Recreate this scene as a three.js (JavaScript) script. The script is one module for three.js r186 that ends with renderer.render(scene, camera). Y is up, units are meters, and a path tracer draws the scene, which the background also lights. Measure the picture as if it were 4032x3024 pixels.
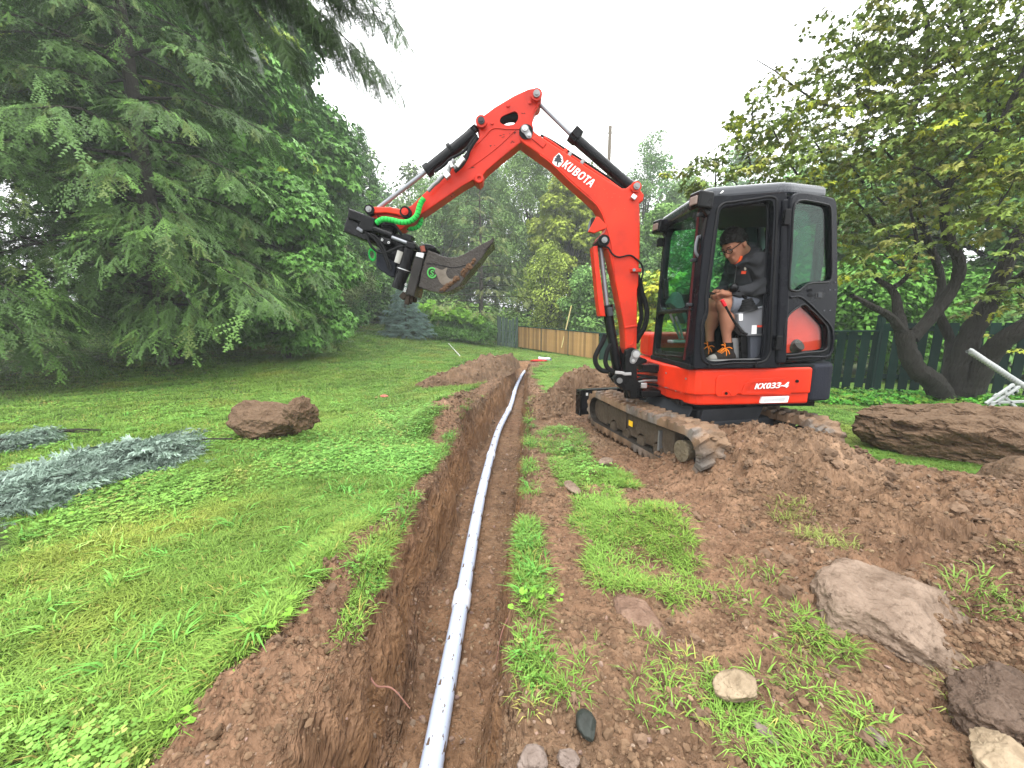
import * as THREE from 'three';
import { RoundedBoxGeometry } from 'three/addons/geometries/RoundedBoxGeometry.js';
import { mergeGeometries, toCreasedNormals, mergeVertices } from 'three/addons/utils/BufferGeometryUtils.js';
import { MarchingCubes } from 'three/addons/objects/MarchingCubes.js';
import { TextGeometry } from 'three/addons/geometries/TextGeometry.js';
import { FontLoader } from 'three/addons/loaders/FontLoader.js';

// ---------------------------------------------------------------- camera, sky, sun, exposure
const CAM_H = 1.35, PITCH = 9.5 * Math.PI / 180;
const scene = new THREE.Scene();
const camera = new THREE.PerspectiveCamera(90, 4 / 3, 0.05, 400);
camera.position.set(0, CAM_H, 0);
camera.rotation.set(-PITCH, 0, 0);
const renderer = new THREE.WebGLRenderer({ antialias: true });
renderer.toneMapping = THREE.LinearToneMapping;
renderer.toneMappingExposure = 1.8;
renderer.shadowMap.enabled = true;
const SKY_ZENITH = 3.1;
{ // overcast sky: three times as bright overhead as at the horizon
  const w = 256, h = 128, data = new Float32Array(w * h * 4);
  for (let j = 0; j < h; j++) for (let i = 0; i < w; i++) {
    const el = ((j + 0.5) / h - 0.5) * Math.PI, s = Math.max(0, Math.sin(el)), az = i / w * Math.PI * 2;
    const cloud = 1 + 0.05 * Math.sin(az * 2 + 3 * el) + 0.04 * Math.sin(az * 5 - 7 * el + 1) + 0.03 * Math.sin(az * 9 + 11 * el);
    const L = el < 0 ? SKY_ZENITH * 0.25 : SKY_ZENITH * (1 + 2 * s) / 3 * cloud, k = (j * w + i) * 4;
    data[k] = L * 0.985; data[k + 1] = L; data[k + 2] = L * 1.01; data[k + 3] = 1;
  }
  const t = new THREE.DataTexture(data, w, h, THREE.RGBAFormat, THREE.FloatType);
  t.mapping = THREE.EquirectangularReflectionMapping; t.magFilter = THREE.LinearFilter; t.minFilter = THREE.LinearFilter; t.needsUpdate = true;
  scene.background = t; scene.environment = t;
}
const sun = new THREE.DirectionalLight(new THREE.Color(1, 0.97, 0.92), 0.9);
sun.position.set(-3, 16, 7); sun.castShadow = true; sun.shadow.radius = 60;
sun.shadow.camera.left = -25; sun.shadow.camera.right = 25; sun.shadow.camera.top = 25; sun.shadow.camera.bottom = -25; sun.shadow.camera.far = 80;
scene.add(sun);
scene.fog = new THREE.FogExp2(new THREE.Color(0.86, 0.9, 0.9), 0.002);

// ---------------------------------------------------------------- helpers
const V = (x, y, z) => new THREE.Vector3(x, y, z);
function rng(seed) { let s = seed >>> 0; return () => { s = (s + 0x6d2b79f5) | 0; let t = Math.imul(s ^ (s >>> 15), 1 | s); t = (t + Math.imul(t ^ (t >>> 7), 61 | t)) ^ t; return ((t ^ (t >>> 14)) >>> 0) / 4294967296; }; }
const clamp = (x, a = 0, b = 1) => Math.min(b, Math.max(a, x)), lerp = (a, b, t) => a + (b - a) * t;
const smooth = (a, b, x) => { const t = clamp((x - a) / (b - a)); return t * t * (3 - 2 * t); };
function hash3(x, y, z) { let h = Math.imul(x, 374761393) ^ Math.imul(y, 668265263) ^ Math.imul(z, 2147483647 ^ 0x5bd1e995); h = Math.imul(h ^ (h >>> 13), 1274126177); h ^= h >>> 16; return (h >>> 0) / 4294967296; }
function vnoise(x, y, z = 0) {
  const ix = Math.floor(x), iy = Math.floor(y), iz = Math.floor(z); let fx = x - ix, fy = y - iy, fz = z - iz;
  fx = fx * fx * (3 - 2 * fx); fy = fy * fy * (3 - 2 * fy); fz = fz * fz * (3 - 2 * fz);
  const c = (a, b, d) => hash3(ix + a, iy + b, iz + d);
  return lerp(lerp(lerp(c(0, 0, 0), c(1, 0, 0), fx), lerp(c(0, 1, 0), c(1, 1, 0), fx), fy), lerp(lerp(c(0, 0, 1), c(1, 0, 1), fx), lerp(c(0, 1, 1), c(1, 1, 1), fx), fy), fz) * 2 - 1;
}
function fbm(x, y, z = 0, o = 4) { let a = 0.5, s = 0; for (let i = 0; i < o; i++) { s += a * vnoise(x, y, z); x = x * 2.03 + 17.1; y = y * 2.03 + 5.7; z = z * 2.03 + 9.2; a *= 0.5; } return s; }

// points read off the photograph (4032 x 3024) turned into points of the place
const SP = Math.sin(PITCH), CP = Math.cos(PITCH);
const ray = (sx, sy) => { const x = (sx - 2016) / 1512, y = (1512 - sy) / 1512; return V(x, -SP + y * CP, -(CP + y * SP)); };
const U = (sx, sy, z) => { const d = ray(sx, sy), t = z / d.z; return V(d.x * t, CAM_H + d.y * t, z); };
const G = (sx, sy, y = 0) => { const d = ray(sx, sy), t = (y - CAM_H) / d.y; return V(d.x * t, y, d.z * t); };
const UP = (sx, sy, p, n) => { const d = ray(sx, sy), o = V(0, CAM_H, 0), t = p.clone().sub(o).dot(n) / d.dot(n); return d.multiplyScalar(t).add(o); };
const K = 4032 / 2212;                                    // the 2212-wide view of the photograph
const zoomed = (ox, oy, s) => (x, y) => [ox + x / s, oy + y / s];
const Z1 = zoomed(1300, 300, 1.70154), ZC = zoomed(2200, 650, 1.84333), ZT = zoomed(2230, 1500, 3.3015), ZF = zoomed(2300, 1250, 4.148), ZB = zoomed(1330, 780, 3.4031), ZM = zoomed(2650, 850, 2.764), ZR = zoomed(2600, 0, 0.9756), ZE = zoomed(1300, 1150, 2.0109), ZL = zoomed(3250, 1250, 2.2123), ZS = zoomed(2900, 1900, 1.4761);
const D = (x, y) => [x * K, y * K];

// naming
const used = {};
function numbered(name) { const n = used[name] = (used[name] ?? -1) + 1; return n ? name + '_' + String(n).padStart(3, '0') : name; }
function thing(name, label, category, base = V(0, 0, 0), group) {
  const o = new THREE.Group(); o.name = numbered(name); o.position.copy(base); o.userData = { label, category }; if (group) o.userData.group = group;
  scene.add(o); o.userData.base = undefined; delete o.userData.base; bases.set(o, base.clone()); return o;
}
const bases = new Map();
function shadowed(m) { m.castShadow = true; m.receiveShadow = true; return m; }
function part(parent, name, geo, mat, label) {           // geo in world axes; it is moved into its thing
  const b = bases.get(parent) ?? V(0, 0, 0); geo.translate(-b.x, -b.y, -b.z);
  const m = shadowed(new THREE.Mesh(geo, mat)); m.name = name; if (label) m.userData.label = label;
  bases.set(m, b); parent.add(m); return m;
}
function single(name, geo, mat, label, category, group) {
  const m = shadowed(new THREE.Mesh(geo, mat)); m.name = numbered(name); m.userData = { label, category }; if (group) m.userData.group = group;
  geo.computeBoundingBox(); const c = geo.boundingBox, b = V((c.min.x + c.max.x) / 2, c.min.y, (c.min.z + c.max.z) / 2);
  geo.translate(-b.x, -b.y, -b.z); m.position.copy(b); bases.set(m, b); scene.add(m); return m;
}
function struct(name, geo, mat) { const m = shadowed(new THREE.Mesh(geo, mat)); m.name = name; m.userData = { kind: 'structure' }; scene.add(m); return m; }

// geometry
function clean(g) { g = g.index ? g.toNonIndexed() : g; for (const k of Object.keys(g.attributes)) if (!['position', 'normal', 'uv'].includes(k)) g.deleteAttribute(k); if (!g.attributes.normal) g.computeVertexNormals(); return g; }
function boxUV(g) {
  g = clean(g); const p = g.attributes.position, n = g.attributes.normal, uv = new Float32Array(p.count * 2), a = V(), b = V(), c = V(), e = V();
  for (let i = 0; i < p.count; i += 3) {
    a.fromBufferAttribute(p, i); b.fromBufferAttribute(p, i + 1); c.fromBufferAttribute(p, i + 2); e.copy(b).sub(a).cross(c.sub(a));
    const ax = Math.abs(e.x), ay = Math.abs(e.y), az = Math.abs(e.z);
    for (let j = i; j < i + 3; j++) { const x = p.getX(j), y = p.getY(j), z = p.getZ(j); if (az >= ax && az >= ay) { uv[j * 2] = x; uv[j * 2 + 1] = y; } else if (ax >= ay) { uv[j * 2] = z; uv[j * 2 + 1] = y; } else { uv[j * 2] = x; uv[j * 2 + 1] = z; } }
  }
  g.setAttribute('uv', new THREE.BufferAttribute(uv, 2)); return g;
}
const join = (list) => { const g = mergeGeometries(list.map((x) => boxUV(x)), false); return g; };
function box(w, h, d, r = 0.01, seg = 2) { return new RoundedBoxGeometry(w, h, d, seg, Math.min(r, w / 2.01, h / 2.01, d / 2.01)); }
function orient(g, from, x, y) { // put a geometry's own axes along x, y
  const X = x.clone().normalize(), Zv = X.clone().cross(y).normalize(), Y = Zv.clone().cross(X); g.applyMatrix4(new THREE.Matrix4().makeBasis(X, Y, Zv).setPosition(from)); return g;
}
function cyl(a, b, r0, r1 = r0, seg = 18, open = false) {
  const d = b.clone().sub(a), g = new THREE.CylinderGeometry(r1, r0, d.length(), seg, 1, open);
  g.applyQuaternion(new THREE.Quaternion().setFromUnitVectors(V(0, 1, 0), d.normalize())); g.translate((a.x + b.x) / 2, (a.y + b.y) / 2, (a.z + b.z) / 2); return g;
}
function bar(a, b, w, h, r = 0.008, up = V(0, 1, 0)) { // box between two points
  const d = b.clone().sub(a), g = box(d.length(), h, w, r); if (Math.abs(d.clone().normalize().dot(up)) > 0.98) up = V(1, 0, 0);
  return orient(g, a.clone().add(b).multiplyScalar(0.5), d, up);
}
function tube(pts, r, seg = 24, rad = 8) { return new THREE.TubeGeometry(new THREE.CatmullRomCurve3(pts, false, 'centripetal'), seg, r, rad, false); }
function taper(pts, r0, r1, seg = 10, rad = 7, rough = 0, seed = 0) { // a limb, with rounded end
  const c = new THREE.CatmullRomCurve3(pts, false, 'centripetal'), g = new THREE.TubeGeometry(c, seg, 1, rad, false), p = g.attributes.position, q = V();
  for (let i = 0; i <= seg; i++) { const o = c.getPointAt(i / seg), t = i / seg, r = lerp(r0, r1, Math.pow(t, 0.8)); for (let j = 0; j <= rad; j++) { const k = i * (rad + 1) + j; q.fromBufferAttribute(p, k).sub(o); const jj = j % rad; q.multiplyScalar(r * (1 + (rough ? rough * vnoise(jj * 1.7 + seed, i * 0.9, seed) : 0))).add(o); p.setXYZ(k, q.x, q.y, q.z); } }
  g.computeVertexNormals(); return g;
}
function shapeOf(pts, holes = []) { const s = new THREE.Shape(pts.map((p) => new THREE.Vector2(p.x, p.y))); for (const h of holes) s.holes.push(new THREE.Path(h.map((p) => new THREE.Vector2(p.x, p.y)))); return s; }
function rounded(pts, r = 0.3, n = 4) { // corners of a polygon (Vector2/3, planar in x,y) rounded, r as a share of the shorter side
  const out = [], m = pts.length;
  for (let i = 0; i < m; i++) { const p = pts[i], a = pts[(i + m - 1) % m], b = pts[(i + 1) % m], k = r * Math.min(p.distanceTo(a), p.distanceTo(b)), s = p.clone().lerp(a, k / p.distanceTo(a)), e = p.clone().lerp(b, k / p.distanceTo(b));
    for (let j = 0; j <= n; j++) { const t = j / n; out.push(s.clone().multiplyScalar((1 - t) * (1 - t)).add(p.clone().multiplyScalar(2 * t * (1 - t))).add(e.clone().multiplyScalar(t * t))); } }
  return out;
}
function smoothLoop(pts, n = 60) { const c = new THREE.CatmullRomCurve3(pts.map((p) => V(p.x, p.y, 0)), true, 'centripetal'); return c.getSpacedPoints(n).slice(0, n); }
function slab(pts, z, depth, bevel = 0.008, holes = []) { // outline standing in the plane z, going back by depth
  const g = new THREE.ExtrudeGeometry(shapeOf(pts, holes), { depth: depth - 2 * bevel, bevelEnabled: bevel > 0, bevelThickness: bevel, bevelSize: bevel, bevelOffset: -bevel, bevelSegments: 2, curveSegments: 8 });
  g.translate(0, 0, z - depth + bevel); return g;
}
function slabOn(o, x, y, pts, depth, bevel = 0.006, holes = []) { // outline in a plane through o with axes x, y; grows along x cross y backwards
  const X = x.clone().normalize(), Y = y.clone().normalize(), N = X.clone().cross(Y).normalize(), loc = (q) => { const d = q.clone().sub(o); return new THREE.Vector2(d.dot(X), d.dot(Y)); };
  const g = new THREE.ExtrudeGeometry(shapeOf(pts.map(loc), holes.map((h) => h.map(loc))), { depth: Math.max(0.0005, depth - 2 * bevel), bevelEnabled: bevel > 0, bevelThickness: bevel, bevelSize: bevel, bevelOffset: -bevel, bevelSegments: 2, curveSegments: 8 });
  g.translate(0, 0, -depth + bevel); g.applyMatrix4(new THREE.Matrix4().makeBasis(X, Y, N).setPosition(o)); return g;
}
function disc(c, r, depth, z, seg = 24) { return cyl(V(c.x, c.y, z - depth), V(c.x, c.y, z), r, r, seg); }
function sdfMesh(center, half, res, sdf) {
  const mc = new MarchingCubes(res, undefined, false, false, 120000), f = mc.field, hs = res / 2; mc.isolation = 0;
  const p = V();
  for (let z = 0; z < res; z++) for (let y = 0; y < res; y++) for (let x = 0; x < res; x++) { p.set((x - hs) / hs * half + center.x, (y - hs) / hs * half + center.y, (z - hs) / hs * half + center.z); f[x + y * res + z * res * res] = -sdf(p); }
  mc.update(); const n = mc.count, g = new THREE.BufferGeometry();
  const pos = new Float32Array(mc.positionArray.slice(0, n * 3)), nor = new Float32Array(mc.normalArray.slice(0, n * 3));
  for (let i = 0; i < n; i++) { pos[i * 3] = pos[i * 3] * half + center.x; pos[i * 3 + 1] = pos[i * 3 + 1] * half + center.y; pos[i * 3 + 2] = pos[i * 3 + 2] * half + center.z; const l = Math.hypot(nor[i * 3], nor[i * 3 + 1], nor[i * 3 + 2]) || 1; for (let k = 0; k < 3; k++) nor[i * 3 + k] /= l; }
  g.setAttribute('position', new THREE.BufferAttribute(pos, 3)); g.setAttribute('normal', new THREE.BufferAttribute(nor, 3)); return g;
}
const smin = (a, b, k) => { const h = Math.max(k - Math.abs(a - b), 0) / k; return Math.min(a, b) - h * h * k * 0.25; };
const _pa = V(), _ba = V();
function capsule(p, a, b, r0, r1) { _pa.copy(p).sub(a); _ba.copy(b).sub(a); const h = clamp(_pa.dot(_ba) / _ba.lengthSq()); return _pa.addScaledVector(_ba, -h).length() - lerp(r0, r1, h); }
function ellipsoid(p, c, rx, ry, rz) { const x = (p.x - c.x) / rx, y = (p.y - c.y) / ry, z = (p.z - c.z) / rz, k = Math.hypot(x, y, z); return (k - 1) * Math.min(rx, ry, rz); }
class Tris { // loose leaves and blades
  constructor() { this.p = []; this.c = []; }
  tri(a, b, c, col) { this.p.push(a.x, a.y, a.z, b.x, b.y, b.z, c.x, c.y, c.z); if (col) for (let i = 0; i < 3; i++) this.c.push(...col); }
  geo() { const g = new THREE.BufferGeometry(); g.setAttribute('position', new THREE.Float32BufferAttribute(this.p, 3)); if (this.c.length) g.setAttribute('color', new THREE.Float32BufferAttribute(this.c, 3)); g.computeVertexNormals(); return g; }
}
function instanced(parent, name, geo, mat, list, kind) { // list of {m: Matrix4, c: Color?}
  const b = bases.get(parent); const im = new THREE.InstancedMesh(geo, mat, list.length), t = new THREE.Matrix4();
  list.forEach((e, i) => { t.copy(e.m); if (b) { t.elements[12] -= b.x; t.elements[13] -= b.y; t.elements[14] -= b.z; } im.setMatrixAt(i, t); if (e.c) im.setColorAt(i, e.c); });
  im.name = name; im.castShadow = im.receiveShadow = true; if (kind) im.userData.kind = kind; (parent ?? scene).add(im); return im;
}
const _q = new THREE.Quaternion();
function placed(pos, dir, up, s) { // own x along dir, own y near up
  const X = dir.clone().normalize(); let Z = X.clone().cross(up); if (Z.lengthSq() < 1e-6) Z = X.clone().cross(V(1, 0, 0.3)); Z.normalize(); const Y = Z.clone().cross(X);
  return new THREE.Matrix4().makeBasis(X.multiplyScalar(s), Y.multiplyScalar(s), Z.multiplyScalar(s)).setPosition(pos);
}

// ---------------------------------------------------------------- procedural textures
function pnoise(per, seed) { return (x, y) => { const ix = Math.floor(x), iy = Math.floor(y); let fx = x - ix, fy = y - iy; fx = fx * fx * (3 - 2 * fx); fy = fy * fy * (3 - 2 * fy); const m = (a) => ((a % per) + per) % per, c = (a, b) => hash3(m(ix + a), m(iy + b), seed); return lerp(lerp(c(0, 0), c(1, 0), fx), lerp(c(0, 1), c(1, 1), fx), fy) * 2 - 1; }; }
function tileFbm(n, base, oct, seed, sx = 1, sy = 1) { const ns = []; for (let o = 0; o < oct; o++) ns.push([pnoise(base * 2 ** o, seed + o), base * 2 ** o, 0.5 ** (o + 1)]); const out = new Float32Array(n * n); for (let j = 0; j < n; j++) for (let i = 0; i < n; i++) { let s = 0; for (const [f, b, a] of ns) s += a * f(i / n * b * sx, j / n * b * sy); out[j * n + i] = s; } return out; }
function texture(n, fn, srgb, metres) {
  const d = new Uint8Array(n * n * 4); for (let j = 0; j < n; j++) for (let i = 0; i < n; i++) { const c = fn(i, j, j * n + i), k = (j * n + i) * 4; for (let q = 0; q < 3; q++) d[k + q] = clamp(typeof c === 'number' ? c : c[q]) * 255; d[k + 3] = 255; }
  const t = new THREE.DataTexture(d, n, n); t.wrapS = t.wrapT = THREE.RepeatWrapping; t.magFilter = THREE.LinearFilter; t.minFilter = THREE.LinearMipmapLinearFilter; if (srgb) t.colorSpace = THREE.SRGBColorSpace; t.repeat.set(1 / metres, 1 / metres); t.needsUpdate = true; return t;
}
const n1 = tileFbm(512, 6, 6, 11), n2 = tileFbm(512, 24, 5, 51), n3 = tileFbm(512, 4, 5, 91), nGrain = tileFbm(512, 4, 6, 131, 8, 1);
const sp = (l) => clamp(l < 0.0031308 ? l * 12.92 : 1.055 * Math.pow(l, 1 / 2.4) - 0.055);
const rgbL = (r, g, b) => [sp(r), sp(g), sp(b)];           // linear colour to sRGB texture values
const mixc = (a, b, t) => [lerp(a[0], b[0], t), lerp(a[1], b[1], t), lerp(a[2], b[2], t)];
const soilMap = texture(512, (i, j, k) => { const a = clamp(0.5 + n1[k] * 0.9), b = clamp(0.5 + n2[k] * 1.1); let c = mixc([0.62, 0.58, 0.55], [1, 1, 1], a * 0.6 + b * 0.4); if (n2[k] > 0.34) c = mixc(c, [1, 0.98, 0.94], 0.5); return c; }, false, 0.55);
const soilBump = texture(512, (i, j, k) => clamp(0.5 + n1[k] * 0.6 + n2[k] * 0.45), false, 0.55);
const grimeMap = texture(512, (i, j, k) => { const v = 0.84 + n1[k] * 0.26 + n3[k] * 0.2; return [v, v, v]; }, false, 1.1);
const fineBump = texture(512, (i, j, k) => clamp(0.5 + n2[k] * 0.8), false, 0.3);
const grimeRough = texture(512, (i, j, k) => clamp(0.55 + n3[k] * 0.5 + n2[k] * 0.25), false, 0.9);
const barkMap = texture(512, (i, j, k) => { const v = clamp(0.6 + nGrain[k] * 0.55 + n1[k] * 0.25); return mixc([0.45, 0.42, 0.4], [1, 1, 0.97], v); }, false, 0.4);
const barkBump = texture(512, (i, j, k) => clamp(0.5 + nGrain[k] * 0.9), false, 0.4);
const woodMap = texture(512, (i, j, k) => { const v = clamp(0.7 + nGrain[k] * 0.5); return mixc([0.6, 0.5, 0.42], [1, 1, 1], v); }, false, 0.9);
const rockMap = texture(512, (i, j, k) => { const v = clamp(0.62 + n1[k] * 0.75 + n2[k] * 0.3); return mixc([0.5, 0.46, 0.43], [1, 1, 1], v); }, false, 0.5);

const std = (c, roughness = 0.7, o = {}) => new THREE.MeshPhysicalMaterial({ color: new THREE.Color().setRGB(...c), roughness, side: THREE.DoubleSide, specularIntensity: o.metalness ? 1 : 0.22, ...o });
const phys = (c, roughness = 0.7, o = {}) => new THREE.MeshPhysicalMaterial({ color: new THREE.Color().setRGB(...c), roughness, side: THREE.DoubleSide, ...o });
const M = {
  red: phys([0.66, 0.03, 0.006], 0.45, { clearcoat: 0.12, clearcoatRoughness: 0.15, specularIntensity: 0.4, map: grimeMap }),
  armRed: phys([0.56, 0.024, 0.008], 0.45, { clearcoat: 0.12, clearcoatRoughness: 0.2, specularIntensity: 0.4, map: grimeMap }),
  cab: phys([0.006, 0.0065, 0.009], 0.4, { clearcoat: 0.06, clearcoatRoughness: 0.12, specularIntensity: 0.16, roughnessMap: grimeRough }),
  weight: std([0.018, 0.02, 0.028], 0.7, { map: grimeMap, bumpMap: fineBump, bumpScale: 0.002 }),
  black: phys([0.005, 0.005, 0.0055], 0.5, { roughnessMap: grimeRough, specularIntensity: 0.3 }),
  gloss: phys([0.005, 0.005, 0.006], 0.25, { specularIntensity: 0.4 }),
  rubber: phys([0.008, 0.008, 0.0085], 0.7, { specularIntensity: 0.25 }),
  steel: std([0.5, 0.5, 0.5], 0.35, { metalness: 0.9 }),
  dull: std([0.26, 0.26, 0.26], 0.5, { metalness: 0.7, map: grimeMap }),
  chrome: std([0.22, 0.23, 0.25], 0.3, { metalness: 0.4 }),
  frame: std([0.05, 0.053, 0.06], 0.5, { map: grimeMap }),
  grey: std([0.16, 0.165, 0.18], 0.55),
  darkGrey: std([0.045, 0.048, 0.054], 0.6),
  white: std([0.75, 0.75, 0.74], 0.5),
  yellow: std([0.75, 0.45, 0.02], 0.5),
  green: std([0.03, 0.42, 0.07], 0.45),
  glass: phys([0.62, 0.84, 0.74], 0, { transmission: 1, thickness: 0, ior: 1.45, specularIntensity: 0.5 }),
  clearGlass: phys([0.95, 0.96, 0.95], 0, { transmission: 1, thickness: 0, ior: 1.3 }),
  soil: std([0.18, 0.116, 0.071], 0.7, { vertexColors: true, map: soilMap, bumpMap: soilBump, bumpScale: 0.035 }),
  clod: std([0.155, 0.1, 0.062], 0.85, { flatShading: true }),
  lawn: std([0.05, 0.07, 0.022], 0.9, { vertexColors: true, map: soilMap }),
  rock: std([0.21, 0.165, 0.14], 0.6, { map: rockMap, bumpMap: soilBump, bumpScale: 0.02 }),
  pebble: std([0.2, 0.15, 0.115], 0.7, { flatShading: true }),
  paleRock: std([0.29, 0.225, 0.15], 0.75, { map: rockMap, bumpMap: soilBump, bumpScale: 0.015 }),
  bark: std([0.075, 0.068, 0.058], 0.9, { map: barkMap, bumpMap: barkBump, bumpScale: 0.03 }),
  pvc: phys([0.6, 0.64, 0.72], 0.4, { specularIntensity: 0.5 }),
};
// ---------------------------------------------------------------- the lie of the land
function base(x, z) {
  const d = Math.max(0, -z - 2), r = clamp((-z - 8) / 8.5, 0, 2.6);
  let y = -0.026 * Math.min(d, 22) - (x > 0 ? 0.05 * Math.min(x, 9) * r : 0.07 * Math.max(x, -16) * r);
  if (z < -26) y += (-26 - z) * 0.035;
  return y + 0.03 * vnoise(x * 0.35 + 4, z * 0.35) * smooth(3, 9, -z);
}
const knots = [[1.5, -.66, 0.0], [-0.9, -.6, -.02], [-1.3, -.62, .02], [-1.6, -.66, .02], [-2.2, -.72, .03], [-2.7, -.71, .06], [-3.7, -.7, .12], [-4.6, -.7, .16], [-5.9, -.66, .21], [-7.5, -.5, .3], [-9, -.36, .38], [-10.3, -.27, .42], [-12.5, -.08, .52], [-14.5, .06, .66], [-16, .2, .8], [-18, .5, 1.0]];
function trenchEdges(z) { let i = 0; while (i < knots.length - 2 && z < knots[i + 1][0]) i++; const a = knots[i], b = knots[i + 1], t = clamp((z - a[0]) / (b[0] - a[0])); return [lerp(a[1], b[1], t), lerp(a[2], b[2], t)]; }
const TRENCH = 0.66;
function bump2(x, z, cx, cz, rx, rz, ang = 0) { const dx = x - cx, dz = z - cz, c = Math.cos(ang), s = Math.sin(ang), u = (dx * c + dz * s) / rx, v = (-dx * s + dz * c) / rz, q = u * u + v * v; return q < 1 ? (1 - q) * (1 - q) * (1 + 0.6 * q) : 0; }
// spoil thrown up round the machine and on the right
function spoil(x, z) {
  let h = 0;
  h += 0.42 * bump2(x, z, 2.15, -3.35, 0.95, 1.0);
  h += 0.30 * bump2(x, z, 2.9, -2.55, 1.5, 0.9, 0.25);
  h += 0.16 * bump2(x, z, 1.9, -1.7, 1.3, 0.75, -0.3);
  h += 0.16 * bump2(x, z, 3.4, -1.3, 1.9, 1.3);
  h += 0.10 * bump2(x, z, 1.0, -2.35, 0.55, 0.45, 0.5);
  h += 0.05 * bump2(x, z, 0.45, -1.35, 0.38, 0.3);
  h += 0.10 * bump2(x, z, -0.9, -1.15, 0.3, 0.6, -0.2);
  h += 0.07 * bump2(x, z, -0.95, -1.9, 0.28, 0.8, 0.1);
  h += 0.24 * bump2(x, z, -0.98, -5.9, 0.5, 1.9, 0.12);
  h += 0.16 * bump2(x, z, 0.55, -6.4, 0.4, 1.3, 0.1);
  return h;
}
const pts2 = (list) => list.map(([x, y]) => { const g = G(x * K, y * K, 0); return [g.x, g.z]; });
function inside(poly, x, z) { let c = false; for (let i = 0, j = poly.length - 1; i < poly.length; j = i++) { const [xi, zi] = poly[i], [xj, zj] = poly[j]; if ((zi > z) !== (zj > z) && x < (xj - xi) * (z - zi) / (zj - zi) + xi) c = !c; } return c; }
const leftEdge = pts2([[255, 1700], [310, 1625], [470, 1480], [560, 1400], [690, 1290], [740, 1190], [800, 1120], [850, 1050], [915, 1000], [938, 940], [958, 890], [975, 850], [1030, 815], [1080, 790]]);
const soilPoly = [[-1.35, 1.5], [-1.2, -0.55], ...leftEdge, [-0.45, -11.5], [-0.15, -14], [0.05, -16.2], [1.1, -16.8], [1.2, -15], [0.72, -13], [0.62, -11], [0.66, -8.7], [0.8, -7.6], [1.6, -7.4], [2.6, -6.6], [2.7, -5.2], [3.2, -4.3], [3.45, -3.6], [3.9, -3.3], [5.5, -3.3], [9, -3.0], [9, 1.5]];
const smallHole = pts2([[892, 884], [925, 880], [968, 882], [960, 894], [905, 895]]);
const patches = [
  [pts2([[1150, 915], [1190, 905], [1230, 910], [1275, 955], [1300, 1000], [1330, 1030], [1330, 1090], [1340, 1110], [1400, 1085], [1460, 1130], [1520, 1190], [1530, 1240], [1600, 1285], [1680, 1325], [1790, 1390], [1800, 1430], [1720, 1400], [1640, 1360], [1500, 1320], [1400, 1290], [1320, 1285], [1290, 1200], [1250, 1130], [1230, 1060], [1210, 1000], [1165, 935]]), 0.62],
  [pts2([[1300, 1000], [1345, 1010], [1390, 1045], [1330, 1040]]), 1],
  [pts2([[1075, 1075], [1110, 1080], [1140, 1130], [1160, 1200], [1170, 1330], [1110, 1310], [1075, 1240], [1110, 1180]]), 0.22],
  [pts2([[1080, 1370], [1140, 1390], [1190, 1450], [1160, 1500], [1060, 1480], [1062, 1400]]), 0.2],
  [pts2([[1120, 1520], [1190, 1540], [1230, 1620], [1110, 1600]]), 0.32],
  [pts2([[1180, 1440], [1330, 1400], [1470, 1460], [1560, 1560], [1400, 1600], [1250, 1560]]), 0.07],
  [pts2([[1500, 1520], [1650, 1470], [1760, 1490], [1850, 1570], [1900, 1640], [2050, 1720], [1560, 1720], [1480, 1600]]), 0.45],
  [pts2([[1590, 1380], [1740, 1385], [1860, 1430], [1900, 1500], [1800, 1500], [1680, 1470]]), 0.22],
  [pts2([[680, 1490], [730, 1500], [745, 1430], [790, 1300], [830, 1200], [800, 1200], [740, 1300], [690, 1420]]), 0.28],
  [pts2([[600, 1660], [680, 1600], [690, 1700], [590, 1700]]), 0.6],
];
const wob = (x, z) => [x + 0.13 * fbm(x * 5 + 3, z * 5, 1, 4) + 0.12 * vnoise(x * 1.5, z * 1.5, 7), z + 0.13 * fbm(x * 5, z * 5 + 9, 2, 4) + 0.12 * vnoise(x * 1.5, z * 1.5, 17)];
// 1 bare soil, 0 lawn; and how thickly grass still stands on it
function cover(x, z) {
  const [u, w] = wob(x, z);
  const [el, er] = trenchEdges(z); if (z > -16.3 && x > el - 0.05 && x < er + 0.03) return [1, 0];
  if (inside(smallHole, u, w)) return [1, 0.05];
  if (!inside(soilPoly, u, w)) { if (x > 0.2 && z > -4.6) return [0, 0.9]; return [0, 1]; }
  let g = 0; for (const [poly, d] of patches) if (inside(poly, u, w)) g = Math.max(g, d < 0.4 ? d * smooth(-0.15, 0.3, vnoise(x * 8, z * 4.5, 51)) * 1.3 : d);
  if (g > 0.1) { const hole = fbm(x * 3.1 + 8, z * 3.1, 63, 3); if (hole > 0.14) g *= 0.15; else if (hole > 0.0) g *= 0.5; else g *= 0.9; }
  return [g > 0.7 ? 0 : 1, g];
}
let wallRun = 0;                                         // how far up the trench walls a point lies, for laying out the texture
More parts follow.
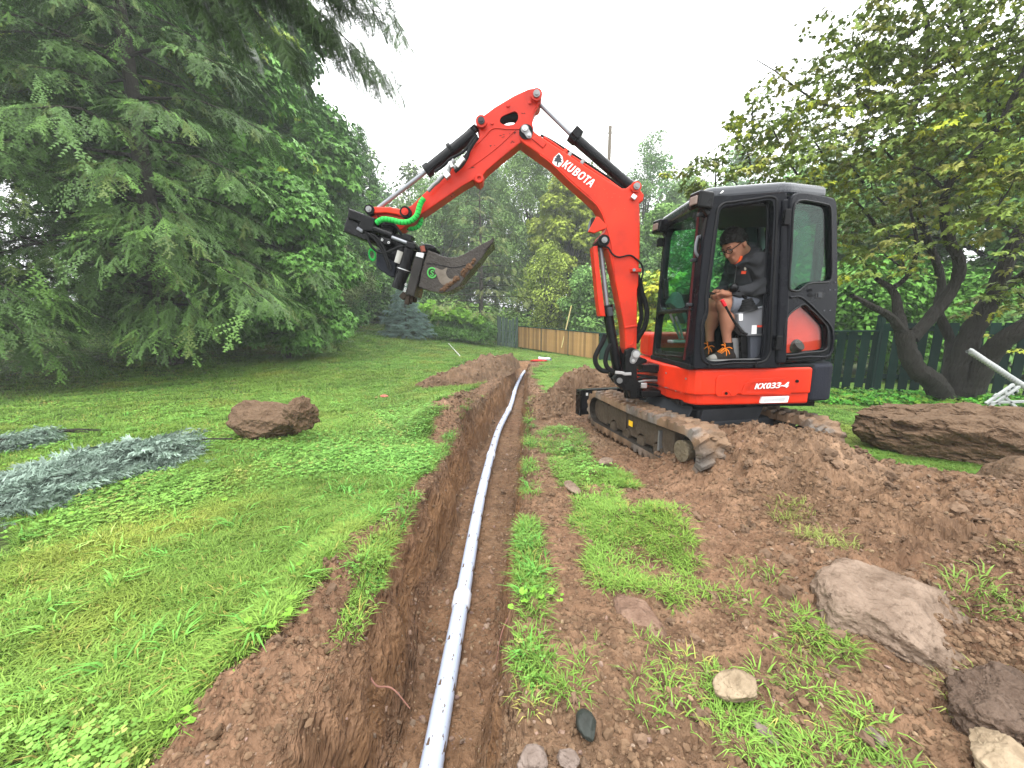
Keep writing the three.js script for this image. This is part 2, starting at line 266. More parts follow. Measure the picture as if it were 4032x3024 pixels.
function inTrench(x, z) { // depth share
  wallRun = 0; if (z < -17) return 0;
  const [el, er] = trenchEdges(z), j = 0.09 * vnoise(z * 1.7, 3.3) + 0.025 * vnoise(z * 5.1, 8.8) + 0.05 * fbm(z * 4.1, 6, 6, 2), k = 0.07 * vnoise(z * 2.1, 13.3) + 0.03 * vnoise(z * 5.3, 28.8) + 0.05 * fbm(z * 4.3, 16, 6, 2);
  const a = smooth(el + j - 0.03, el + j + 0.11, x), b = 1 - smooth(er + k - 0.09, er + k + 0.04, x);
  const jl = 0.09 * vnoise(z * 1.7, 3.3), kl = 0.07 * vnoise(z * 2.1, 13.3); wallRun = TRENCH * (clamp((x - el - jl + 0.06) / 0.22) + clamp((x - er - kl + 0.13) / 0.2));
  return a * b * smooth(-16.6, -15.2, z);
}
function H(x, z) {
  const t = inTrench(x, z);
  let y = base(x, z) + spoil(x, z);
  if (t > 0) {
    const [el, er] = trenchEdges(z), m = (x - el) / (er - el);
    const floor = base(x, z) - TRENCH * smooth(-16.4, -14.5, z) * 0.96 + 0.05 * Math.pow(Math.abs(m * 2 - 1), 3) + 0.2 * smooth(0.55, 1, Math.abs(m * 2 - 1)) * smooth(-0.1, 0.6, vnoise(z * 1.9 + (m > 0.5 ? 40 : 0), 5.5)) + 0.02 * fbm(x * 9, z * 6, 3, 3);
    y = lerp(y, floor, t) ;
  }
  return y;
}
function micro(x, z, tr) { // crumbs and clods of the bare soil
  const cl = fbm(x * 7, z * 7, 1.3, 4), fine = Math.abs(vnoise(x * 26, z * 26, 5)), amp = (1 - tr) * (0.35 + 0.65 * smooth(0.02, 0.22, spoil(x, z)) + 0.25 * smooth(-0.3, 0.4, vnoise(x * 1.3, z * 1.3, 4)));
  const r1 = 1 - Math.abs(vnoise(x * 12 + 3, z * 12, 6)), r2 = 1 - Math.abs(vnoise(x * 31, z * 31, 16)), ch = Math.abs(fbm(x * 18 + 1, z * 18, 44, 2));
  return amp * (0.085 * cl + 0.022 * (0.4 - fine) + 0.034 * (r1 * r1 - 0.5) + 0.016 * (r2 - 0.6) - 0.03 * smooth(0.16, 0.3, ch) + 0.014 * vnoise(x * 62, z * 62, 9)) + tr * 0.02 * fbm(x * 14, z * 14, 4, 4);
}
{ // one sheet of ground, fine near the camera, split into what is lawn and what is bare
  const xs = [], zs = [];
  const X0 = -1.35, X1 = 4.4, st = 0.0185;
  const NL = 34, NW1 = 44, NF = 18, NW2 = 34, NR = 226, NM = NL + NW1 + NF + NW2 + NR; for (let i = 0; i <= NM; i++) xs.push(X0);
  for (let s = st, x = X0 - st; x > -85; s *= 1.034, x -= s) xs.unshift(x);
  for (let s = st, x = X1 + st; x < 85; s *= 1.034, x += s) xs.push(x);
  for (let z = 1.6; z > -0.6; z -= 0.06) zs.push(z);
  for (let z = -0.6; z > -2.6; z -= 0.0155) zs.push(z);
  for (let z = -2.6; z > -105; z *= 1.0063) zs.push(z);
  const first = xs.indexOf(X0), row = (z) => { const [el, er] = trenchEdges(z), a = el - 0.14, b = el + 0.24, c = er - 0.2, d = er + 0.12, out = xs.slice(); let k = first; for (const [n, p, q] of [[NL, X0, a], [NW1, a, b], [NF, b, c], [NW2, c, d], [NR, d, X1]]) for (let i = 0; i < n; i++) out[k++] = lerp(p, q, i / n); out[k] = X1; return out; };
  const nx = xs.length, nz = zs.length, P = new Float32Array(nx * nz * 3), C = new Float32Array(nx * nz * 3), soilF = new Uint8Array(nx * nz), run = new Float32Array(nx * nz);
  for (let j = 0; j < nz; j++) for (let i = 0, rx = row(zs[j]); i < nx; i++) {
    const x = rx[i], z = zs[j], k = j * nx + i, near = z > -22 && x > -6 && x < 10, [s, g] = near ? cover(x, z) : [0, 1];
    let y = H(x, z); soilF[k] = s;
    const tr = z > -17 ? inTrench(x, z) : (wallRun = 0); run[k] = wallRun;
    let c, px = x, pz = z;
    if (s) {
      y += micro(x, z, tr);
      const v = 1 + 0.3 * fbm(x * 1.7, z * 1.7, 8, 3) + 0.22 * vnoise(x * 13, z * 13, 3) + 0.3 * vnoise(x * 47, z * 47, 13), red = 0.5 + 0.5 * vnoise(x * 0.9, z * 0.9, 21), pale = smooth(0.15, 0.5, fbm(x * 1.1 + 7, z * 1.1, 31, 3)) * (1 - tr);
      c = [v * (0.92 + 0.1 * red) * (1 + 0.34 * pale), v * (0.89 + 0.38 * pale), v * (0.87 + 0.44 * pale)];
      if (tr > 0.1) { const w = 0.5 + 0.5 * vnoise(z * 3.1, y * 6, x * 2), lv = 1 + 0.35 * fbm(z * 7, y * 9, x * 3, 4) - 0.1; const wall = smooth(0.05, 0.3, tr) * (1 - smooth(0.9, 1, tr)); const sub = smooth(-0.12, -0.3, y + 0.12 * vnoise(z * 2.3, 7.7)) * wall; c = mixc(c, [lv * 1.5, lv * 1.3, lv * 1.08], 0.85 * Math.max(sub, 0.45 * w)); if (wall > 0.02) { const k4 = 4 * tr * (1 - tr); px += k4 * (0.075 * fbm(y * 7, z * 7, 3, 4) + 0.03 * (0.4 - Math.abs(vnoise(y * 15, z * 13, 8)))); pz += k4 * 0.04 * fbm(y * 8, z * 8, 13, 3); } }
    } else {
      const v = 0.9 + 0.4 * fbm(x * 1.5, z * 1.5, 2, 3); c = [v, v, v];
      const bare = smooth(0.28, 0.5, fbm(x * 0.7 + 2, z * 1.4, 61, 3)) * smooth(-5, -9, z); c = mixc(c, [2.2, 1.1, 1.2], 0.6 * bare);
      y += 0.012 * vnoise(x * 9, z * 9, 2);
    }
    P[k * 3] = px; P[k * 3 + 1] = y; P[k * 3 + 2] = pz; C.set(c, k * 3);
  }
  const A = [], B = [];
  for (let j = 0; j < nz - 1; j++) for (let i = 0; i < nx - 1; i++) { const a = j * nx + i, b = a + 1, c = a + nx, d = c + 1; ((soilF[a] + soilF[b] + soilF[c] + soilF[d]) >= 2 ? A : B).push(a, b, c, b, d, c); }
  const whole = new THREE.BufferGeometry(); whole.setAttribute('position', new THREE.BufferAttribute(P, 3));
  const idx = new Uint32Array(A.length + B.length); idx.set(A); idx.set(B, A.length); whole.setIndex(new THREE.BufferAttribute(idx, 1)); whole.computeVertexNormals();
  const N = whole.attributes.normal.array, UV = new Float32Array(nx * nz * 2);
  for (let k = 0; k < nx * nz; k++) { const x = P[k * 3], y = P[k * 3 + 1], z = P[k * 3 + 2]; UV[k * 2] = x + run[k]; UV[k * 2 + 1] = z; void y; }
  const take = (list) => { const map = new Map(), p = [], n = [], c = [], u = [], ix = new Uint32Array(list.length); list.forEach((k, i) => { let m = map.get(k); if (m === undefined) { m = map.size; map.set(k, m); p.push(P[k * 3], P[k * 3 + 1], P[k * 3 + 2]); n.push(N[k * 3], N[k * 3 + 1], N[k * 3 + 2]); c.push(C[k * 3], C[k * 3 + 1], C[k * 3 + 2]); u.push(UV[k * 2], UV[k * 2 + 1]); } ix[i] = m; });
    const g = new THREE.BufferGeometry(); g.setAttribute('position', new THREE.Float32BufferAttribute(p, 3)); g.setAttribute('normal', new THREE.Float32BufferAttribute(n, 3)); g.setAttribute('color', new THREE.Float32BufferAttribute(c, 3)); g.setAttribute('uv', new THREE.Float32BufferAttribute(u, 2)); g.setIndex(new THREE.BufferAttribute(ix, 1)); return g; };
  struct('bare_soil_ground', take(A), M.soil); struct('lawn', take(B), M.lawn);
}
const groundY = (x, z) => H(x, z), soilY = (x, z) => H(x, z) + micro(x, z, inTrench(x, z));

// heaps of dug earth
function heap(name, label, category, outline, top, seed, rowsN = 110, colsN = 70) { // outline: spine points [x, z, halfWidth, height]
  const c = new THREE.CatmullRomCurve3(outline.map(([x, z]) => V(x, 0, z))), p = [], uv = [], col = [], ix = [], q = V(), tg = V();
  for (let j = 0; j <= rowsN; j++) {
    const t = j / rowsN; c.getPoint(t, q); c.getTangent(t, tg); const sx = -tg.z, sz = tg.x, f = t * (outline.length - 1), i0 = Math.min(outline.length - 2, Math.floor(f)), ff = f - i0;
    const hw = lerp(outline[i0][2], outline[i0 + 1][2], ff) * Math.pow(Math.sin(Math.PI * clamp(t * 0.96 + 0.02)), 0.3), ht = lerp(outline[i0][3], outline[i0 + 1][3], ff);
    for (let i = 0; i <= colsN; i++) {
      const u = i / colsN * 2 - 1, e = 1 + 0.25 * vnoise(t * 9 + seed, Math.sign(u) * 4, seed), x = q.x + sx * hw * u * e, z = q.z + sz * hw * u * e, prof = Math.pow(1 - u * u, 1.15) * Math.pow(Math.sin(Math.PI * clamp(t)), 0.45);
      const y = base(x, z) - 0.05 + ht * prof * (1 + 0.35 * vnoise(t * 6, u * 2, seed)) + (prof > 0.02 ? 0.19 * fbm(x * 4.3, z * 4.3, seed, 4) + 0.05 * (0.4 - Math.abs(vnoise(x * 17, z * 17, seed))) : 0) * Math.min(1, prof * 4);
      p.push(x, y, z); uv.push(x, z + y); const v = 0.85 + 0.5 * fbm(x * 3, z * 3, seed, 3); col.push(v, v * 0.97, v * 0.95);
    }
  }
  for (let j = 0; j < rowsN; j++) for (let i = 0; i < colsN; i++) { const a = j * (colsN + 1) + i, b = a + 1, d = a + colsN + 1, e = d + 1; ix.push(a, d, b, b, d, e); }
  const g = new THREE.BufferGeometry(); g.setAttribute('position', new THREE.Float32BufferAttribute(p, 3)); g.setAttribute('uv', new THREE.Float32BufferAttribute(uv, 2)); g.setAttribute('color', new THREE.Float32BufferAttribute(col, 3)); g.setIndex(ix); g.computeVertexNormals();
  return single(name, g, M.soil, label, category);
}
const heapLeft = heap('dirt_heap', 'long brown heap of dug soil on the lawn left of the trench', 'dirt heap', [[-2.15, -8.35, .5, .3], [-1.5, -9.3, .72, .5], [-0.95, -10.8, .6, .42], [-0.55, -12.2, .62, .6], [-0.2, -13.6, .55, .55], [0.1, -14.6, .4, .35]], 0.5, 3.3, 150, 70);
const heapRight = heap('dirt_heap', 'heap of loose soil between the trench and the black dozer blade', 'dirt heap', [[0.5, -5.3, .3, .22], [0.75, -6.3, .5, .42], [1.3, -7.0, .62, .55], [2.0, -7.2, .62, .62], [2.9, -6.6, .6, .5], [3.2, -5.6, .4, .35]], 0.5, 7.7, 150, 70);

// ---------------------------------------------------------------- clods and pebbles on the bare soil
function lump(seed, rough = 0.35, detail = 1) { const g = mergeVertices(new THREE.IcosahedronGeometry(1, detail).deleteAttribute('normal').deleteAttribute('uv')), p = g.attributes.position; for (let i = 0; i < p.count; i++) { const s = 1 + rough * vnoise(p.getX(i) * 1.7 + seed, p.getY(i) * 1.7, p.getZ(i) * 1.7 + seed * 3) + rough * 0.5 * vnoise(p.getX(i) * 4 + seed, p.getY(i) * 4, p.getZ(i) * 4); p.setXYZ(i, p.getX(i) * s, p.getY(i) * s * 0.75, p.getZ(i) * s); } g.computeVertexNormals(); return boxUV(g); }
function shard(seed) { const g = new THREE.IcosahedronGeometry(1, 0), p = g.attributes.position; for (let i = 0; i < p.count; i++) { const x = p.getX(i), y = p.getY(i), z = p.getZ(i), s = 0.75 + 0.5 * hash3(Math.round(x * 50) + seed, Math.round(y * 50), Math.round(z * 50)); p.setXYZ(i, x * s, y * s * 0.7, z * s * 0.85); } g.computeVertexNormals(); return g; }
{
  const R = rng(77), clods = [[], [], []], pebbles = [[], []], E = new THREE.Euler();
  const put = (list, x, z, s, tint, sink = 0.3) => { const y = soilY(x, z) + s * (0.5 - sink); E.set(R() * 6.3, R() * 6.3, R() * 6.3); list.push({ m: new THREE.Matrix4().compose(V(x, y, z), new THREE.Quaternion().setFromEuler(E), V(s * (0.8 + 0.5 * R()), s * (0.7 + 0.5 * R()), s * (0.8 + 0.5 * R()))), c: tint }); };
  let made = 0;
  for (let i = 0; i < 400000 && made < 70000; i++) {
    const d = 0.85 * Math.pow(16 / 0.85, Math.pow(R(), 1.15)), x = -1.3 + R() * (1.9 + d * 1.25 + 1.2), z = -d; if (x > 5.5) continue;
    const [s, g] = cover(x, z); if (!s) continue; const tr = inTrench(x, z); if (tr > 0.15 && R() > 0.4) continue;
    const dens = smooth(-0.25, 0.45, fbm(x * 1.6, z * 1.6, 14, 2)) * (0.25 + smooth(0.02, 0.2, spoil(x, z))) + 0.12; if (R() > dens) continue;
    const sz = (0.003 + 0.013 * Math.pow(R(), 5)) * (1 + 0.13 * d) * (tr > 0.15 ? 0.7 : 1), v = 0.6 + 0.55 * R();
    put(clods[i % 3], x, z, sz, new THREE.Color(v, v * 0.97, v * 0.94), 0.55); made++;
  }
  const big = [];
  for (let i = 0, n = 0; i < 60000 && n < 900; i++) { const d = 0.9 * Math.pow(9 / 0.9, R()), x = -1.2 + R() * (2.2 + d * 1.3), z = -d; if (x > 5 || !cover(x, z)[0] || (inTrench(x, z) > 0.1 && R() > 0.25)) continue; if (R() > smooth(0.03, 0.25, spoil(x, z)) * smooth(-0.3, 0.4, fbm(x * 1.3, z * 1.3, 24, 2)) + 0.05) continue; const v = 0.7 + 0.4 * R(); put(big, x, z, (0.008 + 0.014 * R() ** 2) * (1 + 0.2 * d), new THREE.Color(v, v * 0.97, v * 0.94), 0.62); n++; }
  { const m = instanced(null, 'soil_lumps', lump(57, 0.7, 2), std([0.15, 0.1, 0.067], 0.85, { flatShading: true }), big, 'stuff'); m.userData.label = 'larger broken lumps of brown soil on the spoil'; m.userData.category = 'soil'; }
  for (let i = 0, n = 0; i < 60000 && n < 4200; i++) {
    const d = 0.85 * Math.pow(14 / 0.85, R()), x = -1.3 + R() * (3.2 + d), z = -d, [s] = cover(x, z); if (!s || x > 5) continue; const tr = inTrench(x, z);
    if (R() > (tr > 0.9 ? 1 : 0.4)) continue; const v = 0.7 + 0.7 * R(), sz = (tr > 0.9 ? 1.5 : 1) * (0.0025 + 0.008 * R() ** 4) * (1 + 0.12 * d); put(pebbles[i % 2], x, z, sz, new THREE.Color(v, v * (0.86 + 0.12 * R()), v * (0.7 + 0.25 * R())), 0.35); n++;
  }
  for (let i = 0; i < 2600; i++) { // on the two heaps
    const left = i % 2, h = left ? heapLeft : heapRight, p = h.geometry.attributes.position, k = Math.floor(R() * p.count), v = 0.7 + 0.5 * R(), s = 0.012 + 0.04 * R() ** 4; E.set(R() * 6, R() * 6, R() * 6);
    const pos = V(p.getX(k), p.getY(k), p.getZ(k)).add(h.position); if (pos.y < base(pos.x, pos.z) + 0.03) continue;
    clods[i % 3].push({ m: new THREE.Matrix4().compose(pos, new THREE.Quaternion().setFromEuler(E), V(s, s * 0.8, s)), c: new THREE.Color(v, v, v) });
  }
  clods.forEach((l, i) => { const m = instanced(null, 'soil_crumbs' + (i ? '_00' + i : ''), shard(i * 9 + 1), M.clod, l, 'stuff'); m.userData.label = 'loose brown crumbs of soil over the dug ground'; m.userData.category = 'soil'; });
  pebbles.forEach((l, i) => { const m = instanced(null, 'pebbles' + (i ? '_00' + i : ''), shard(i * 5 + 31), M.pebble, l, 'stuff'); m.userData.label = 'small pale pebbles strewn over the dug soil'; m.userData.category = 'pebbles'; });
}

// ---------------------------------------------------------------- boulders and stones
function rockGeo(rx, ry, rz, seed, cuts = 9, rough = 0.06, detail = 24, crack = 0.45) {
  const R = rng(seed), planes = []; for (let i = 0; i < cuts; i++) { const n = V(R() * 2 - 1, R() * 2 - 1, R() * 2 - 1).normalize(); planes.push([n, 0.62 + 0.3 * R()]); }
  const g = mergeVertices(new THREE.IcosahedronGeometry(1, detail).deleteAttribute('normal').deleteAttribute('uv')), p = g.attributes.position, d = V();
  for (let i = 0; i < p.count; i++) {
    d.fromBufferAttribute(p, i); let s = 1; for (const [n, k] of planes) { const c = d.dot(n); if (c > 0.05) s = smin(s, k / c, 0.035); }
    s *= 1 + rough * 1.6 * fbm(d.x * 2 + seed, d.y * 2, d.z * 2, 4) + rough * 0.7 * fbm(d.x * 8 + seed, d.y * 8, d.z * 8, 4) - rough * crack * smooth(0.1, 0.02, Math.abs(fbm(d.x * 3 + seed, d.y * 3, d.z * 3 + 5, 3))); p.setXYZ(i, d.x * s * rx, d.y * s * ry, d.z * s * rz);
  }
  g.computeVertexNormals(); return boxUV(g);
}
function boulder(name, label, mat, pos, size, turn, seed, cuts, rough, detail, group) {
  const g = rockGeo(...size, seed, cuts, rough, detail, mat === earthy ? 0.12 : 0.45); g.rotateZ(turn[2]); g.rotateX(turn[0]); g.rotateY(turn[1]); g.translate(pos.x, pos.y, pos.z); return single(name, g, mat, label, name === 'stone' ? 'stone' : 'boulder', group);
}
const muddyRock = std([0.21, 0.153, 0.113], 0.6, { map: rockMap, bumpMap: soilBump, bumpScale: 0.02 }), earthy = std([0.145, 0.095, 0.06], 0.8, { map: soilMap, bumpMap: soilBump, bumpScale: 0.025 });
boulder('boulder', 'big pinkish grey boulder sunk in the soil slope at lower right', muddyRock, V(1.69, 0.055, -1.45), [0.39, 0.18, 0.3], [0.35, 0.25, -0.12], 5, 12, 0.07, 30);
boulder('boulder', 'muddy lump of rock just below the big pinkish boulder', std([0.11, 0.076, 0.056], 0.8, { map: rockMap, bumpMap: soilBump, bumpScale: 0.03 }), V(1.62, 0.05, -1.08), [0.18, 0.14, 0.16], [0.2, 0.6, 0.1], 21, 10, 0.13, 22);
boulder('boulder', 'brown soil-caked boulder lying alone on the lawn left of the trench', earthy, G(578 * K, 912 * K, 0.13).setY(0.15), [0.45, 0.26, 0.27], [0.05, -0.1, -0.03], 33, 7, 0.12, 34);
single('soil_lump', (() => { const c = G(650 * K, 885 * K, 0.35); const g = rockGeo(0.15, 0.17, 0.16, 61, 5, 0.3, 22, 0.1); g.translate(c.x, 0.30, c.z + 0.0); return g; })(), earthy, 'soil lump with roots on top of the lone lawn boulder', 'soil lump');
{ const g = rockGeo(1.05, 0.46, 0.55, 44, 10, 0.10, 44, 0.6); const p = g.attributes.position; for (let i = 0; i < p.count; i++) { const x = p.getX(i), y = p.getY(i), z = p.getZ(i); if (z > 0.15 && x > -0.35) p.setZ(i, z - 0.045 * (0.5 + 0.5 * Math.sin(y * 46 + 2 * Math.sin(x * 3))) * smooth(0.15, 0.3, z) * smooth(-0.35, 0, x)); } g.computeVertexNormals();
  g.rotateZ(-0.1); g.rotateY(-0.42); g.translate(4.82, 0.1, -3.72); single('boulder', g, earthy, 'long layered slab of soil-covered rock behind the soil slope at right', 'boulder'); }
boulder('boulder', 'rounded brown rock cut by the right edge below the layered slab', earthy, V(3.95, 0.12, -2.75), [0.3, 0.2, 0.3], [0, 0, 0.2], 71, 9, 0.1, 18);
boulder('stone', 'yellow-tan angular stone at lower right under the muddy lump', M.paleRock, V(1.46, 0.055, -0.92), [0.135, 0.075, 0.1], [0.1, 0.3, -0.15], 81, 10, 0.09, 18);
boulder('stone', 'pale tan block of stone lying in the grass at bottom centre', M.paleRock, G(1592 * K, 1485 * K, 0.04), [0.085, 0.05, 0.06], [0, 0.2, 0], 91, 11, 0.09, 16);
boulder('stone', 'dark green-grey wet stone near the right trench rim', std([0.035, 0.04, 0.035], 0.4, { map: rockMap }), G(1268 * K, 1565 * K, 0.02), [0.035, 0.03, 0.05], [0, 0.3, 0], 95, 8, 0.08, 10);
boulder('stone', 'flat pinkish grey chip of stone in the bottom grass', M.rock, G(1652 * K, 1582 * K, 0.01), [0.022, 0.012, 0.045], [0, 0.5, 0], 97, 8, 0.05, 8);
boulder('stone', 'small white-speckled stone at the bottom right corner', M.paleRock, V(1.42, 0.03, -0.78), [0.035, 0.022, 0.03], [0, 0.5, 0], 99, 8, 0.1, 8);
boulder('stone', 'flat brown slab of stone beside the near crawler track', muddyRock, G(1308 * K, 996 * K, 0.03), [0.09, 0.03, 0.06], [0, 0.5, 0], 101, 8, 0.07, 10);
boulder('stone', 'broad flat reddish stone pressed into the soil right of the trench', std([0.19, 0.12, 0.085], 0.8, { map: rockMap, bumpMap: soilBump, bumpScale: 0.02 }), G(1380 * K, 1345 * K, 0.0), [0.13, 0.045, 0.16], [0.05, 0.3, -0.08], 103, 9, 0.08, 16);
boulder('stone', 'thin smooth brown slab pressed in mud beside the grass strip', muddyRock, G(1236 * K, 1052 * K, 0.0), [0.05, 0.02, 0.14], [0, 0.2, 0], 105, 8, 0.05, 10);
for (const [x, y, s, l] of [[1150, 1640, 0.05, 'grey stone half buried at the bottom edge right of the trench'], [1228, 1640, 0.035, 'bluish grey stone poking from soil at the bottom edge'], [1340, 1440, 0.02, 'small grey angular stone in soil, left of two by the rim'], [1378, 1464, 0.024, 'small pinkish angular stone in soil, left of the pale block'], [574, 1464, 0.025, 'pale round pebble-like stone on the soil left of the trench'], [688, 1270, 0.03, 'tan stone on the left trench rim beside the grass edge'], [1890, 1590, 0.03, 'small brown stone under the yellow-tan angular stone'], [1720, 1205, 0.05, 'small grey stone in the loose soil above the big boulder']])
  boulder('stone', l, M.rock, G(x * K, y * K, 0.02), [s, s * 0.6, s * 0.8], [0, x, 0], x, 8, 0.09, 8);
// ---------------------------------------------------------------- the mini excavator
const font = await new FontLoader().loadAsync('fonts/droid/droid_sans_bold.typeface.json');
const P = (map, z, list) => list.map(([x, y]) => U(...map(x, y), z));
const sub = (list) => list.map((p) => p);
const NEAR = -4.06, THICK = 0.22, MID = NEAR - THICK / 2;   // the plane of the boom
const NOSE = -3.45;                                          // near side of the house and cab
const ex = thing('mini_excavator', 'orange-red mini excavator with black cab standing on muddy rubber tracks', 'excavator', V(2.02, 0, -4.2));
function lettering(text, a, b, height, mat, parent, name, lean = 0, out = 0.004) { // letters standing from a to b, both in one upright plane facing the camera
  const g = new TextGeometry(text, { font, size: 1, depth: 0.02, curveSegments: 4 }); g.computeBoundingBox(); const bb = g.boundingBox, w = bb.max.x - bb.min.x, hgt = bb.max.y - bb.min.y; g.translate(-bb.min.x, -bb.min.y, 0);
  const L = b.clone().sub(a).length(); g.scale(L / w, height / hgt, 0.15);
  if (lean) g.applyMatrix4(new THREE.Matrix4().set(1, lean, 0, 0, 0, 1, 0, 0, 0, 0, 1, 0, 0, 0, 0, 1));
  orient(g, a.clone().add(V(0, 0, out)), b.clone().sub(a), V(0, 1, 0)); return part(parent, name, g, mat);
}
const pin = (parent, c, r, z, depth = 0.03, mat = M.dull, name = 'pin') => part(parent, name, join([disc(c, r, depth, z + depth * 0.6), disc(c, r * 0.55, depth, z + depth * 0.6 + 0.008)]), mat);

// boom
const boomPts = [...P(Z1, NEAR, [[1268, 400], [1280, 352], [1306, 336], [1345, 345], [1378, 378], [1440, 420], [1580, 512], [1720, 606], [1860, 696], [1955, 750], [1985, 750], [2012, 728], [2045, 714], [2072, 732], [2082, 764], [2104, 792], [2098, 832], [2072, 852], [2072, 960], [2072, 1200], [2066, 1400]]),
  ...P(ZC, NEAR, [[571, 900], [570, 1150], [566, 1345], [535, 1390], [500, 1375], [484, 1330], [478, 1190], [455, 1060], [428, 920], [398, 780], [372, 660], [352, 605]]),
  ...P(Z1, NEAR, [[1868, 1150], [1842, 1148], [1806, 1128], [1792, 1098], [1806, 1068], [1836, 1050], [1852, 1016], [1842, 972], [1818, 915], [1785, 862], [1720, 800], [1600, 694], [1480, 578], [1400, 522], [1340, 480], [1300, 452], [1276, 430]])];
const boom = part(ex, 'boom', boxUV(slab(boomPts, NEAR, THICK, 0.012)), M.red);
{ // raised edge plates on the near face
  const a = P(Z1, NEAR, [[1400, 530], [1480, 590], [1600, 706], [1720, 812], [1785, 872], [1820, 930], [1848, 1010], [1880, 1130], [1905, 1330]]); 
  part(boom, 'edge_flange', boxUV(tube(a.map((p) => p.clone().add(V(0.004, 0.004, 0.002))), 0.006, 40, 6)), M.red);
  part(boom, 'foot_rib', boxUV(bar(U(...ZC(478, 1180), NEAR + 0.004), U(...ZC(570, 1165), NEAR + 0.004), 0.02, 0.02, 0.006)), M.red);
  part(boom, 'foot_recess', boxUV(tube(P(ZC, NEAR + 0.002, [[545, 1180], [548, 1250], [535, 1300], [510, 1310]]), 0.007, 16, 6)), M.red);
  part(boom, 'gusset', boxUV(slab(P(Z1, NEAR + 0.006, [[1350, 420], [1375, 400], [1450, 452], [1425, 482]]), NEAR + 0.012, 0.02, 0.005)), M.armRed);
}
lettering('KUBOTA', U(...Z1(1549, 607), NEAR), U(...Z1(1744, 748), NEAR), 0.082, M.white, boom, 'lettering', 0.18);
{ // emblem: a pine with a light rim
  const c = (x, y) => U(...Z1(x, y), NEAR);
  part(boom, 'emblem', slab([c(1534, 514), c(1556, 540), c(1562, 575), c(1545, 598), c(1530, 610), c(1508, 600), c(1488, 580), c(1500, 545)], NEAR + 0.004, 0.006, 0), M.white);
  part(boom, 'emblem_tree', slab([c(1532, 522), c(1546, 542), c(1540, 544), c(1554, 562), c(1544, 564), c(1554, 580), c(1530, 578), c(1524, 602), c(1516, 598), c(1520, 574), c(1496, 570), c(1508, 560), c(1502, 554), c(1516, 546), c(1512, 540)], NEAR + 0.007, 0.004, 0), M.darkGrey);
}
// arm
const ARM = NEAR - 0.02, ARMT = 0.18;
const armHole = smoothLoop(P(Z1, ARM, [[1129, 302], [1142, 268], [1198, 240], [1242, 228], [1264, 252], [1264, 292], [1236, 326], [1186, 336], [1142, 322]]), 30);
const armPts = P(Z1, ARM, [[1330, 84], [1362, 80], [1392, 92], [1410, 122], [1410, 156], [1396, 188], [1378, 212], [1360, 256], [1354, 308], [1362, 352], [1330, 400], [1300, 440], [1268, 450], [1150, 545], [1045, 634], [1026, 660], [1018, 702], [998, 724], [974, 712], [958, 694], [880, 738], [740, 836], [620, 918], [540, 972], [470, 1034], [448, 1030], [440, 1000], [472, 940], [478, 905], [498, 884], [545, 864], [620, 792], [700, 718], [830, 602], [920, 512], [978, 440], [1000, 402], [998, 358], [984, 322], [992, 288], [1020, 268], [1100, 208], [1230, 130]]);
const arm = part(ex, 'arm', boxUV(slab(armPts, ARM, ARMT, 0.01, [armHole])), M.armRed);
part(arm, 'rib', boxUV(tube(P(Z1, ARM + 0.003, [[1345, 352], [1200, 355], [1090, 352], [1040, 400], [960, 480]]), 0.005, 30, 5)), M.armRed);
part(arm, 'rib', boxUV(tube(P(Z1, ARM + 0.003, [[1240, 362], [1150, 450], [1040, 540], [930, 618]]), 0.004, 30, 5)), M.armRed);
part(arm, 'rib', boxUV(tube(P(Z1, ARM + 0.003, [[1395, 200], [1360, 262], [1350, 310], [1358, 350]]), 0.006, 20, 5)), M.armRed);
part(arm, 'eyelet', boxUV(new THREE.TorusGeometry(0.03, 0.016, 8, 20).translate(...U(...Z1(998, 688), ARM + 0.004).toArray())), M.armRed);
part(arm, 'hose_bundle', tube(P(Z1, ARM - 0.08, [[1130, 310], [1160, 285], [1200, 278], [1240, 280], [1275, 300]]), 0.045, 20, 8), M.rubber);
for (const [x, y, r] of [[1192, 195, 11], [1336, 178, 9], [1085, 314, 10]]) part(arm, 'bolt', disc(U(...Z1(x, y), ARM), r * 0.0016, 0.02, ARM + 0.012, 12), M.armRed);
const mz = 4.1 / 1512 / 1.70154;
for (const [x, y, r, m] of [[1382, 132, 27, M.dull], [1014, 310, 27, M.rubber], [268, 898, 24, M.dull], [508, 914, 28, M.armRed]]) { const c = U(...Z1(x, y), NEAR); part(arm, 'boss', boxUV(disc(c, r * mz * 1.25, 0.28, NEAR + 0.03)), m === M.armRed ? M.rubber : r === 24 ? M.rubber : M.armRed); pin(arm, c, r * mz * 0.75, NEAR + 0.035, 0.02, m === M.rubber ? M.darkGrey : m); }
{ // pin plate at the knee
  const a = U(...Z1(1304, 362), NEAR), b = U(...Z1(1332, 405), NEAR);
  part(boom, 'pin_plate', join([disc(a, 24 * mz, 0.02, NEAR + 0.03), disc(b, 17 * mz, 0.02, NEAR + 0.03), bar(a.clone().setZ(NEAR + 0.02), b.clone().setZ(NEAR + 0.02), 0.018, 0.06, 0.004)]), M.dull);
  part(boom, 'knee_boss', boxUV(disc(a.clone().lerp(b, 0.3), 42 * mz, 0.26, NEAR + 0.012)), M.rubber);
  pin(boom, a, 15 * mz, NEAR + 0.035, 0.016, M.steel); pin(boom, b, 9 * mz, NEAR + 0.035, 0.016, M.steel);
}
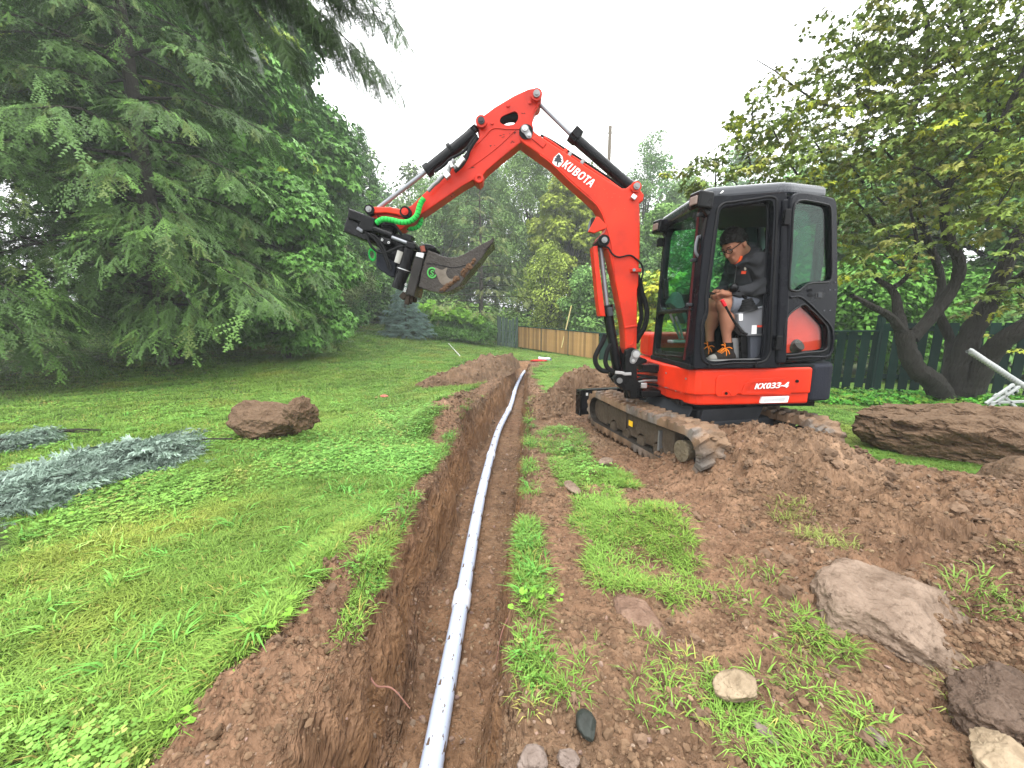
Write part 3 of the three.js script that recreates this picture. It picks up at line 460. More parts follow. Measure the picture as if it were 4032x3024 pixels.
// cylinders
function cylinder(parent, name, rodA, rodB, rr, bodyA, bodyB, br, z) {
  const u = (m) => U(...m, z), o = part(parent, name, join([cyl(u(bodyA), u(bodyB), br, br, 22), cyl(u(bodyA).lerp(u(bodyB), 0.0), u(bodyA).lerp(u(bodyB), 0.1), br * 1.22, br * 1.22, 22), cyl(u(bodyA).lerp(u(bodyB), 0.93), u(bodyB), br * 1.08, br * 1.08, 22)]), M.gloss);
  part(o, 'rod', cyl(u(rodA), u(rodB), rr, rr, 16), M.chrome); return o;
}
const bucketCyl = cylinder(ex, 'bucket_cylinder', Z1(640, 640), Z1(322, 884), 0.022, Z1(640, 642), Z1(965, 378), 0.055, MID + 0.02);
part(bucketCyl, 'feed_pipe', tube(P(Z1, MID + 0.1, [[960, 420], [900, 500], [800, 560], [760, 600], [700, 640]]), 0.014, 24, 6), M.rubber);
part(bucketCyl, 'feed_pipe', tube(P(Z1, MID + 0.12, [[985, 395], [945, 440], [925, 500], [900, 545]]), 0.012, 20, 6), M.rubber);
part(bucketCyl, 'collar', cyl(U(...Z1(955, 340), MID + 0.06), U(...Z1(978, 372), MID + 0.06), 0.035, 0.035, 12), M.black);
part(bucketCyl, 'clamp_band', cyl(U(...Z1(795, 500), MID + 0.02), U(...Z1(815, 486), MID + 0.02), 0.063, 0.063, 20), M.black);
const armCyl = cylinder(ex, 'arm_cylinder', Z1(1392, 175), Z1(1625, 405), 0.02, Z1(1612, 392), Z1(2020, 748), 0.052, MID);
part(armCyl, 'port_block', box(0.09, 0.09, 0.12, 0.01).rotateZ(-0.72).translate(...U(...Z1(1650, 392), MID + 0.02).toArray()), M.black);
part(armCyl, 'steel_pipe', tube(P(Z1, NEAR - 0.04, [[1430, 410], [1500, 455], [1560, 498], [1700, 590], [1850, 690], [2000, 800], [2055, 850], [2064, 950], [2064, 1230]]), 0.013, 40, 8), M.red);
part(armCyl, 'steel_pipe', tube(P(Z1, NEAR - 0.1, [[1410, 395], [1480, 430], [1560, 480], [1720, 585], [1880, 690], [2010, 790]]), 0.012, 40, 8), M.rubber);
part(boom, 'pipe_clamp', boxUV(box(0.05, 0.045, 0.05, 0.006).rotateZ(-0.6).translate(...U(...Z1(2032, 812), NEAR + 0.01).toArray())), M.steel);
for (const [x, y] of [[1575, 505], [1605, 525], [1690, 575]]) part(boom, 'pipe_fitting', boxUV(box(0.035, 0.05, 0.04, 0.006).rotateZ(-0.6).translate(...U(...Z1(x, y), NEAR - 0.03).toArray())), x < 1600 ? M.red : M.dull);
pin(boom, U(...Z1(2046, 745), NEAR), 20 * mz, NEAR + 0.03, 0.03); part(boom, 'boss', boxUV(disc(U(...Z1(2046, 745), NEAR), 32 * mz, 0.05, NEAR + 0.025)), M.red);
// boom cylinder with its red guard
const boomCyl = cylinder(ex, 'boom_cylinder', ZC(300, 575), ZC(352, 1030), 0.024, ZC(348, 1018), ZC(430, 1520), 0.05, MID + 0.02);
part(boomCyl, 'guard_plate', boxUV(slab(P(ZC, MID + 0.09, [[248, 590], [282, 585], [300, 780], [338, 1085], [342, 1098], [300, 1096], [285, 980], [262, 740]]), MID + 0.09, 0.16, 0.006)), M.red);
part(boomCyl, 'port', boxUV(box(0.05, 0.09, 0.06, 0.01).rotateZ(0.15).translate(...U(...ZC(372, 1065), MID + 0.1).toArray())), M.darkGrey);
pin(boom, U(...Z1(1830, 1104), NEAR), 18 * mz, NEAR + 0.04, 0.03, M.dull); part(boom, 'boss', boxUV(disc(U(...Z1(1830, 1104), NEAR), 36 * mz, 0.28, NEAR + 0.03)), M.rubber);
// work light on the boom
part(boom, 'light_bracket', boxUV(slab(P(Z1, NEAR + 0.05, [[1734, 1030], [1782, 942], [1800, 944], [1856, 1006], [1846, 1022], [1806, 1036], [1770, 1052], [1730, 1042]]), NEAR + 0.06, 0.05, 0.005)), M.red);
{ const l = part(boom, 'work_light', boxUV(box(0.05, 0.13, 0.14, 0.02).rotateZ(-0.15).translate(...U(...Z1(1752, 1000), NEAR - 0.02).toArray())), M.black); part(l, 'lens', boxUV(box(0.01, 0.1, 0.11, 0.004).rotateZ(-0.15).translate(...U(...Z1(1737, 1004), NEAR - 0.02).toArray())), M.grey); }
part(boom, 'hose_clamp', boxUV(box(0.1, 0.035, 0.05, 0.006).translate(...U(...Z1(2048, 1302), NEAR + 0.02).toArray())), M.red);
part(boom, 'bolt', disc(U(...Z1(2026, 1302), NEAR), 0.016, 0.02, NEAR + 0.055, 10), M.dull);
part(boom, 'light_cable', tube([...P(ZC, NEAR + 0.015, [[330, 590], [360, 600], [385, 640], [430, 668], [520, 655], [560, 680], [600, 720], [612, 770], [600, 830]])], 0.009, 40, 6), M.rubber);
part(boom, 'hydraulic_hose', tube(P(ZC, NEAR - 0.12, [[585, 820], [600, 920], [628, 1000], [640, 1080], [620, 1180], [585, 1240], [560, 1290]]), 0.028, 40, 8), M.rubber);
part(boom, 'hydraulic_hose', tube(P(ZC, NEAR - 0.16, [[575, 800], [585, 950], [600, 1100], [575, 1200], [565, 1260]]), 0.024, 40, 8), M.rubber);
part(boom, 'hydraulic_hose', tube(P(ZF, MID + 0.13, [[345, 280], [300, 400], [215, 560], [180, 660], [200, 770], [280, 860], [400, 880]]), 0.026, 40, 8), M.rubber);
part(boom, 'hydraulic_hose', tube(P(ZF, MID + 0.14, [[440, 430], [390, 520], [355, 640], [350, 740], [390, 830], [480, 880]]), 0.024, 40, 8), M.rubber);

// swing post at the foot of the boom
const post = part(ex, 'swing_post', boxUV(slab(P(ZF, NEAR + 0.07, [[672, 640], [690, 545], [740, 500], [800, 492], [855, 520], [880, 590], [905, 640], [1010, 680], [1030, 700], [1020, 740], [905, 770], [866, 800], [864, 1020], [900, 1060], [930, 1140], [870, 1170], [858, 1310], [755, 1310], [740, 1210], [650, 1180], [520, 1080], [480, 1000], [540, 930], [650, 930], [668, 860]]), NEAR + 0.075, 0.09, 0.008)), M.black);
part(post, 'side_plate', boxUV(slab(P(ZF, NEAR - 0.22, [[560, 640], [580, 480], [640, 440], [720, 500], [740, 1200], [640, 1200], [470, 1050], [410, 960], [420, 880], [560, 880]]), NEAR - 0.2, 0.08, 0.008)), M.black);
part(post, 'hub', boxUV(cyl(U(...ZF(800, 1000), MID), U(...ZF(800, 1300), MID), 0.1, 0.1)), M.black);
{ const a = U(...ZF(800, 585), NEAR), b = U(...ZF(752, 690), NEAR), z = NEAR + 0.1; part(post, 'pin_plate', join([disc(a, 0.047, 0.016, z), disc(b, 0.032, 0.016, z), bar(a.clone().setZ(z - 0.008), b.clone().setZ(z - 0.008), 0.015, 0.075, 0.003)]), M.dull); pin(post, a, 0.034, z, 0.02, M.steel); pin(post, b, 0.016, z, 0.014, M.steel); }
pin(post, U(...ZF(540, 1010), NEAR), 0.03, NEAR + 0.08, 0.03, M.dull); part(post, 'boss', boxUV(disc(U(...ZF(530, 1005), NEAR), 0.05, 0.05, NEAR + 0.085)), M.black);
part(post, 'hose_bracket', join([bar(U(...ZF(505, 895), NEAR + 0.1), U(...ZF(630, 905), NEAR + 0.1), 0.02, 0.032, 0.004), bar(U(...ZF(625, 900), NEAR + 0.1), U(...ZF(660, 928), NEAR + 0.1), 0.02, 0.032, 0.004), bar(U(...ZF(655, 925), NEAR + 0.1), U(...ZF(770, 920), NEAR + 0.1), 0.02, 0.03, 0.004)]), M.steel);
part(post, 'swing_bracket', join([bar(U(...ZF(880, 800), MID), U(...ZF(1400, 800), MID), 0.3, 0.07, 0.01), bar(U(...ZF(860, 1215), MID), U(...ZF(1400, 1200), MID), 0.3, 0.07, 0.01), bar(U(...ZF(1250, 800), MID), U(...ZF(1250, 1210), MID), 0.3, 0.09, 0.01)]), M.black);
for (const [y0, y1, m] of [[880, 890, M.rubber], [1000, 990, M.rubber], [1060, 1030, M.dull], [1075, 1110, M.rubber], [940, 985, M.rubber]]) part(post, 'hydraulic_hose', tube([U(...ZF(870, y0), NEAR + 0.02), U(...ZF(980, (y0 + y1) / 2 - 10), NEAR + 0.03), U(...ZF(1200, y1), NEAR + 0.0)], 0.014, 14, 6), m);
part(post, 'fitting', boxUV(box(0.07, 0.06, 0.04, 0.008).translate(...U(...ZF(970, 1110), NEAR + 0.03).toArray())), M.steel);

// tiltrotator and bucket
const TZ = NEAR + 0.05, head = part(ex, 'tilt_rotator', boxUV(slab(P(ZB, TZ - 0.05, [[560, 640], [700, 560], [780, 470], [880, 500], [1000, 560], [1060, 640], [1010, 760], [960, 900], [760, 1060], [700, 1030], [640, 900], [560, 760]]), TZ - 0.05, 0.26, 0.012)), M.black);
part(head, 'valve_cover', boxUV(slab(P(ZB, TZ + 0.03, [[148, 138], [505, 270], [470, 455], [300, 440], [270, 420], [300, 330], [125, 265]]), TZ + 0.04, 0.36, 0.012)), M.black);
part(head, 'valve_box', boxUV(slab(P(ZB, TZ, [[122, 262], [298, 335], [275, 420], [330, 465], [455, 470], [415, 585], [75, 450]]), TZ + 0.01, 0.32, 0.012)), M.gloss);
part(head, 'hose_elbow', boxUV(bar(U(...ZB(260, 400), TZ + 0.03), U(...ZB(335, 450), TZ + 0.03), 0.03, 0.032, 0.008)), M.grey);
const tilt = part(head, 'tilt_cylinder', join([cyl(U(...ZB(470, 410), TZ), U(...ZB(730, 505), TZ), 0.036, 0.036), cyl(U(...ZB(635, 470), TZ), U(...ZB(660, 480), TZ), 0.039, 0.039)]), M.black);
part(tilt, 'rod', cyl(U(...ZB(725, 525), TZ + 0.01), U(...ZB(940, 605), TZ + 0.01), 0.018, 0.018), M.chrome);
part(head, 'rotary_drum', boxUV(cyl(U(...ZB(700, 350), MID), U(...ZB(600, 640), MID), 0.1, 0.11, 24)), M.black);
part(head, 'hose_nest', join([0, 1, 2, 3, 4].map((i) => tube(P(ZB, TZ - 0.05 + 0.02 * (i % 3), [[600 + i * 20, 380 - i * 6], [680 + i * 16, 335 + i * 9], [770 + i * 10, 370 + i * 14], [840 + i * 14, 470 + i * 22]]), 0.013, 16, 6))), M.rubber);
for (const pts of [[[370, 450], [400, 540], [460, 660], [560, 730], [620, 735], [720, 700], [820, 655], [880, 645]], [[440, 480], [520, 530], [600, 650], [660, 800], [700, 900], [712, 970]], [[400, 470], [500, 560], [580, 680], [640, 820], [690, 960]]]) part(head, 'hydraulic_hose', tube(P(ZB, TZ + 0.07, pts), 0.0125, 36, 7), M.rubber);
part(head, 'skid_plate', boxUV(slab(P(ZB, TZ - 0.02, [[525, 700], [560, 690], [700, 830], [790, 860], [760, 1060], [690, 1045], [560, 960], [515, 900]]), TZ - 0.01, 0.25, 0.01)), M.weight);
const ring = U(...ZB(462, 760), TZ - 0.1); part(head, 'lifting_eye', boxUV(new THREE.TorusGeometry(0.042, 0.011, 8, 24).scale(0.75, 1.25, 1).rotateZ(0.12).translate(ring.x, ring.y, ring.z)), M.green);
const gear = part(head, 'worm_motor', join([cyl(U(...ZB(960, 690), TZ + 0.02), U(...ZB(890, 940), TZ + 0.02), 0.062, 0.062), cyl(U(...ZB(893, 930), TZ + 0.02), U(...ZB(880, 990), TZ + 0.02), 0.072, 0.072), cyl(U(...ZB(880, 980), TZ + 0.02), U(...ZB(795, 1215), TZ + 0.02), 0.062, 0.058)]), M.black);
part(gear, 'steel_band', join([cyl(U(...ZB(888, 955), TZ + 0.02), U(...ZB(885, 966), TZ + 0.02), 0.0745, 0.0745, 24)]), M.steel);
part(head, 'accumulator', boxUV(cyl(U(...ZB(843, 715), TZ + 0.06), U(...ZB(795, 870), TZ + 0.06), 0.032, 0.03)), std([0.42, 0.41, 0.38], 0.5, { map: grimeMap }));
part(head, 'top_clamp', join([bar(U(...ZB(890, 520), TZ - 0.05), U(...ZB(1010, 560), TZ - 0.05), 0.12, 0.06, 0.01), bar(U(...ZB(930, 625), TZ), U(...ZB(1050, 660), TZ), 0.1, 0.06, 0.01)]), M.black);
for (const [x, y] of [[594, 560], [682, 596]]) part(head, 'bolt', join([new THREE.TorusGeometry(0.009, 0.004, 6, 14).translate(...U(...ZB(x, y), TZ + 0.06).toArray())]), M.steel);
part(head, 'bolt_plate', boxUV(bar(U(...ZB(570, 560), TZ + 0.04), U(...ZB(715, 600), TZ + 0.04), 0.03, 0.06, 0.008)), M.black);
const coupler = part(head, 'coupler', boxUV(slab(P(ZB, TZ + 0.05, [[1048, 722], [1166, 738], [1120, 960], [1020, 1322], [905, 1288], [985, 960]]), TZ + 0.06, 0.34, 0.012)), std([0.035, 0.032, 0.03], 0.42, { map: grimeMap, roughnessMap: grimeRough }));
part(coupler, 'wear_plate', boxUV(slab(P(ZB, TZ + 0.06, [[1060, 730], [1162, 740], [1146, 812], [1046, 782]]), TZ + 0.072, 0.05, 0.004)), M.steel);
part(coupler, 'hook', boxUV(slab(smoothLoop(P(ZB, TZ, [[1070, 720], [1085, 650], [1150, 615], [1230, 618], [1310, 660], [1300, 690], [1220, 690], [1190, 740], [1120, 750]]), 40), TZ + 0.0, 0.3, 0.01)), M.black);
part(coupler, 'hook_pin', boxUV(cyl(U(...ZB(1130, 645), TZ + 0.06), U(...ZB(1148, 720), TZ + 0.06), 0.024, 0.022, 14)), std([0.2, 0.06, 0.04], 0.6));
part(coupler, 'gripper', join([bar(U(...ZB(940, 1280), TZ - 0.05), U(...ZB(880, 1350), TZ - 0.05), 0.2, 0.06, 0.01), bar(U(...ZB(945, 1300), TZ + 0.02), U(...ZB(925, 1430), TZ + 0.02), 0.05, 0.045, 0.01), bar(U(...ZB(990, 1310), TZ + 0.0), U(...ZB(985, 1400), TZ + 0.0), 0.05, 0.04, 0.01), bar(U(...ZB(1030, 1290), TZ - 0.06), U(...ZB(1030, 1400), TZ - 0.06), 0.06, 0.04, 0.01), bar(U(...ZB(960, 1330), TZ - 0.1), U(...ZB(955, 1420), TZ - 0.1), 0.06, 0.05, 0.01)]), std([0.03, 0.022, 0.016], 0.7));
for (const [x, y] of [[905, 1215], [897, 1245], [912, 1160]]) part(coupler, 'bolt', new THREE.TorusGeometry(0.009, 0.004, 6, 12).translate(...U(...ZB(x, y), TZ + 0.07).toArray()), M.steel);
// bucket: two side plates and a rounded shell between them
const bucketMat = std([0.055, 0.048, 0.043], 0.45, { map: grimeMap, roughnessMap: grimeRough, bumpMap: fineBump, bumpScale: 0.004 }), mudMat = std([0.12, 0.07, 0.042], 0.85, { map: soilMap, bumpMap: soilBump, bumpScale: 0.03 });
const rim = [[1215, 700], [1300, 732], [1400, 780], [1500, 797], [1600, 790], [1700, 748], [1850, 662], [2020, 572], [2092, 542]], belly = [[2082, 600], [1985, 720], [1890, 850], [1750, 1010], [1620, 1185], [1500, 1252], [1370, 1275], [1220, 1240], [1095, 1190]], rear = [[1120, 1020], [1165, 860]];
const bucket = part(ex, 'bucket', boxUV(slab(P(ZB, TZ + 0.05, [...rim, ...belly, ...rear]), TZ + 0.06, 0.03, 0.006)), bucketMat);
part(bucket, 'side_plate', boxUV(slab(P(ZB, TZ - 0.33, [...rim, ...belly, ...rear]), TZ - 0.32, 0.03, 0.006)), bucketMat);
{ const o = P(ZB, TZ, [...belly, ...rear, [1215, 705]]), inn = o.map((p, i) => p.clone().add(V(-0.006 * (i < 5 ? 1 : -1), 0.018 * (i < 8 ? 1 : -1), 0))); part(bucket, 'shell', boxUV(slab([...o, ...inn.reverse()], TZ + 0.03, 0.35, 0)), bucketMat); }
part(bucket, 'cutting_edge', boxUV(slab(P(ZB, TZ, [[2092, 538], [2084, 604], [1975, 722], [1960, 708], [2040, 590]]), TZ + 0.07, 0.42, 0.004)), bucketMat);
{ const g = []; const R = rng(5); for (let i = 0; i < 34; i++) { const t = R(), a = [lerp(1870, 1400, t), lerp(830, 1255, Math.pow(t, 0.8))]; const c = U(...ZB(a[0] - 25 * R(), a[1] - 40 * R()), TZ + 0.06), l = lump(i, 0.5, 1); const s = 0.012 + 0.03 * R() * (1 - t * 0.6); l.scale(s, s, 0.012); l.rotateZ(R() * 6); l.translate(c.x, c.y, c.z); g.push(l); } part(bucket, 'caked_mud', join(g), mudMat); }
part(bucket, 'weld_line', tube(P(ZB, TZ + 0.061, [[1190, 880], [1280, 880], [1400, 905], [1520, 930], [1640, 920], [1720, 895]]), 0.004, 30, 5), M.black);
{ const c = U(...ZB(1262, 1002), TZ + 0.064), g = new THREE.TorusGeometry(0.042, 0.008, 6, 28, 5.2); g.rotateZ(0.7); g.scale(1, 1.1, 0.4); g.translate(c.x, c.y, c.z); const s = tube(P(ZB, TZ + 0.064, [[1290, 985], [1268, 972], [1250, 985], [1255, 1002], [1272, 1010], [1278, 1026], [1260, 1040], [1238, 1030]]), 0.006, 24, 5); part(bucket, 'emblem', join([g, s]), std([0.07, 0.3, 0.07], 0.5)); }
part(bucket, 'worn_paint', boxUV(slab(smoothLoop(P(ZB, TZ + 0.061, [[1290, 930], [1400, 960], [1470, 925], [1450, 1010], [1500, 1080], [1560, 1080], [1490, 1190], [1380, 1140], [1330, 1040]]), 40), TZ + 0.062, 0.004, 0)), std([0.17, 0.145, 0.12], 0.6, { map: rockMap }));
// links
part(ex, 'bucket_link', boxUV(slab(P(ZB, NEAR + 0.0, [[430, 118], [540, 116], [700, 120], [850, 150], [930, 160], [960, 210], [930, 260], [870, 258], [800, 222], [640, 200], [540, 205], [440, 210], [400, 170]]), NEAR + 0.01, 0.2, 0.012)), M.red);
part(ex, 'bucket_link', boxUV(slab(P(ZB, NEAR - 0.05, [[530, 210], [640, 205], [800, 235], [870, 262], [860, 300], [720, 285], [560, 265]]), NEAR - 0.04, 0.16, 0.01)), M.armRed);
part(ex, 'bucket_link', boxUV(bar(U(...ZB(505, 200), MID), U(...ZB(600, 620), MID), 0.14, 0.06, 0.012)), M.armRed);
// green wrapped hoses and the steel couplings above them
function wrapped(parent, pts, z, r) { const c = new THREE.CatmullRomCurve3(P(ZB, z, pts)), n = Math.round(c.getLength() / 0.033), g = []; for (let i = 0; i < n; i++) { const a = c.getPointAt((i + 0.02) / n), b = c.getPointAt((i + 0.5) / n), d = c.getPointAt((i + 0.9) / n); g.push(tube([a, b, d], r, 4, 12)); } const o = part(parent, 'green_hose_wrap', join(g), M.green); part(o, 'hose', new THREE.TubeGeometry(c, 60, r * 0.86, 8), M.rubber); return o; }
wrapped(arm, [[1155, 0], [1110, 70], [1085, 150], [1060, 230], [980, 305], [860, 325], [720, 295], [600, 285], [510, 335]], NEAR + 0.06, 0.027);
wrapped(arm, [[1118, 240], [1112, 320], [1070, 385], [990, 412], [905, 395]], MID - 0.02, 0.023);
part(arm, 'hose_coupling', join([[[655, 770], [730, 700]], [[720, 705], [800, 640]], [[790, 640], [830, 560]], [[830, 620], [905, 560]]].map(([a, b]) => tube([U(...Z1(...a), NEAR + 0.05), U(...Z1((a[0] + b[0]) / 2, (a[1] + b[1]) / 2 - 6), NEAR + 0.05), U(...Z1(...b), NEAR + 0.05)], 0.02, 8, 8))), M.dull);
part(arm, 'valve', join([box(0.06, 0.05, 0.06, 0.008).rotateZ(0.7).translate(...U(...Z1(785, 668), NEAR + 0.05).toArray()), box(0.05, 0.11, 0.05, 0.012).rotateZ(-0.7).translate(...U(...Z1(870, 580), NEAR + 0.05).toArray()), box(0.035, 0.06, 0.04, 0.008).rotateZ(0.5).translate(...U(...Z1(810, 595), NEAR + 0.07).toArray())]), M.steel);
part(arm, 'feed_pipe', tube(P(Z1, NEAR + 0.05, [[835, 640], [880, 600], [915, 545], [930, 500], [960, 450], [990, 410]]), 0.016, 24, 7), M.rubber);
{ // scuffs of bare and blackened paint round the knee
  const R = rng(41), g = []; for (const [x, y, n, sp] of [[1225, 378, 5, 22], [1215, 440, 5, 18], [1160, 405, 4, 30], [955, 612, 3, 8], [1100, 470, 4, 30], [800, 800, 3, 40], [1290, 250, 3, 14]]) for (let i = 0; i < n; i++) { const cx = x + (R() - 0.5) * 2 * sp, cy = y + (R() - 0.5) * sp, pts = []; for (let k = 0; k < 7; k++) { const a = k / 7 * 6.28, r = 1.2 + 5 * R(); pts.push([cx + Math.cos(a) * r * 1.7, cy + Math.sin(a) * r * 0.7]); } g.push(slab(P(Z1, ARM, pts), ARM + 0.0015, 0.003, 0)); }
  part(arm, 'scuff', join(g), std([0.06, 0.018, 0.015], 0.7)).userData.kind = 'stuff';
  const h = []; for (let i = 0; i < 60; i++) { const t = R(), cx = lerp(1420, 1990, t) + (R() - 0.5) * 60, cy = lerp(500, 900, t) + (R() - 0.5) * 120, pts = []; for (let k = 0; k < 6; k++) { const a = k / 6 * 6.28, r = 0.6 + 2.0 * R(); pts.push([cx + Math.cos(a) * r, cy + Math.sin(a) * r]); } h.push(slab(P(Z1, NEAR, pts), NEAR + 0.0012, 0.002, 0)); }
  for (let i = 0; i < 90; i++) { const cx = 430 + 130 * R(), cy = 700 + 640 * Math.sqrt(R()), pts = []; for (let k = 0; k < 6; k++) { const a = k / 6 * 6.28, r = 0.8 + 3 * R() * R(); pts.push([cx + Math.cos(a) * r, cy + Math.sin(a) * r]); } h.push(slab(P(ZC, NEAR, pts), NEAR + 0.0012, 0.002, 0)); }
  part(boom, 'mud_specks', join(h), std([0.22, 0.1, 0.055], 0.9)).userData.kind = 'stuff';
}
// house, cab and undercarriage
function prism(plan, y0, y1, bevel = 0.02, segs = 3) { const s = new THREE.Shape(plan.map(([x, z]) => new THREE.Vector2(x, -z))), g = new THREE.ExtrudeGeometry(s, { depth: y1 - y0 - 2 * bevel, bevelEnabled: bevel > 0, bevelThickness: bevel, bevelSize: bevel, bevelOffset: -bevel, bevelSegments: segs, curveSegments: 8 }); g.rotateX(-Math.PI / 2); g.translate(0, y0 + bevel, 0); return g; }
const roundPlan = (pts, r, n) => rounded(pts.map(([x, z]) => new THREE.Vector2(x, z)), r, n).map((p) => [p.x, p.y]);
function lean(g) { g.translate(-1.68, -0.57, 0); g.rotateZ(0.02); g.translate(1.68, 0.57, 0); return g; }
const housePlan = [[1.555, -3.87], [1.62, -3.58], [1.64, -3.52], [1.68, -3.47], [1.73, -3.452], [2.725, -3.45], [2.725, -4.95], [1.555, -4.95]];
const house = part(ex, 'house_cover', boxUV(lean(mergeGeometries([clean(prism(housePlan, 0.66, 0.905, 0.022, 4)), clean(prism(housePlan.map(([x, z]) => [x + (x < 2 ? 0.03 : 0), z - (z > -3.6 ? 0.02 : 0)]), 0.565, 0.675, 0.02, 3))]))), M.red);
{ // crease between upper and lower body is the step of the two prisms; then panels on the near side
  const q = (map, x, y) => U(...map(x, y), NOSE + 0.001), Z3 = zoomed(2200, 1300, 1.84333);
  const outline = (pts, r = 0.0035, closed = true) => { const c = new THREE.CatmullRomCurve3(pts, closed, 'centripetal'); return new THREE.TubeGeometry(c, pts.length * 4, r, 5, closed); };
  part(house, 'fuel_flap', boxUV(slab(rounded([q(Z3, 1140, 330), q(Z3, 1302, 322), q(Z3, 1300, 478), q(Z3, 1136, 484)], 0.25, 4), NOSE + 0.006, 0.02, 0.003)), M.red);
  part(house, 'flap_lock', join([disc(q(Z3, 1212, 458), 0.013, 0.02, NOSE + 0.014, 16)]), M.black);
  part(house, 'flap_ridge', outline([[1180, 470], [1190, 446], [1212, 436], [1236, 446], [1248, 470]].map(([x, y]) => q(Z3, x, y).setZ(NOSE + 0.006)), 0.004, false), M.red);
  part(house, 'side_recess', boxUV(slab(rounded([q(Z3, 1345, 392), q(Z3, 1395, 355), q(Z3, 1655, 343), q(Z3, 1600, 368), q(Z3, 1400, 382), q(Z3, 1362, 446), q(Z3, 1690, 455), q(Z3, 1670, 468), q(Z3, 1320, 470)], 0.2, 3), NOSE + 0.005, 0.02, 0.003)), M.red);
  lettering('KX033-4', q(Z3, 1418, 428), q(Z3, 1660, 416), 0.052, M.white, house, 'lettering', 0.32, 0.003);
  const plate = part(house, 'notice_plate', boxUV(slab([q(Z3, 1464, 530), q(Z3, 1660, 524), q(Z3, 1672, 479), q(Z3, 1476, 486)], NOSE + 0.004, 0.03, 0.001)), M.white);
  for (let i = 0; i < 3; i++) part(plate, 'print_line', boxUV(bar(q(Z3, 1484, 500 + i * 8).setZ(NOSE + 0.0045), q(Z3, 1650 - i * 8, 494 + i * 8).setZ(NOSE + 0.0045), 0.002, 0.004, 0.0005)), M.grey);
  part(house, 'cover_lock', join([disc(q(Z3, 1728, 370), 0.014, 0.02, NOSE + 0.01, 16)]), M.black);
  // slanted front corner
  const a = V(1.556, 0.6, -3.87), b = V(1.64, 0.6, -3.52), X = b.clone().sub(a).normalize(), N = X.clone().cross(V(0, 1, 0)).normalize(), f = (x, y) => UP(...ZF(x, y), a.clone().addScaledVector(N, 0.003), N);
  for (let i = 0; i < 4; i++) part(house, 'vent_slot', boxUV(bar(f(1440, 900 + i * 26), f(1498, 898 + i * 26), 0.006, 0.008, 0.002)), M.black);
  part(house, 'warning_diamond', boxUV(slabOn(f(1490, 1110), X, V(0, 1, 0), [f(1492, 1020), f(1535, 1100), f(1495, 1210), f(1450, 1110)], 0.006, 0.001)), std([0.3, 0.42, 0.4], 0.5));
  part(house, 'notice_label', boxUV(slabOn(f(1350, 1110), X, V(0, 1, 0), [f(1315, 1070), f(1388, 1080), f(1388, 1160), f(1315, 1145)], 0.006, 0.001)), M.grey);
  part(house, 'notice_label', boxUV(slabOn(f(1350, 1000), X, V(0, 1, 0), [f(1312, 960), f(1388, 975), f(1388, 1040), f(1312, 1020)], 0.006, 0.001)), M.darkGrey);
  part(house, 'step_recess', outline([f(1590, 1070), f(1670, 1075), f(1665, 1200), f(1640, 1240), f(1570, 1215)], 0.005), M.red);
  for (const [x, y] of [[1345, 910], [1668, 1000]]) part(house, 'bolt', boxUV(box(0.018, 0.018, 0.018, 0.004).translate(...f(x, y).toArray())), M.dull);
}
const wPlan = roundPlan([[2.73, -3.455], [2.93, -3.47], [3.09, -3.68], [3.22, -4.2], [3.1, -4.75], [2.9, -4.98], [2.73, -4.98]], 0.3, 4);
part(ex, 'counterweight', boxUV(lean(prism(wPlan, 0.585, 0.925, 0.03, 4))), M.weight);
part(ex, 'engine_hood', boxUV(prism(roundPlan([[2.62, -3.62], [2.85, -3.66], [3.05, -4.0], [3.1, -4.3], [3.0, -4.8], [2.62, -4.9]], 0.2, 3), 0.95, 1.42, 0.05, 4)), M.cab);
part(ex, 'right_hood', boxUV(prism(roundPlan([[1.62, -4.5], [2.7, -4.5], [2.7, -4.93], [1.62, -4.93]], 0.2, 3), 0.92, 1.2, 0.05, 4)), M.red);

// cab
const cab = part(ex, 'cab_frame', boxUV(slab(rounded(P(ZC, NOSE, [[1098, 225], [1350, 196], [1640, 170], [1655, 520], [1600, 1472], [966, 1480], [984, 1180], [1040, 560]]), 0.05, 2), NOSE + 0.03, 0.09, 0.014,
  [smoothLoop(P(ZC, NOSE, [[1150, 330], [1175, 300], [1250, 286], [1400, 265], [1520, 248], [1545, 258], [1555, 300], [1545, 600], [1525, 1000], [1508, 1330], [1495, 1385], [1460, 1412], [1250, 1422], [1110, 1432], [1060, 1420], [1036, 1380], [1032, 1250], [1036, 1150], [1060, 1085], [1066, 960], [1090, 780], [1130, 460]]), 90)])), M.cab);
part(cab, 'door_seal', boxUV(new THREE.TubeGeometry(new THREE.CatmullRomCurve3(smoothLoop(P(ZC, NOSE, [[1144, 320], [1172, 290], [1250, 276], [1400, 255], [1525, 238], [1555, 250], [1565, 300], [1555, 600], [1535, 1000], [1517, 1340], [1502, 1396], [1462, 1424], [1250, 1434], [1105, 1444], [1050, 1430], [1026, 1385], [1022, 1250], [1026, 1148], [1050, 1080], [1056, 960], [1080, 780], [1122, 450]]), 60).map((p) => V(p.x, p.y, NOSE + 0.032)), true), 160, 0.011, 6, true)), M.gloss);
part(cab, 'sill_step', boxUV(bar(U(...ZC(1060, 1424), NOSE - 0.02), U(...ZC(1460, 1412), NOSE - 0.02), 0.1, 0.02, 0.004)), M.dull);
for (const x of [1092, 1428]) part(cab, 'drain_clip', boxUV(box(0.022, 0.05, 0.02, 0.005).translate(...U(...ZC(x, 1448), NOSE + 0.035).toArray())), M.black);
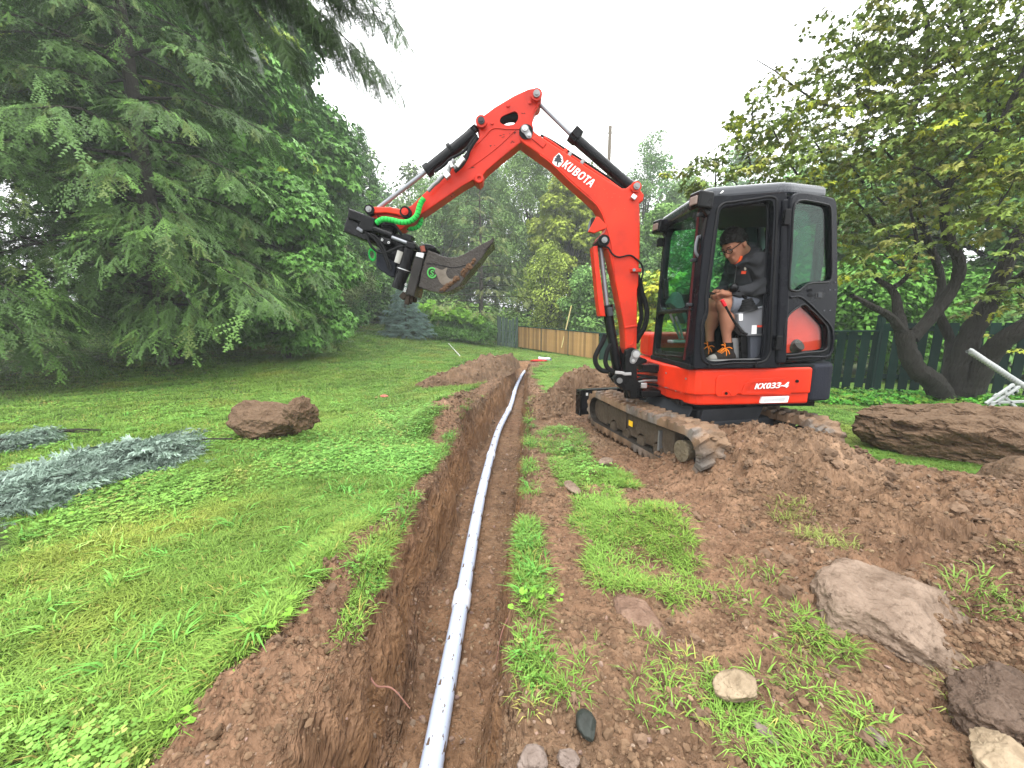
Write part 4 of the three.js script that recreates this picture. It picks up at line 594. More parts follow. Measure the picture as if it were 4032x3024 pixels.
// front face
const FA = U(...ZC(1096, 262), NOSE - 0.03), FB = U(...ZC(976, 1476), NOSE - 0.03), FC = U(...ZC(792, 398), -4.42), FD = U(...ZC(692, 1440), -4.42);
const bil = (u, v) => FA.clone().multiplyScalar((1 - u) * (1 - v)).addScaledVector(FB, (1 - u) * v).addScaledVector(FC, u * (1 - v)).addScaledVector(FD, u * v);
const FN = FC.clone().sub(FA).cross(FB.clone().sub(FA)).normalize(); if (FN.x > 0) FN.negate();
function frontSlab(out, holes, depth, bevel, off = 0) { const sc = (l) => l.map(([u, v]) => new THREE.Vector2(u, 1.4 * v)); const s = new THREE.Shape(rounded(sc(out), 0.02, 2)); for (const h of holes) s.holes.push(new THREE.Path(rounded(sc(h), 0.2, 5))); const g = new THREE.ExtrudeGeometry(s, { depth, bevelEnabled: bevel > 0, bevelThickness: bevel, bevelSize: bevel, bevelOffset: -bevel, bevelSegments: 2, curveSegments: 6 }), p = g.attributes.position; for (let i = 0; i < p.count; i++) { const q = bil(p.getX(i), p.getY(i) / 1.4).addScaledVector(FN, p.getZ(i) - depth / 2 + off); p.setXYZ(i, q.x, q.y, q.z); } g.computeVertexNormals(); return g; }
const front = part(ex, 'front_frame', boxUV(frontSlab([[0, 0], [1, 0], [1, 1], [0, 1]], [[[0.17, 0.06], [0.93, 0.05], [0.93, 0.615], [0.17, 0.615]], [[0.17, 0.645], [0.93, 0.645], [0.93, 0.9], [0.14, 0.905]]], 0.05, 0.008)), M.cab);
part(front, 'upper_windscreen', frontSlab([[0.15, 0.04], [0.95, 0.03], [0.95, 0.63], [0.15, 0.63]], [], 0.004, 0), M.glass);
part(front, 'lower_windscreen', frontSlab([[0.15, 0.64], [0.95, 0.64], [0.95, 0.92], [0.12, 0.92]], [], 0.004, 0), M.glass);
part(front, 'cross_bar', boxUV(bar(bil(0.06, 0.63).addScaledVector(FN, 0.03), bil(0.97, 0.63).addScaledVector(FN, 0.03), 0.03, 0.02, 0.005)), M.gloss);
part(front, 'red_reflection_rail', boxUV(tube([bil(0.12, 0.05), bil(0.115, 0.4), bil(0.105, 0.8), bil(0.13, 0.95)].map((p) => p.addScaledVector(FN, 0.03)), 0.016, 30, 8)), std([0.06, 0.008, 0.008], 0.3));  // dark red reflection on the black frame edge, painted into this rail's colour
part(front, 'window_seal', boxUV(new THREE.TubeGeometry(new THREE.CatmullRomCurve3(rounded([[0.13, 0.64], [0.97, 0.64], [0.96, 0.925], [0.1, 0.93]].map(([u, v]) => bil(u, v).addScaledVector(FN, 0.028)), 0.2, 4), true), 80, 0.012, 6, true)), M.gloss);
part(front, 'top_rail', boxUV(cyl(bil(0.05, -0.005).addScaledVector(FN, 0.03), bil(1.0, -0.005).addScaledVector(FN, 0.03), 0.024, 0.024, 12)), M.gloss);
part(front, 'grab_handle', boxUV(tube([bil(0.02, 0.24), bil(0.03, 0.19).addScaledVector(FN, 0.05), bil(0.02, 0.29).addScaledVector(FN, 0.07), bil(0.03, 0.33)], 0.012, 16, 7)), M.grey);
for (const [u, v] of [[0.05, 0.07], [0.1, 0.33], [0.1, 0.6]]) part(front, 'latch', boxUV(box(0.04, 0.03, 0.05, 0.008).translate(...bil(u, v).addScaledVector(FN, 0.05).toArray())), M.darkGrey);
// roof
const roof = part(ex, 'roof', (() => { const g = prism(roundPlan([[1.62, -3.42], [2.3, -3.41], [2.78, -3.62], [2.86, -3.9], [2.86, -4.46], [1.62, -4.46]], 0.12, 4), 2.335, 2.445, 0.04, 4); g.translate(-1.65, -2.4, 0); g.rotateZ(0.065); g.translate(1.65, 2.4, 0); return boxUV(g); })(), phys([0.02, 0.023, 0.03], 0.35, { clearcoat: 0.35, clearcoatRoughness: 0.2, roughnessMap: grimeRough }));
part(roof, 'roof_label', boxUV(slab(P(ZC, NOSE + 0.05, [[1168, 206], [1190, 184], [1200, 188], [1182, 204]]), NOSE + 0.052, 0.004, 0)), M.white);
part(roof, 'aerial_knob', boxUV(cyl(U(...ZC(1095, 200), NOSE - 0.15), U(...ZC(1110, 172), NOSE - 0.15), 0.02, 0.015)), M.black);
// far side and rear
const far = part(ex, 'far_side_frame', boxUV(slab(P(ZC, -4.42, [[795, 385], [1100, 330], [1462, 330], [1462, 1440], [690, 1440]]), -4.4, 0.05, 0.006, [rounded(P(ZC, -4.42, [[815, 470], [1340, 430], [1365, 900], [745, 960]]), 0.12, 4), rounded(P(ZC, -4.42, [[745, 1030], [940, 1030], [940, 1330], [725, 1330]]), 0.15, 4)])), M.cab);
part(far, 'side_window', slab(P(ZC, -4.42, [[800, 450], [1350, 420], [1375, 910], [735, 970]]), -4.42, 0.004, 0), M.glass);
part(far, 'notice_label', boxUV(slab(P(ZC, -4.38, [[1165, 455], [1235, 455], [1235, 470], [1165, 470]]), -4.39, 0.01, 0)), M.black);
part(far, 'post_trim', boxUV(bar(U(...ZC(1385, 430), -4.36), U(...ZC(1410, 1000), -4.36), 0.06, 0.13, 0.02)), M.darkGrey);
part(far, 'post_trim', boxUV(bar(U(...ZC(1470, 430), -4.34), U(...ZC(1480, 1000), -4.34), 0.06, 0.05, 0.02)), M.grey);
const rearFrame = part(ex, 'rear_frame', join([bar(V(2.82, 0.95, -3.68), V(2.8, 2.4, -3.66), 0.07, 0.07, 0.02), bar(V(2.82, 0.95, -4.4), V(2.8, 2.4, -4.4), 0.07, 0.07, 0.02), bar(V(2.82, 1.46, -3.68), V(2.82, 1.46, -4.4), 0.06, 0.1, 0.02), bar(V(2.8, 2.3, -3.68), V(2.8, 2.3, -4.4), 0.06, 0.14, 0.02), bar(V(2.3, 0.95, -3.48), V(2.3, 2.4, -3.48), 0.06, 0.09, 0.02)]), M.cab);
part(rearFrame, 'rear_window', boxUV(box(0.006, 0.8, 0.7, 0.001).translate(2.82, 1.88, -4.04)), M.glass);
part(rearFrame, 'quarter_window', boxUV(bar(V(2.33, 1.95, -3.5), V(2.8, 1.95, -3.64), 0.006, 0.72, 0.001)), M.glass);
part(rearFrame, 'quarter_panel', boxUV(bar(V(2.3, 1.5, -3.5), V(2.82, 1.5, -3.66), 0.03, 0.12, 0.01)), M.cab);
// floor, lining
part(ex, 'cab_floor', boxUV(prism([[1.6, -3.47], [2.75, -3.47], [2.75, -4.42], [1.6, -4.42]], 0.9, 0.95, 0.008)), M.rubber);
part(ex, 'roof_lining', boxUV(prism([[1.68, -3.5], [2.74, -3.6], [2.74, -4.4], [1.68, -4.4]], 2.325, 2.345, 0.005)), std([0.06, 0.062, 0.066], 0.8));
part(ex, 'roof_speaker', boxUV(cyl(U(...ZC(1490, 330), -3.9), U(...ZC(1490, 300), -3.9), 0.045, 0.06)), M.black);
// open door folded back against the rear quarter
const DO = U(...ZC(1640, 800), NOSE + 0.075), DX = V(0.6, 0, -0.225).normalize(), DN = DX.clone().cross(V(0, 1, 0)).normalize(), dp = (list, off = 0) => list.map(([x, y]) => UP(...ZC(x, y), DO.clone().addScaledVector(DN, off), DN));
const upperGlass = [[1706, 320], [1722, 275], [1760, 256], [1850, 266], [1935, 284], [1966, 298], [1976, 340], [1980, 600], [1980, 800], [1972, 838], [1940, 850], [1850, 856], [1800, 868], [1770, 890], [1740, 914], [1700, 912], [1674, 900], [1672, 860], [1690, 600]];
const lowerGlass = [[1652, 1120], [1680, 1075], [1730, 1035], [1780, 1010], [1820, 1040], [1900, 1120], [1945, 1180], [1950, 1250], [1946, 1330], [1925, 1346], [1800, 1362], [1660, 1378], [1636, 1370], [1634, 1300]];
const lp = (l) => { const o = dp(l); return o; };
const loopOn = (pts, n) => new THREE.CatmullRomCurve3(pts, true, 'centripetal').getSpacedPoints(n).slice(0, n);
const door = part(ex, 'door', boxUV(slabOn(DO, DX, V(0, 1, 0), loopOn(dp([[1690, 260], [1700, 222], [1735, 200], [1800, 198], [1900, 215], [1985, 234], [2014, 252], [2022, 300], [2026, 600], [2028, 820], [2030, 900], [2018, 1060], [2002, 1240], [1990, 1370], [1975, 1405], [1930, 1418], [1780, 1428], [1660, 1432], [1625, 1415], [1614, 1370], [1622, 1250], [1640, 1080], [1655, 900], [1672, 600], [1682, 400]]), 140), 0.045, 0.012, [loopOn(dp(upperGlass), 90), loopOn(dp(lowerGlass), 80)])), M.cab);
part(door, 'door_upper_glass', slabOn(DO.clone().addScaledVector(DN, -0.02), DX, V(0, 1, 0), loopOn(dp(upperGlass, -0.02), 60), 0.004, 0), M.glass);
part(door, 'door_lower_glass', slabOn(DO.clone().addScaledVector(DN, -0.02), DX, V(0, 1, 0), loopOn(dp(lowerGlass, -0.02), 60), 0.004, 0), M.clearGlass);
for (const g of [upperGlass, lowerGlass]) part(door, 'window_seal', boxUV(new THREE.TubeGeometry(new THREE.CatmullRomCurve3(dp(g, 0.004), true, 'centripetal'), 120, 0.009, 6, true)), M.gloss);
part(door, 'door_ridge', boxUV(new THREE.TubeGeometry(new THREE.CatmullRomCurve3(dp([[1676, 960], [1740, 955], [1780, 975], [1900, 1090], [1980, 1190], [1985, 1300], [1965, 1375], [1800, 1392], [1660, 1404]], 0.002), false, 'centripetal'), 90, 0.012, 6)), M.cab);
part(door, 'door_handle', boxUV(slabOn(dp([[1890, 945]], 0.004)[0], DX, V(0, 1, 0), rounded(dp([[1864, 920], [1922, 924], [1922, 970], [1862, 966]], 0.004), 0.15, 3), 0.02, 0.003)), M.gloss);
part(door, 'handle_grip', boxUV(slabOn(dp([[1890, 945]], 0.01)[0], DX, V(0, 1, 0), dp([[1885, 930], [1912, 932], [1912, 962], [1884, 960]], 0.01), 0.012, 0.002)), M.darkGrey);
for (const [x, y] of [[1826, 910], [1828, 945]]) part(door, 'lock', boxUV(cyl(dp([[x, y]], -0.01)[0], dp([[x, y]], 0.012)[0], 0.016, 0.015, 14)), M.gloss);
for (const [x, y] of [[1970, 905], [2005, 905], [1928, 1055], [1970, 1055], [1964, 850], [2008, 850]]) part(door, 'rivet', boxUV(cyl(dp([[x, y]], -0.01)[0], dp([[x, y]], 0.006)[0], 0.006, 0.005, 8)), M.grey);
for (const [x, y] of [[1652, 380], [1590, 1290]]) part(ex, 'door_hinge', join([box(0.05, 0.13, 0.05, 0.01).translate(...U(...ZC(x, y), NOSE + 0.06).toArray())]), M.black);
part(ex, 'hinge_post', boxUV(bar(U(...ZC(1650, 250), NOSE + 0.02), U(...ZC(1600, 1440), NOSE + 0.02), 0.07, 0.09, 0.02)), M.cab);
part(ex, 'fuel_cover', boxUV(slabOn(dp([[1790, 1200]], -0.06)[0], DX, V(0, 1, 0), dp([[1600, 1150], [1690, 1060], [1770, 1010], [1830, 1020], [1930, 1130], [1990, 1200], [1990, 1300], [1800, 1390], [1600, 1400]], -0.06), 0.1, 0.01)), M.red);
part(ex, 'fuel_cover_edge', boxUV(slabOn(dp([[1790, 1200]], -0.05)[0], DX, V(0, 1, 0), dp([[1920, 1130], [1960, 1180], [1950, 1330], [1800, 1385], [1930, 1310]], -0.05), 0.06, 0.01)), M.red);
{ const c = dp([[1718, 1312]], -0.05)[0]; part(ex, 'fuel_cap', boxUV(cyl(c.clone().addScaledVector(DN, -0.02).add(V(0, -0.02, 0)), c.clone().addScaledVector(DN, 0.035).add(V(0, 0.016, 0)), 0.062, 0.056, 10)), std([0.03, 0.03, 0.026], 0.6)); }
part(ex, 'side_grille', boxUV(slabOn(dp([[1700, 1050]], -0.07)[0], DX, V(0, 1, 0), dp([[1655, 1000], [1820, 960], [1990, 1180], [1990, 900], [1660, 900]], -0.07), 0.05, 0.01)), M.black);
// lights on the cab roof
function workLight(x0, y0, x1, y1, z) { const a = U(...ZC(x0, y0), z), b = U(...ZC(x1, y1), z), w = Math.abs(b.x - a.x), h = Math.abs(b.y - a.y), c = a.clone().add(b).multiplyScalar(0.5); const o = part(ex, 'work_light', boxUV(box(w * 0.9, h, 0.14, 0.02).rotateY(0.25).rotateZ(-0.06).translate(c.x + w * 0.05, c.y, c.z)), M.black); part(o, 'lens', boxUV(box(0.02, h * 0.5, 0.08, 0.008).rotateY(0.25).rotateZ(-0.06).translate(c.x - w * 0.43, c.y - h * 0.03, c.z + 0.03)), std([0.2, 0.15, 0.13], 0.2)); part(o, 'bracket', boxUV(bar(c.clone().add(V(w * 0.2, -h * 0.4, 0)), c.clone().add(V(w * 0.45, -h * 0.75, 0)), 0.04, 0.03, 0.005)), M.black); }
workLight(962, 200, 1092, 328, NOSE + 0.06); workLight(690, 402, 786, 500, -4.4);
part(ex, 'mirror_arm', join([box(0.06, 0.09, 0.05, 0.01).translate(...U(...ZC(735, 562), -4.42).toArray())]), M.black);
// inside
const IN = -3.53;
const console_ = part(ex, 'control_console', boxUV(slab(rounded(P(ZC, IN, [[1300, 1082], [1335, 1062], [1500, 1018], [1520, 1022], [1500, 1238], [1372, 1242], [1330, 1190], [1302, 1150]]), 0.08, 2), IN, 0.16, 0.012)), M.grey);
part(console_, 'console_leg', boxUV(slab(P(ZC, IN - 0.02, [[1390, 1240], [1486, 1240], [1476, 1410], [1395, 1410]]), IN - 0.02, 0.14, 0.01)), std([0.06, 0.065, 0.08], 0.5));
part(console_, 'console_leg', boxUV(slab(P(ZC, IN - 0.03, [[1336, 1240], [1386, 1240], [1388, 1412], [1340, 1412]]), IN - 0.06, 0.1, 0.01)), M.black);
part(ex, 'kick_plate', boxUV(slab(P(ZC, IN - 0.1, [[1258, 1256], [1330, 1256], [1336, 1404], [1266, 1400]]), IN - 0.1, 0.02, 0.004)), M.dull);
part(console_, 'warning_label', boxUV(slab(P(ZC, IN, [[1402, 1163], [1436, 1162], [1434, 1225], [1398, 1226]]), IN + 0.004, 0.006, 0)), M.white);
{ const l = part(console_, 'warning_label', boxUV(slab(P(ZC, IN, [[1437, 1162], [1476, 1161], [1474, 1224], [1435, 1225]]), IN + 0.004, 0.006, 0)), M.darkGrey); part(l, 'label_heading', boxUV(slab(P(ZC, IN, [[1438, 1163], [1475, 1162], [1474, 1176], [1438, 1177]]), IN + 0.006, 0.004, 0)), std([0.6, 0.06, 0.03], 0.5)); }
part(console_, 'warning_label', boxUV(slab(P(ZC, IN, [[1306, 1082], [1334, 1078], [1334, 1128], [1308, 1130]]), IN + 0.005, 0.008, 0)), M.white);
{ const c = (x, y) => U(...ZC(x, y), IN - 0.035), g = []; for (let i = 0; i < 5; i++) { const t = i / 4; g.push(cyl(c(lerp(1370, 1362, t), lerp(1052, 985, t)), c(lerp(1369, 1360, t), lerp(1038, 972, t)), lerp(0.085, 0.052, t), lerp(0.075, 0.044, t), 18)); } const b = part(console_, 'bellows', join(g), M.rubber); part(b, 'joystick', join([cyl(c(1358, 970), c(1300, 910), 0.015, 0.022, 12), new THREE.SphereGeometry(0.042, 20, 14).translate(...c(1268, 890).toArray())]), M.gloss); }
part(console_, 'armrest', boxUV(slab(rounded(P(ZC, IN - 0.02, [[1404, 960], [1450, 938], [1520, 930], [1515, 1018], [1440, 1034], [1420, 1000]]), 0.2, 4), IN - 0.04, 0.1, 0.015)), M.darkGrey);
{ const l = part(ex, 'safety_lever', tube(P(ZC, IN + 0.04, [[1368, 1226], [1330, 1214], [1270, 1130], [1210, 1024]]), 0.0105, 24, 8), M.black); part(l, 'lever_grip', cyl(U(...ZC(1208, 1022), IN + 0.04), U(...ZC(1182, 978), IN + 0.04), 0.016, 0.016, 12), std([0.6, 0.02, 0.03], 0.4)); }
const seat = part(ex, 'seat', join([box(0.5, 0.12, 0.46, 0.05, 4).translate(2.32, 1.36, -3.96), box(0.3, 0.3, 0.4, 0.04).translate(2.42, 1.12, -3.98)]), std([0.03, 0.034, 0.04], 0.7));
part(seat, 'seat_back', boxUV(box(0.13, 0.72, 0.46, 0.06, 4).rotateZ(-0.12).translate(2.62, 1.72, -3.98)), std([0.05, 0.058, 0.062], 0.7));
part(ex, 'grab_loop', boxUV(tube(P(ZC, IN - 0.05, [[1545, 602], [1500, 612], [1478, 650], [1472, 700], [1480, 770], [1505, 800], [1530, 806]]), 0.011, 30, 7)), M.black);
const rc = part(ex, 'right_console', boxUV(slab(P(ZC, -4.2, [[795, 1002], [850, 920], [880, 945], [900, 1010], [945, 1110], [905, 1150], [870, 1060]]), -4.15, 0.15, 0.01)), std([0.12, 0.15, 0.15], 0.5));
part(rc, 'monitor', boxUV(slab(P(ZC, -4.2, [[760, 830], [800, 820], [800, 960], [770, 970]]), -4.2, 0.05, 0.008)), M.black);
part(ex, 'travel_levers', join([tube(P(ZC, -4.0, [[880, 1260], [850, 1180], [810, 1080]]), 0.012, 12, 6), tube(P(ZC, -3.92, [[900, 1260], [880, 1180], [850, 1100]]), 0.012, 12, 6), box(0.2, 0.03, 0.1, 0.01).translate(...U(...ZC(870, 1280), -4.0).toArray())]), M.dull);

// undercarriage in its own axes: x along the tracks, y up, z to the machine's right
const HX = V(-0.25, 0, -0.968).normalize(), UNDER = new THREE.Matrix4().makeBasis(HX, V(0, 1, 0), HX.clone().cross(V(0, 1, 0))).setPosition(V(2.02, 0.0, -4.18));
const under = (g) => { g.applyMatrix4(UNDER); return g; };
const mudTrack = std([1, 1, 1], 0.55, { vertexColors: true, bumpMap: soilBump, bumpScale: 0.012 });
function trackLoop(zc, seed) {
  const L = 0.83, r = 0.205, cy = 0.215, per = 4 * L + 2 * Math.PI * r, nU = 520, nW = 22, W = 0.3, pitch = per / 46;
  const at = (s) => { s = ((s % per) + per) % per; if (s < 2 * L) return [L - s, cy + r - 0.02 * Math.sin(Math.PI * s / (2 * L)), 0, 1]; s -= 2 * L; if (s < Math.PI * r) { const a = Math.PI / 2 + s / r; return [-L + r * Math.cos(a), cy + r * Math.sin(a), Math.cos(a), Math.sin(a)]; } s -= Math.PI * r; if (s < 2 * L) return [-L + s, cy - r, 0, -1]; s -= 2 * L; const a = -Math.PI / 2 + s / r; return [L + r * Math.cos(a), cy + r * Math.sin(a), Math.cos(a), Math.sin(a)]; };
  const p = [], c = [], ix = [], uv = [];
  for (let i = 0; i <= nU; i++) { const s = i / nU * per, [x, y, nx, ny] = at(s);
    for (let j = 0; j <= nW + 2; j++) { const edge = j === 0 || j === nW + 2, w = clamp((j - 1) / nW), ph = s / pitch + (w < 0.5 ? 0.9 * w : 0.5 + 0.9 * (1 - w)), f = ((ph % 1) + 1) % 1; let h = smooth(0.08, 0.16, f) * (1 - smooth(0.52, 0.6, f)) * 0.03 * (Math.abs(w - 0.5) < 0.06 ? 0.25 : 1);
      const mud = 0.5 + fbm(s * 5 + seed, w * 1.6, seed, 4), fill = smooth(0.12, 0.6, mud); h = Math.max(h * 1.25, 0.016 * fill) + 0.009 * fbm(s * 14, w * 5, seed, 3) * (0.4 + fill); if (edge) h = -0.045;
      p.push(x + nx * h, y + ny * h, zc + (w - 0.5) * W); uv.push(s, w * W);
      const m = clamp(0.25 + 0.9 * fill + 0.4 * vnoise(s * 11, w * 4, seed)), wet = 0.85 + 0.35 * vnoise(s * 9 + 4, w * 3, seed + 2); c.push(...mixc([0.16 * wet, 0.14 * wet, 0.122 * wet], [0.2 * wet, 0.128 * wet, 0.08 * wet], m)); } }
  const n = nW + 3; for (let i = 0; i < nU; i++) for (let j = 0; j < n - 1; j++) { const a = i * n + j, b = a + 1, d = a + n, e = d + 1; ix.push(a, d, b, b, d, e); }
  const k0 = p.length / 3; for (let i = 0; i <= nU; i++) { const s = i / nU * per, [x, y, nx, ny] = at(s); for (let j = 0; j < 2; j++) { p.push(x - nx * 0.045, y - ny * 0.045, zc + (j - 0.5) * W); uv.push(s, j); c.push(0.03, 0.025, 0.02); } }
  for (let i = 0; i < nU; i++) { const a = k0 + i * 2; ix.push(a, a + 1, a + 2, a + 1, a + 3, a + 2); }
  const g = new THREE.BufferGeometry(); g.setAttribute('position', new THREE.Float32BufferAttribute(p, 3)); g.setAttribute('uv', new THREE.Float32BufferAttribute(uv, 2)); g.setAttribute('color', new THREE.Float32BufferAttribute(c, 3)); g.setIndex(ix); g.computeVertexNormals(); return under(g);
}
const muddyMetal = std([0.085, 0.066, 0.048], 0.6, { map: soilMap, bumpMap: soilBump, bumpScale: 0.008 }), hubMat = std([0.15, 0.125, 0.085], 0.8, { map: soilMap, bumpMap: soilBump, bumpScale: 0.01 });
for (const s of [-1, 1]) {
  const t = part(ex, 'crawler_track', trackLoop(s * 0.625, s * 7 + 20), mudTrack), o = s * 0.625, outer = o + s * 0.1;
  const fr = [new THREE.Vector2(-0.62, 0.33), new THREE.Vector2(0.55, 0.33), new THREE.Vector2(0.62, 0.3)]; let x = 0.62; fr.push(new THREE.Vector2(0.62, 0.1)); for (let i = 0; i < 4; i++) { const c0 = 0.46 - i * 0.29; for (let k = 0; k <= 6; k++) { const a = Math.PI * k / 6; fr.push(new THREE.Vector2(c0 + 0.085 * Math.cos(a), 0.1 + 0.075 * Math.sin(a))); } } fr.push(new THREE.Vector2(-0.62, 0.1)); void x;
  const ge = new THREE.ExtrudeGeometry(new THREE.Shape(fr), { depth: 0.16, bevelEnabled: true, bevelSize: 0.008, bevelThickness: 0.008, bevelSegments: 1 }); ge.translate(0, 0, o - 0.08); 
  const f = part(t, 'track_frame', boxUV(under(ge)), muddyMetal);
  part(f, 'roller', boxUV(under(mergeGeometries([0.46, 0.17, -0.12, -0.41].map((q) => new THREE.CylinderGeometry(0.065, 0.065, 0.2, 16).rotateX(Math.PI / 2).translate(q, 0.085, o)).map(clean)))), muddyMetal);
  part(f, 'cover_plate', boxUV(under(box(0.22, 0.26, 0.03, 0.01).translate(0.72, 0.2, outer - s * 0.02))), muddyMetal);
  part(f, 'frame_rib', boxUV(under(box(0.03, 0.2, 0.02, 0.004).translate(0.18, 0.22, outer - s * 0.0))), muddyMetal);
  part(f, 'frame_rib', boxUV(under(box(0.02, 0.2, 0.05, 0.004).translate(-0.45, 0.2, outer + s * 0.0))), M.dull);
  part(t, 'idler', boxUV(under(new THREE.CylinderGeometry(0.14, 0.14, 0.16, 28).rotateX(Math.PI / 2).translate(0.83, 0.215, o))), muddyMetal);
  part(t, 'sprocket', boxUV(under(new THREE.CylinderGeometry(0.15, 0.15, 0.1, 24).rotateX(Math.PI / 2).translate(-0.83, 0.215, o))), M.rubber);
  part(t, 'hub', boxUV(under(new THREE.CylinderGeometry(0.088, 0.095, 0.09, 28).rotateX(Math.PI / 2).translate(-0.79, 0.215, outer - s * 0.01))), hubMat);
  if (s < 0) { const g = box(0.075, 0.06, 0.006, 0.001).rotateZ(0).translate(0.06, 0.235, outer - s * -0.006 - 0.004); part(f, 'warning_sticker', boxUV(under(g.translate(0, 0, -0.0))), M.yellow); }
}
part(ex, 'track_mud', (() => { const R = rng(9), g = []; for (let i = 0; i < 150; i++) { const s = R() < 0.7 ? -1 : 1, l = lump(i % 13, 0.5, 1), k = 0.012 + 0.025 * R() * R(); const q = R(); l.scale(k * 1.3, k * 0.7, k * 1.2); l.rotateY(R() * 6); const x = q < 0.7 ? -0.9 + 1.7 * R() : -0.9 - 0.1 * R(); l.translate(x, q < 0.7 ? 0.415 : 0.39 - 0.2 * R() * R(), s * 0.625 + (R() - 0.5) * 0.28); g.push(under(l)); } return join(g); })(), M.clod).userData.kind = 'stuff';
const chassis = part(ex, 'chassis', join([box(0.9, 0.24, 0.62, 0.03).translate(0, 0.36, 0), box(0.34, 0.16, 1.1, 0.03).translate(0.36, 0.3, 0), box(0.34, 0.16, 1.1, 0.03).translate(-0.36, 0.3, 0), new THREE.CylinderGeometry(0.4, 0.4, 0.1, 36).translate(0, 0.53, 0), new THREE.CylinderGeometry(0.33, 0.33, 0.14, 36).translate(0, 0.56, 0)].map((g) => under(clean(g)))), M.frame);
part(chassis, 'chassis_skirt', join([box(0.7, 0.2, 0.02, 0.006).rotateX(0.35).translate(-0.1, 0.42, -0.42), box(0.02, 0.22, 0.7, 0.006).rotateZ(0.3).translate(-0.52, 0.4, 0)].map((g) => under(clean(g)))), M.frame);
part(ex, 'base_plate', boxUV(prism([[1.62, -3.62], [2.9, -3.6], [2.95, -4.8], [1.62, -4.9]], 0.53, 0.585, 0.01)), M.black);
const bladePts = [[0, 0.02], [0.045, 0.02], [0.03, 0.1], [0.028, 0.2], [0.04, 0.3], [0.065, 0.36], [0.03, 0.37], [-0.01, 0.28], [-0.02, 0.12]];
{ const s = new THREE.Shape(bladePts.map(([x, y]) => new THREE.Vector2(x, y))), g = new THREE.ExtrudeGeometry(s, { depth: 1.5, bevelEnabled: true, bevelSize: 0.004, bevelThickness: 0.004, bevelSegments: 1 }); g.translate(1.36, 0, -0.75); const b = part(ex, 'dozer_blade', boxUV(under(g)), std([0.016, 0.017, 0.02], 0.45, { map: grimeMap, roughnessMap: grimeRough }));
  for (const z of [-0.76, 0.76]) part(b, 'end_plate', boxUV(under(box(0.16, 0.36, 0.025, 0.006).translate(1.36, 0.2, z))), M.black);
  part(b, 'top_lip', boxUV(under(box(0.1, 0.02, 1.52, 0.005).translate(1.36, 0.375, 0))), M.black);
  part(b, 'blade_arm', join([[-0.36], [0.36]].map(([z]) => under(clean(box(0.9, 0.12, 0.09, 0.015).translate(0.95, 0.2, z))))), M.black);
  part(b, 'blade_cylinder', boxUV(under(new THREE.CylinderGeometry(0.045, 0.045, 0.7, 18).rotateZ(Math.PI / 2 - 0.15).translate(0.9, 0.36, 0))), M.black);
  part(b, 'sticker', boxUV(under(box(0.004, 0.04, 0.03, 0.001).translate(1.315, 0.32, -0.66))), M.white); }
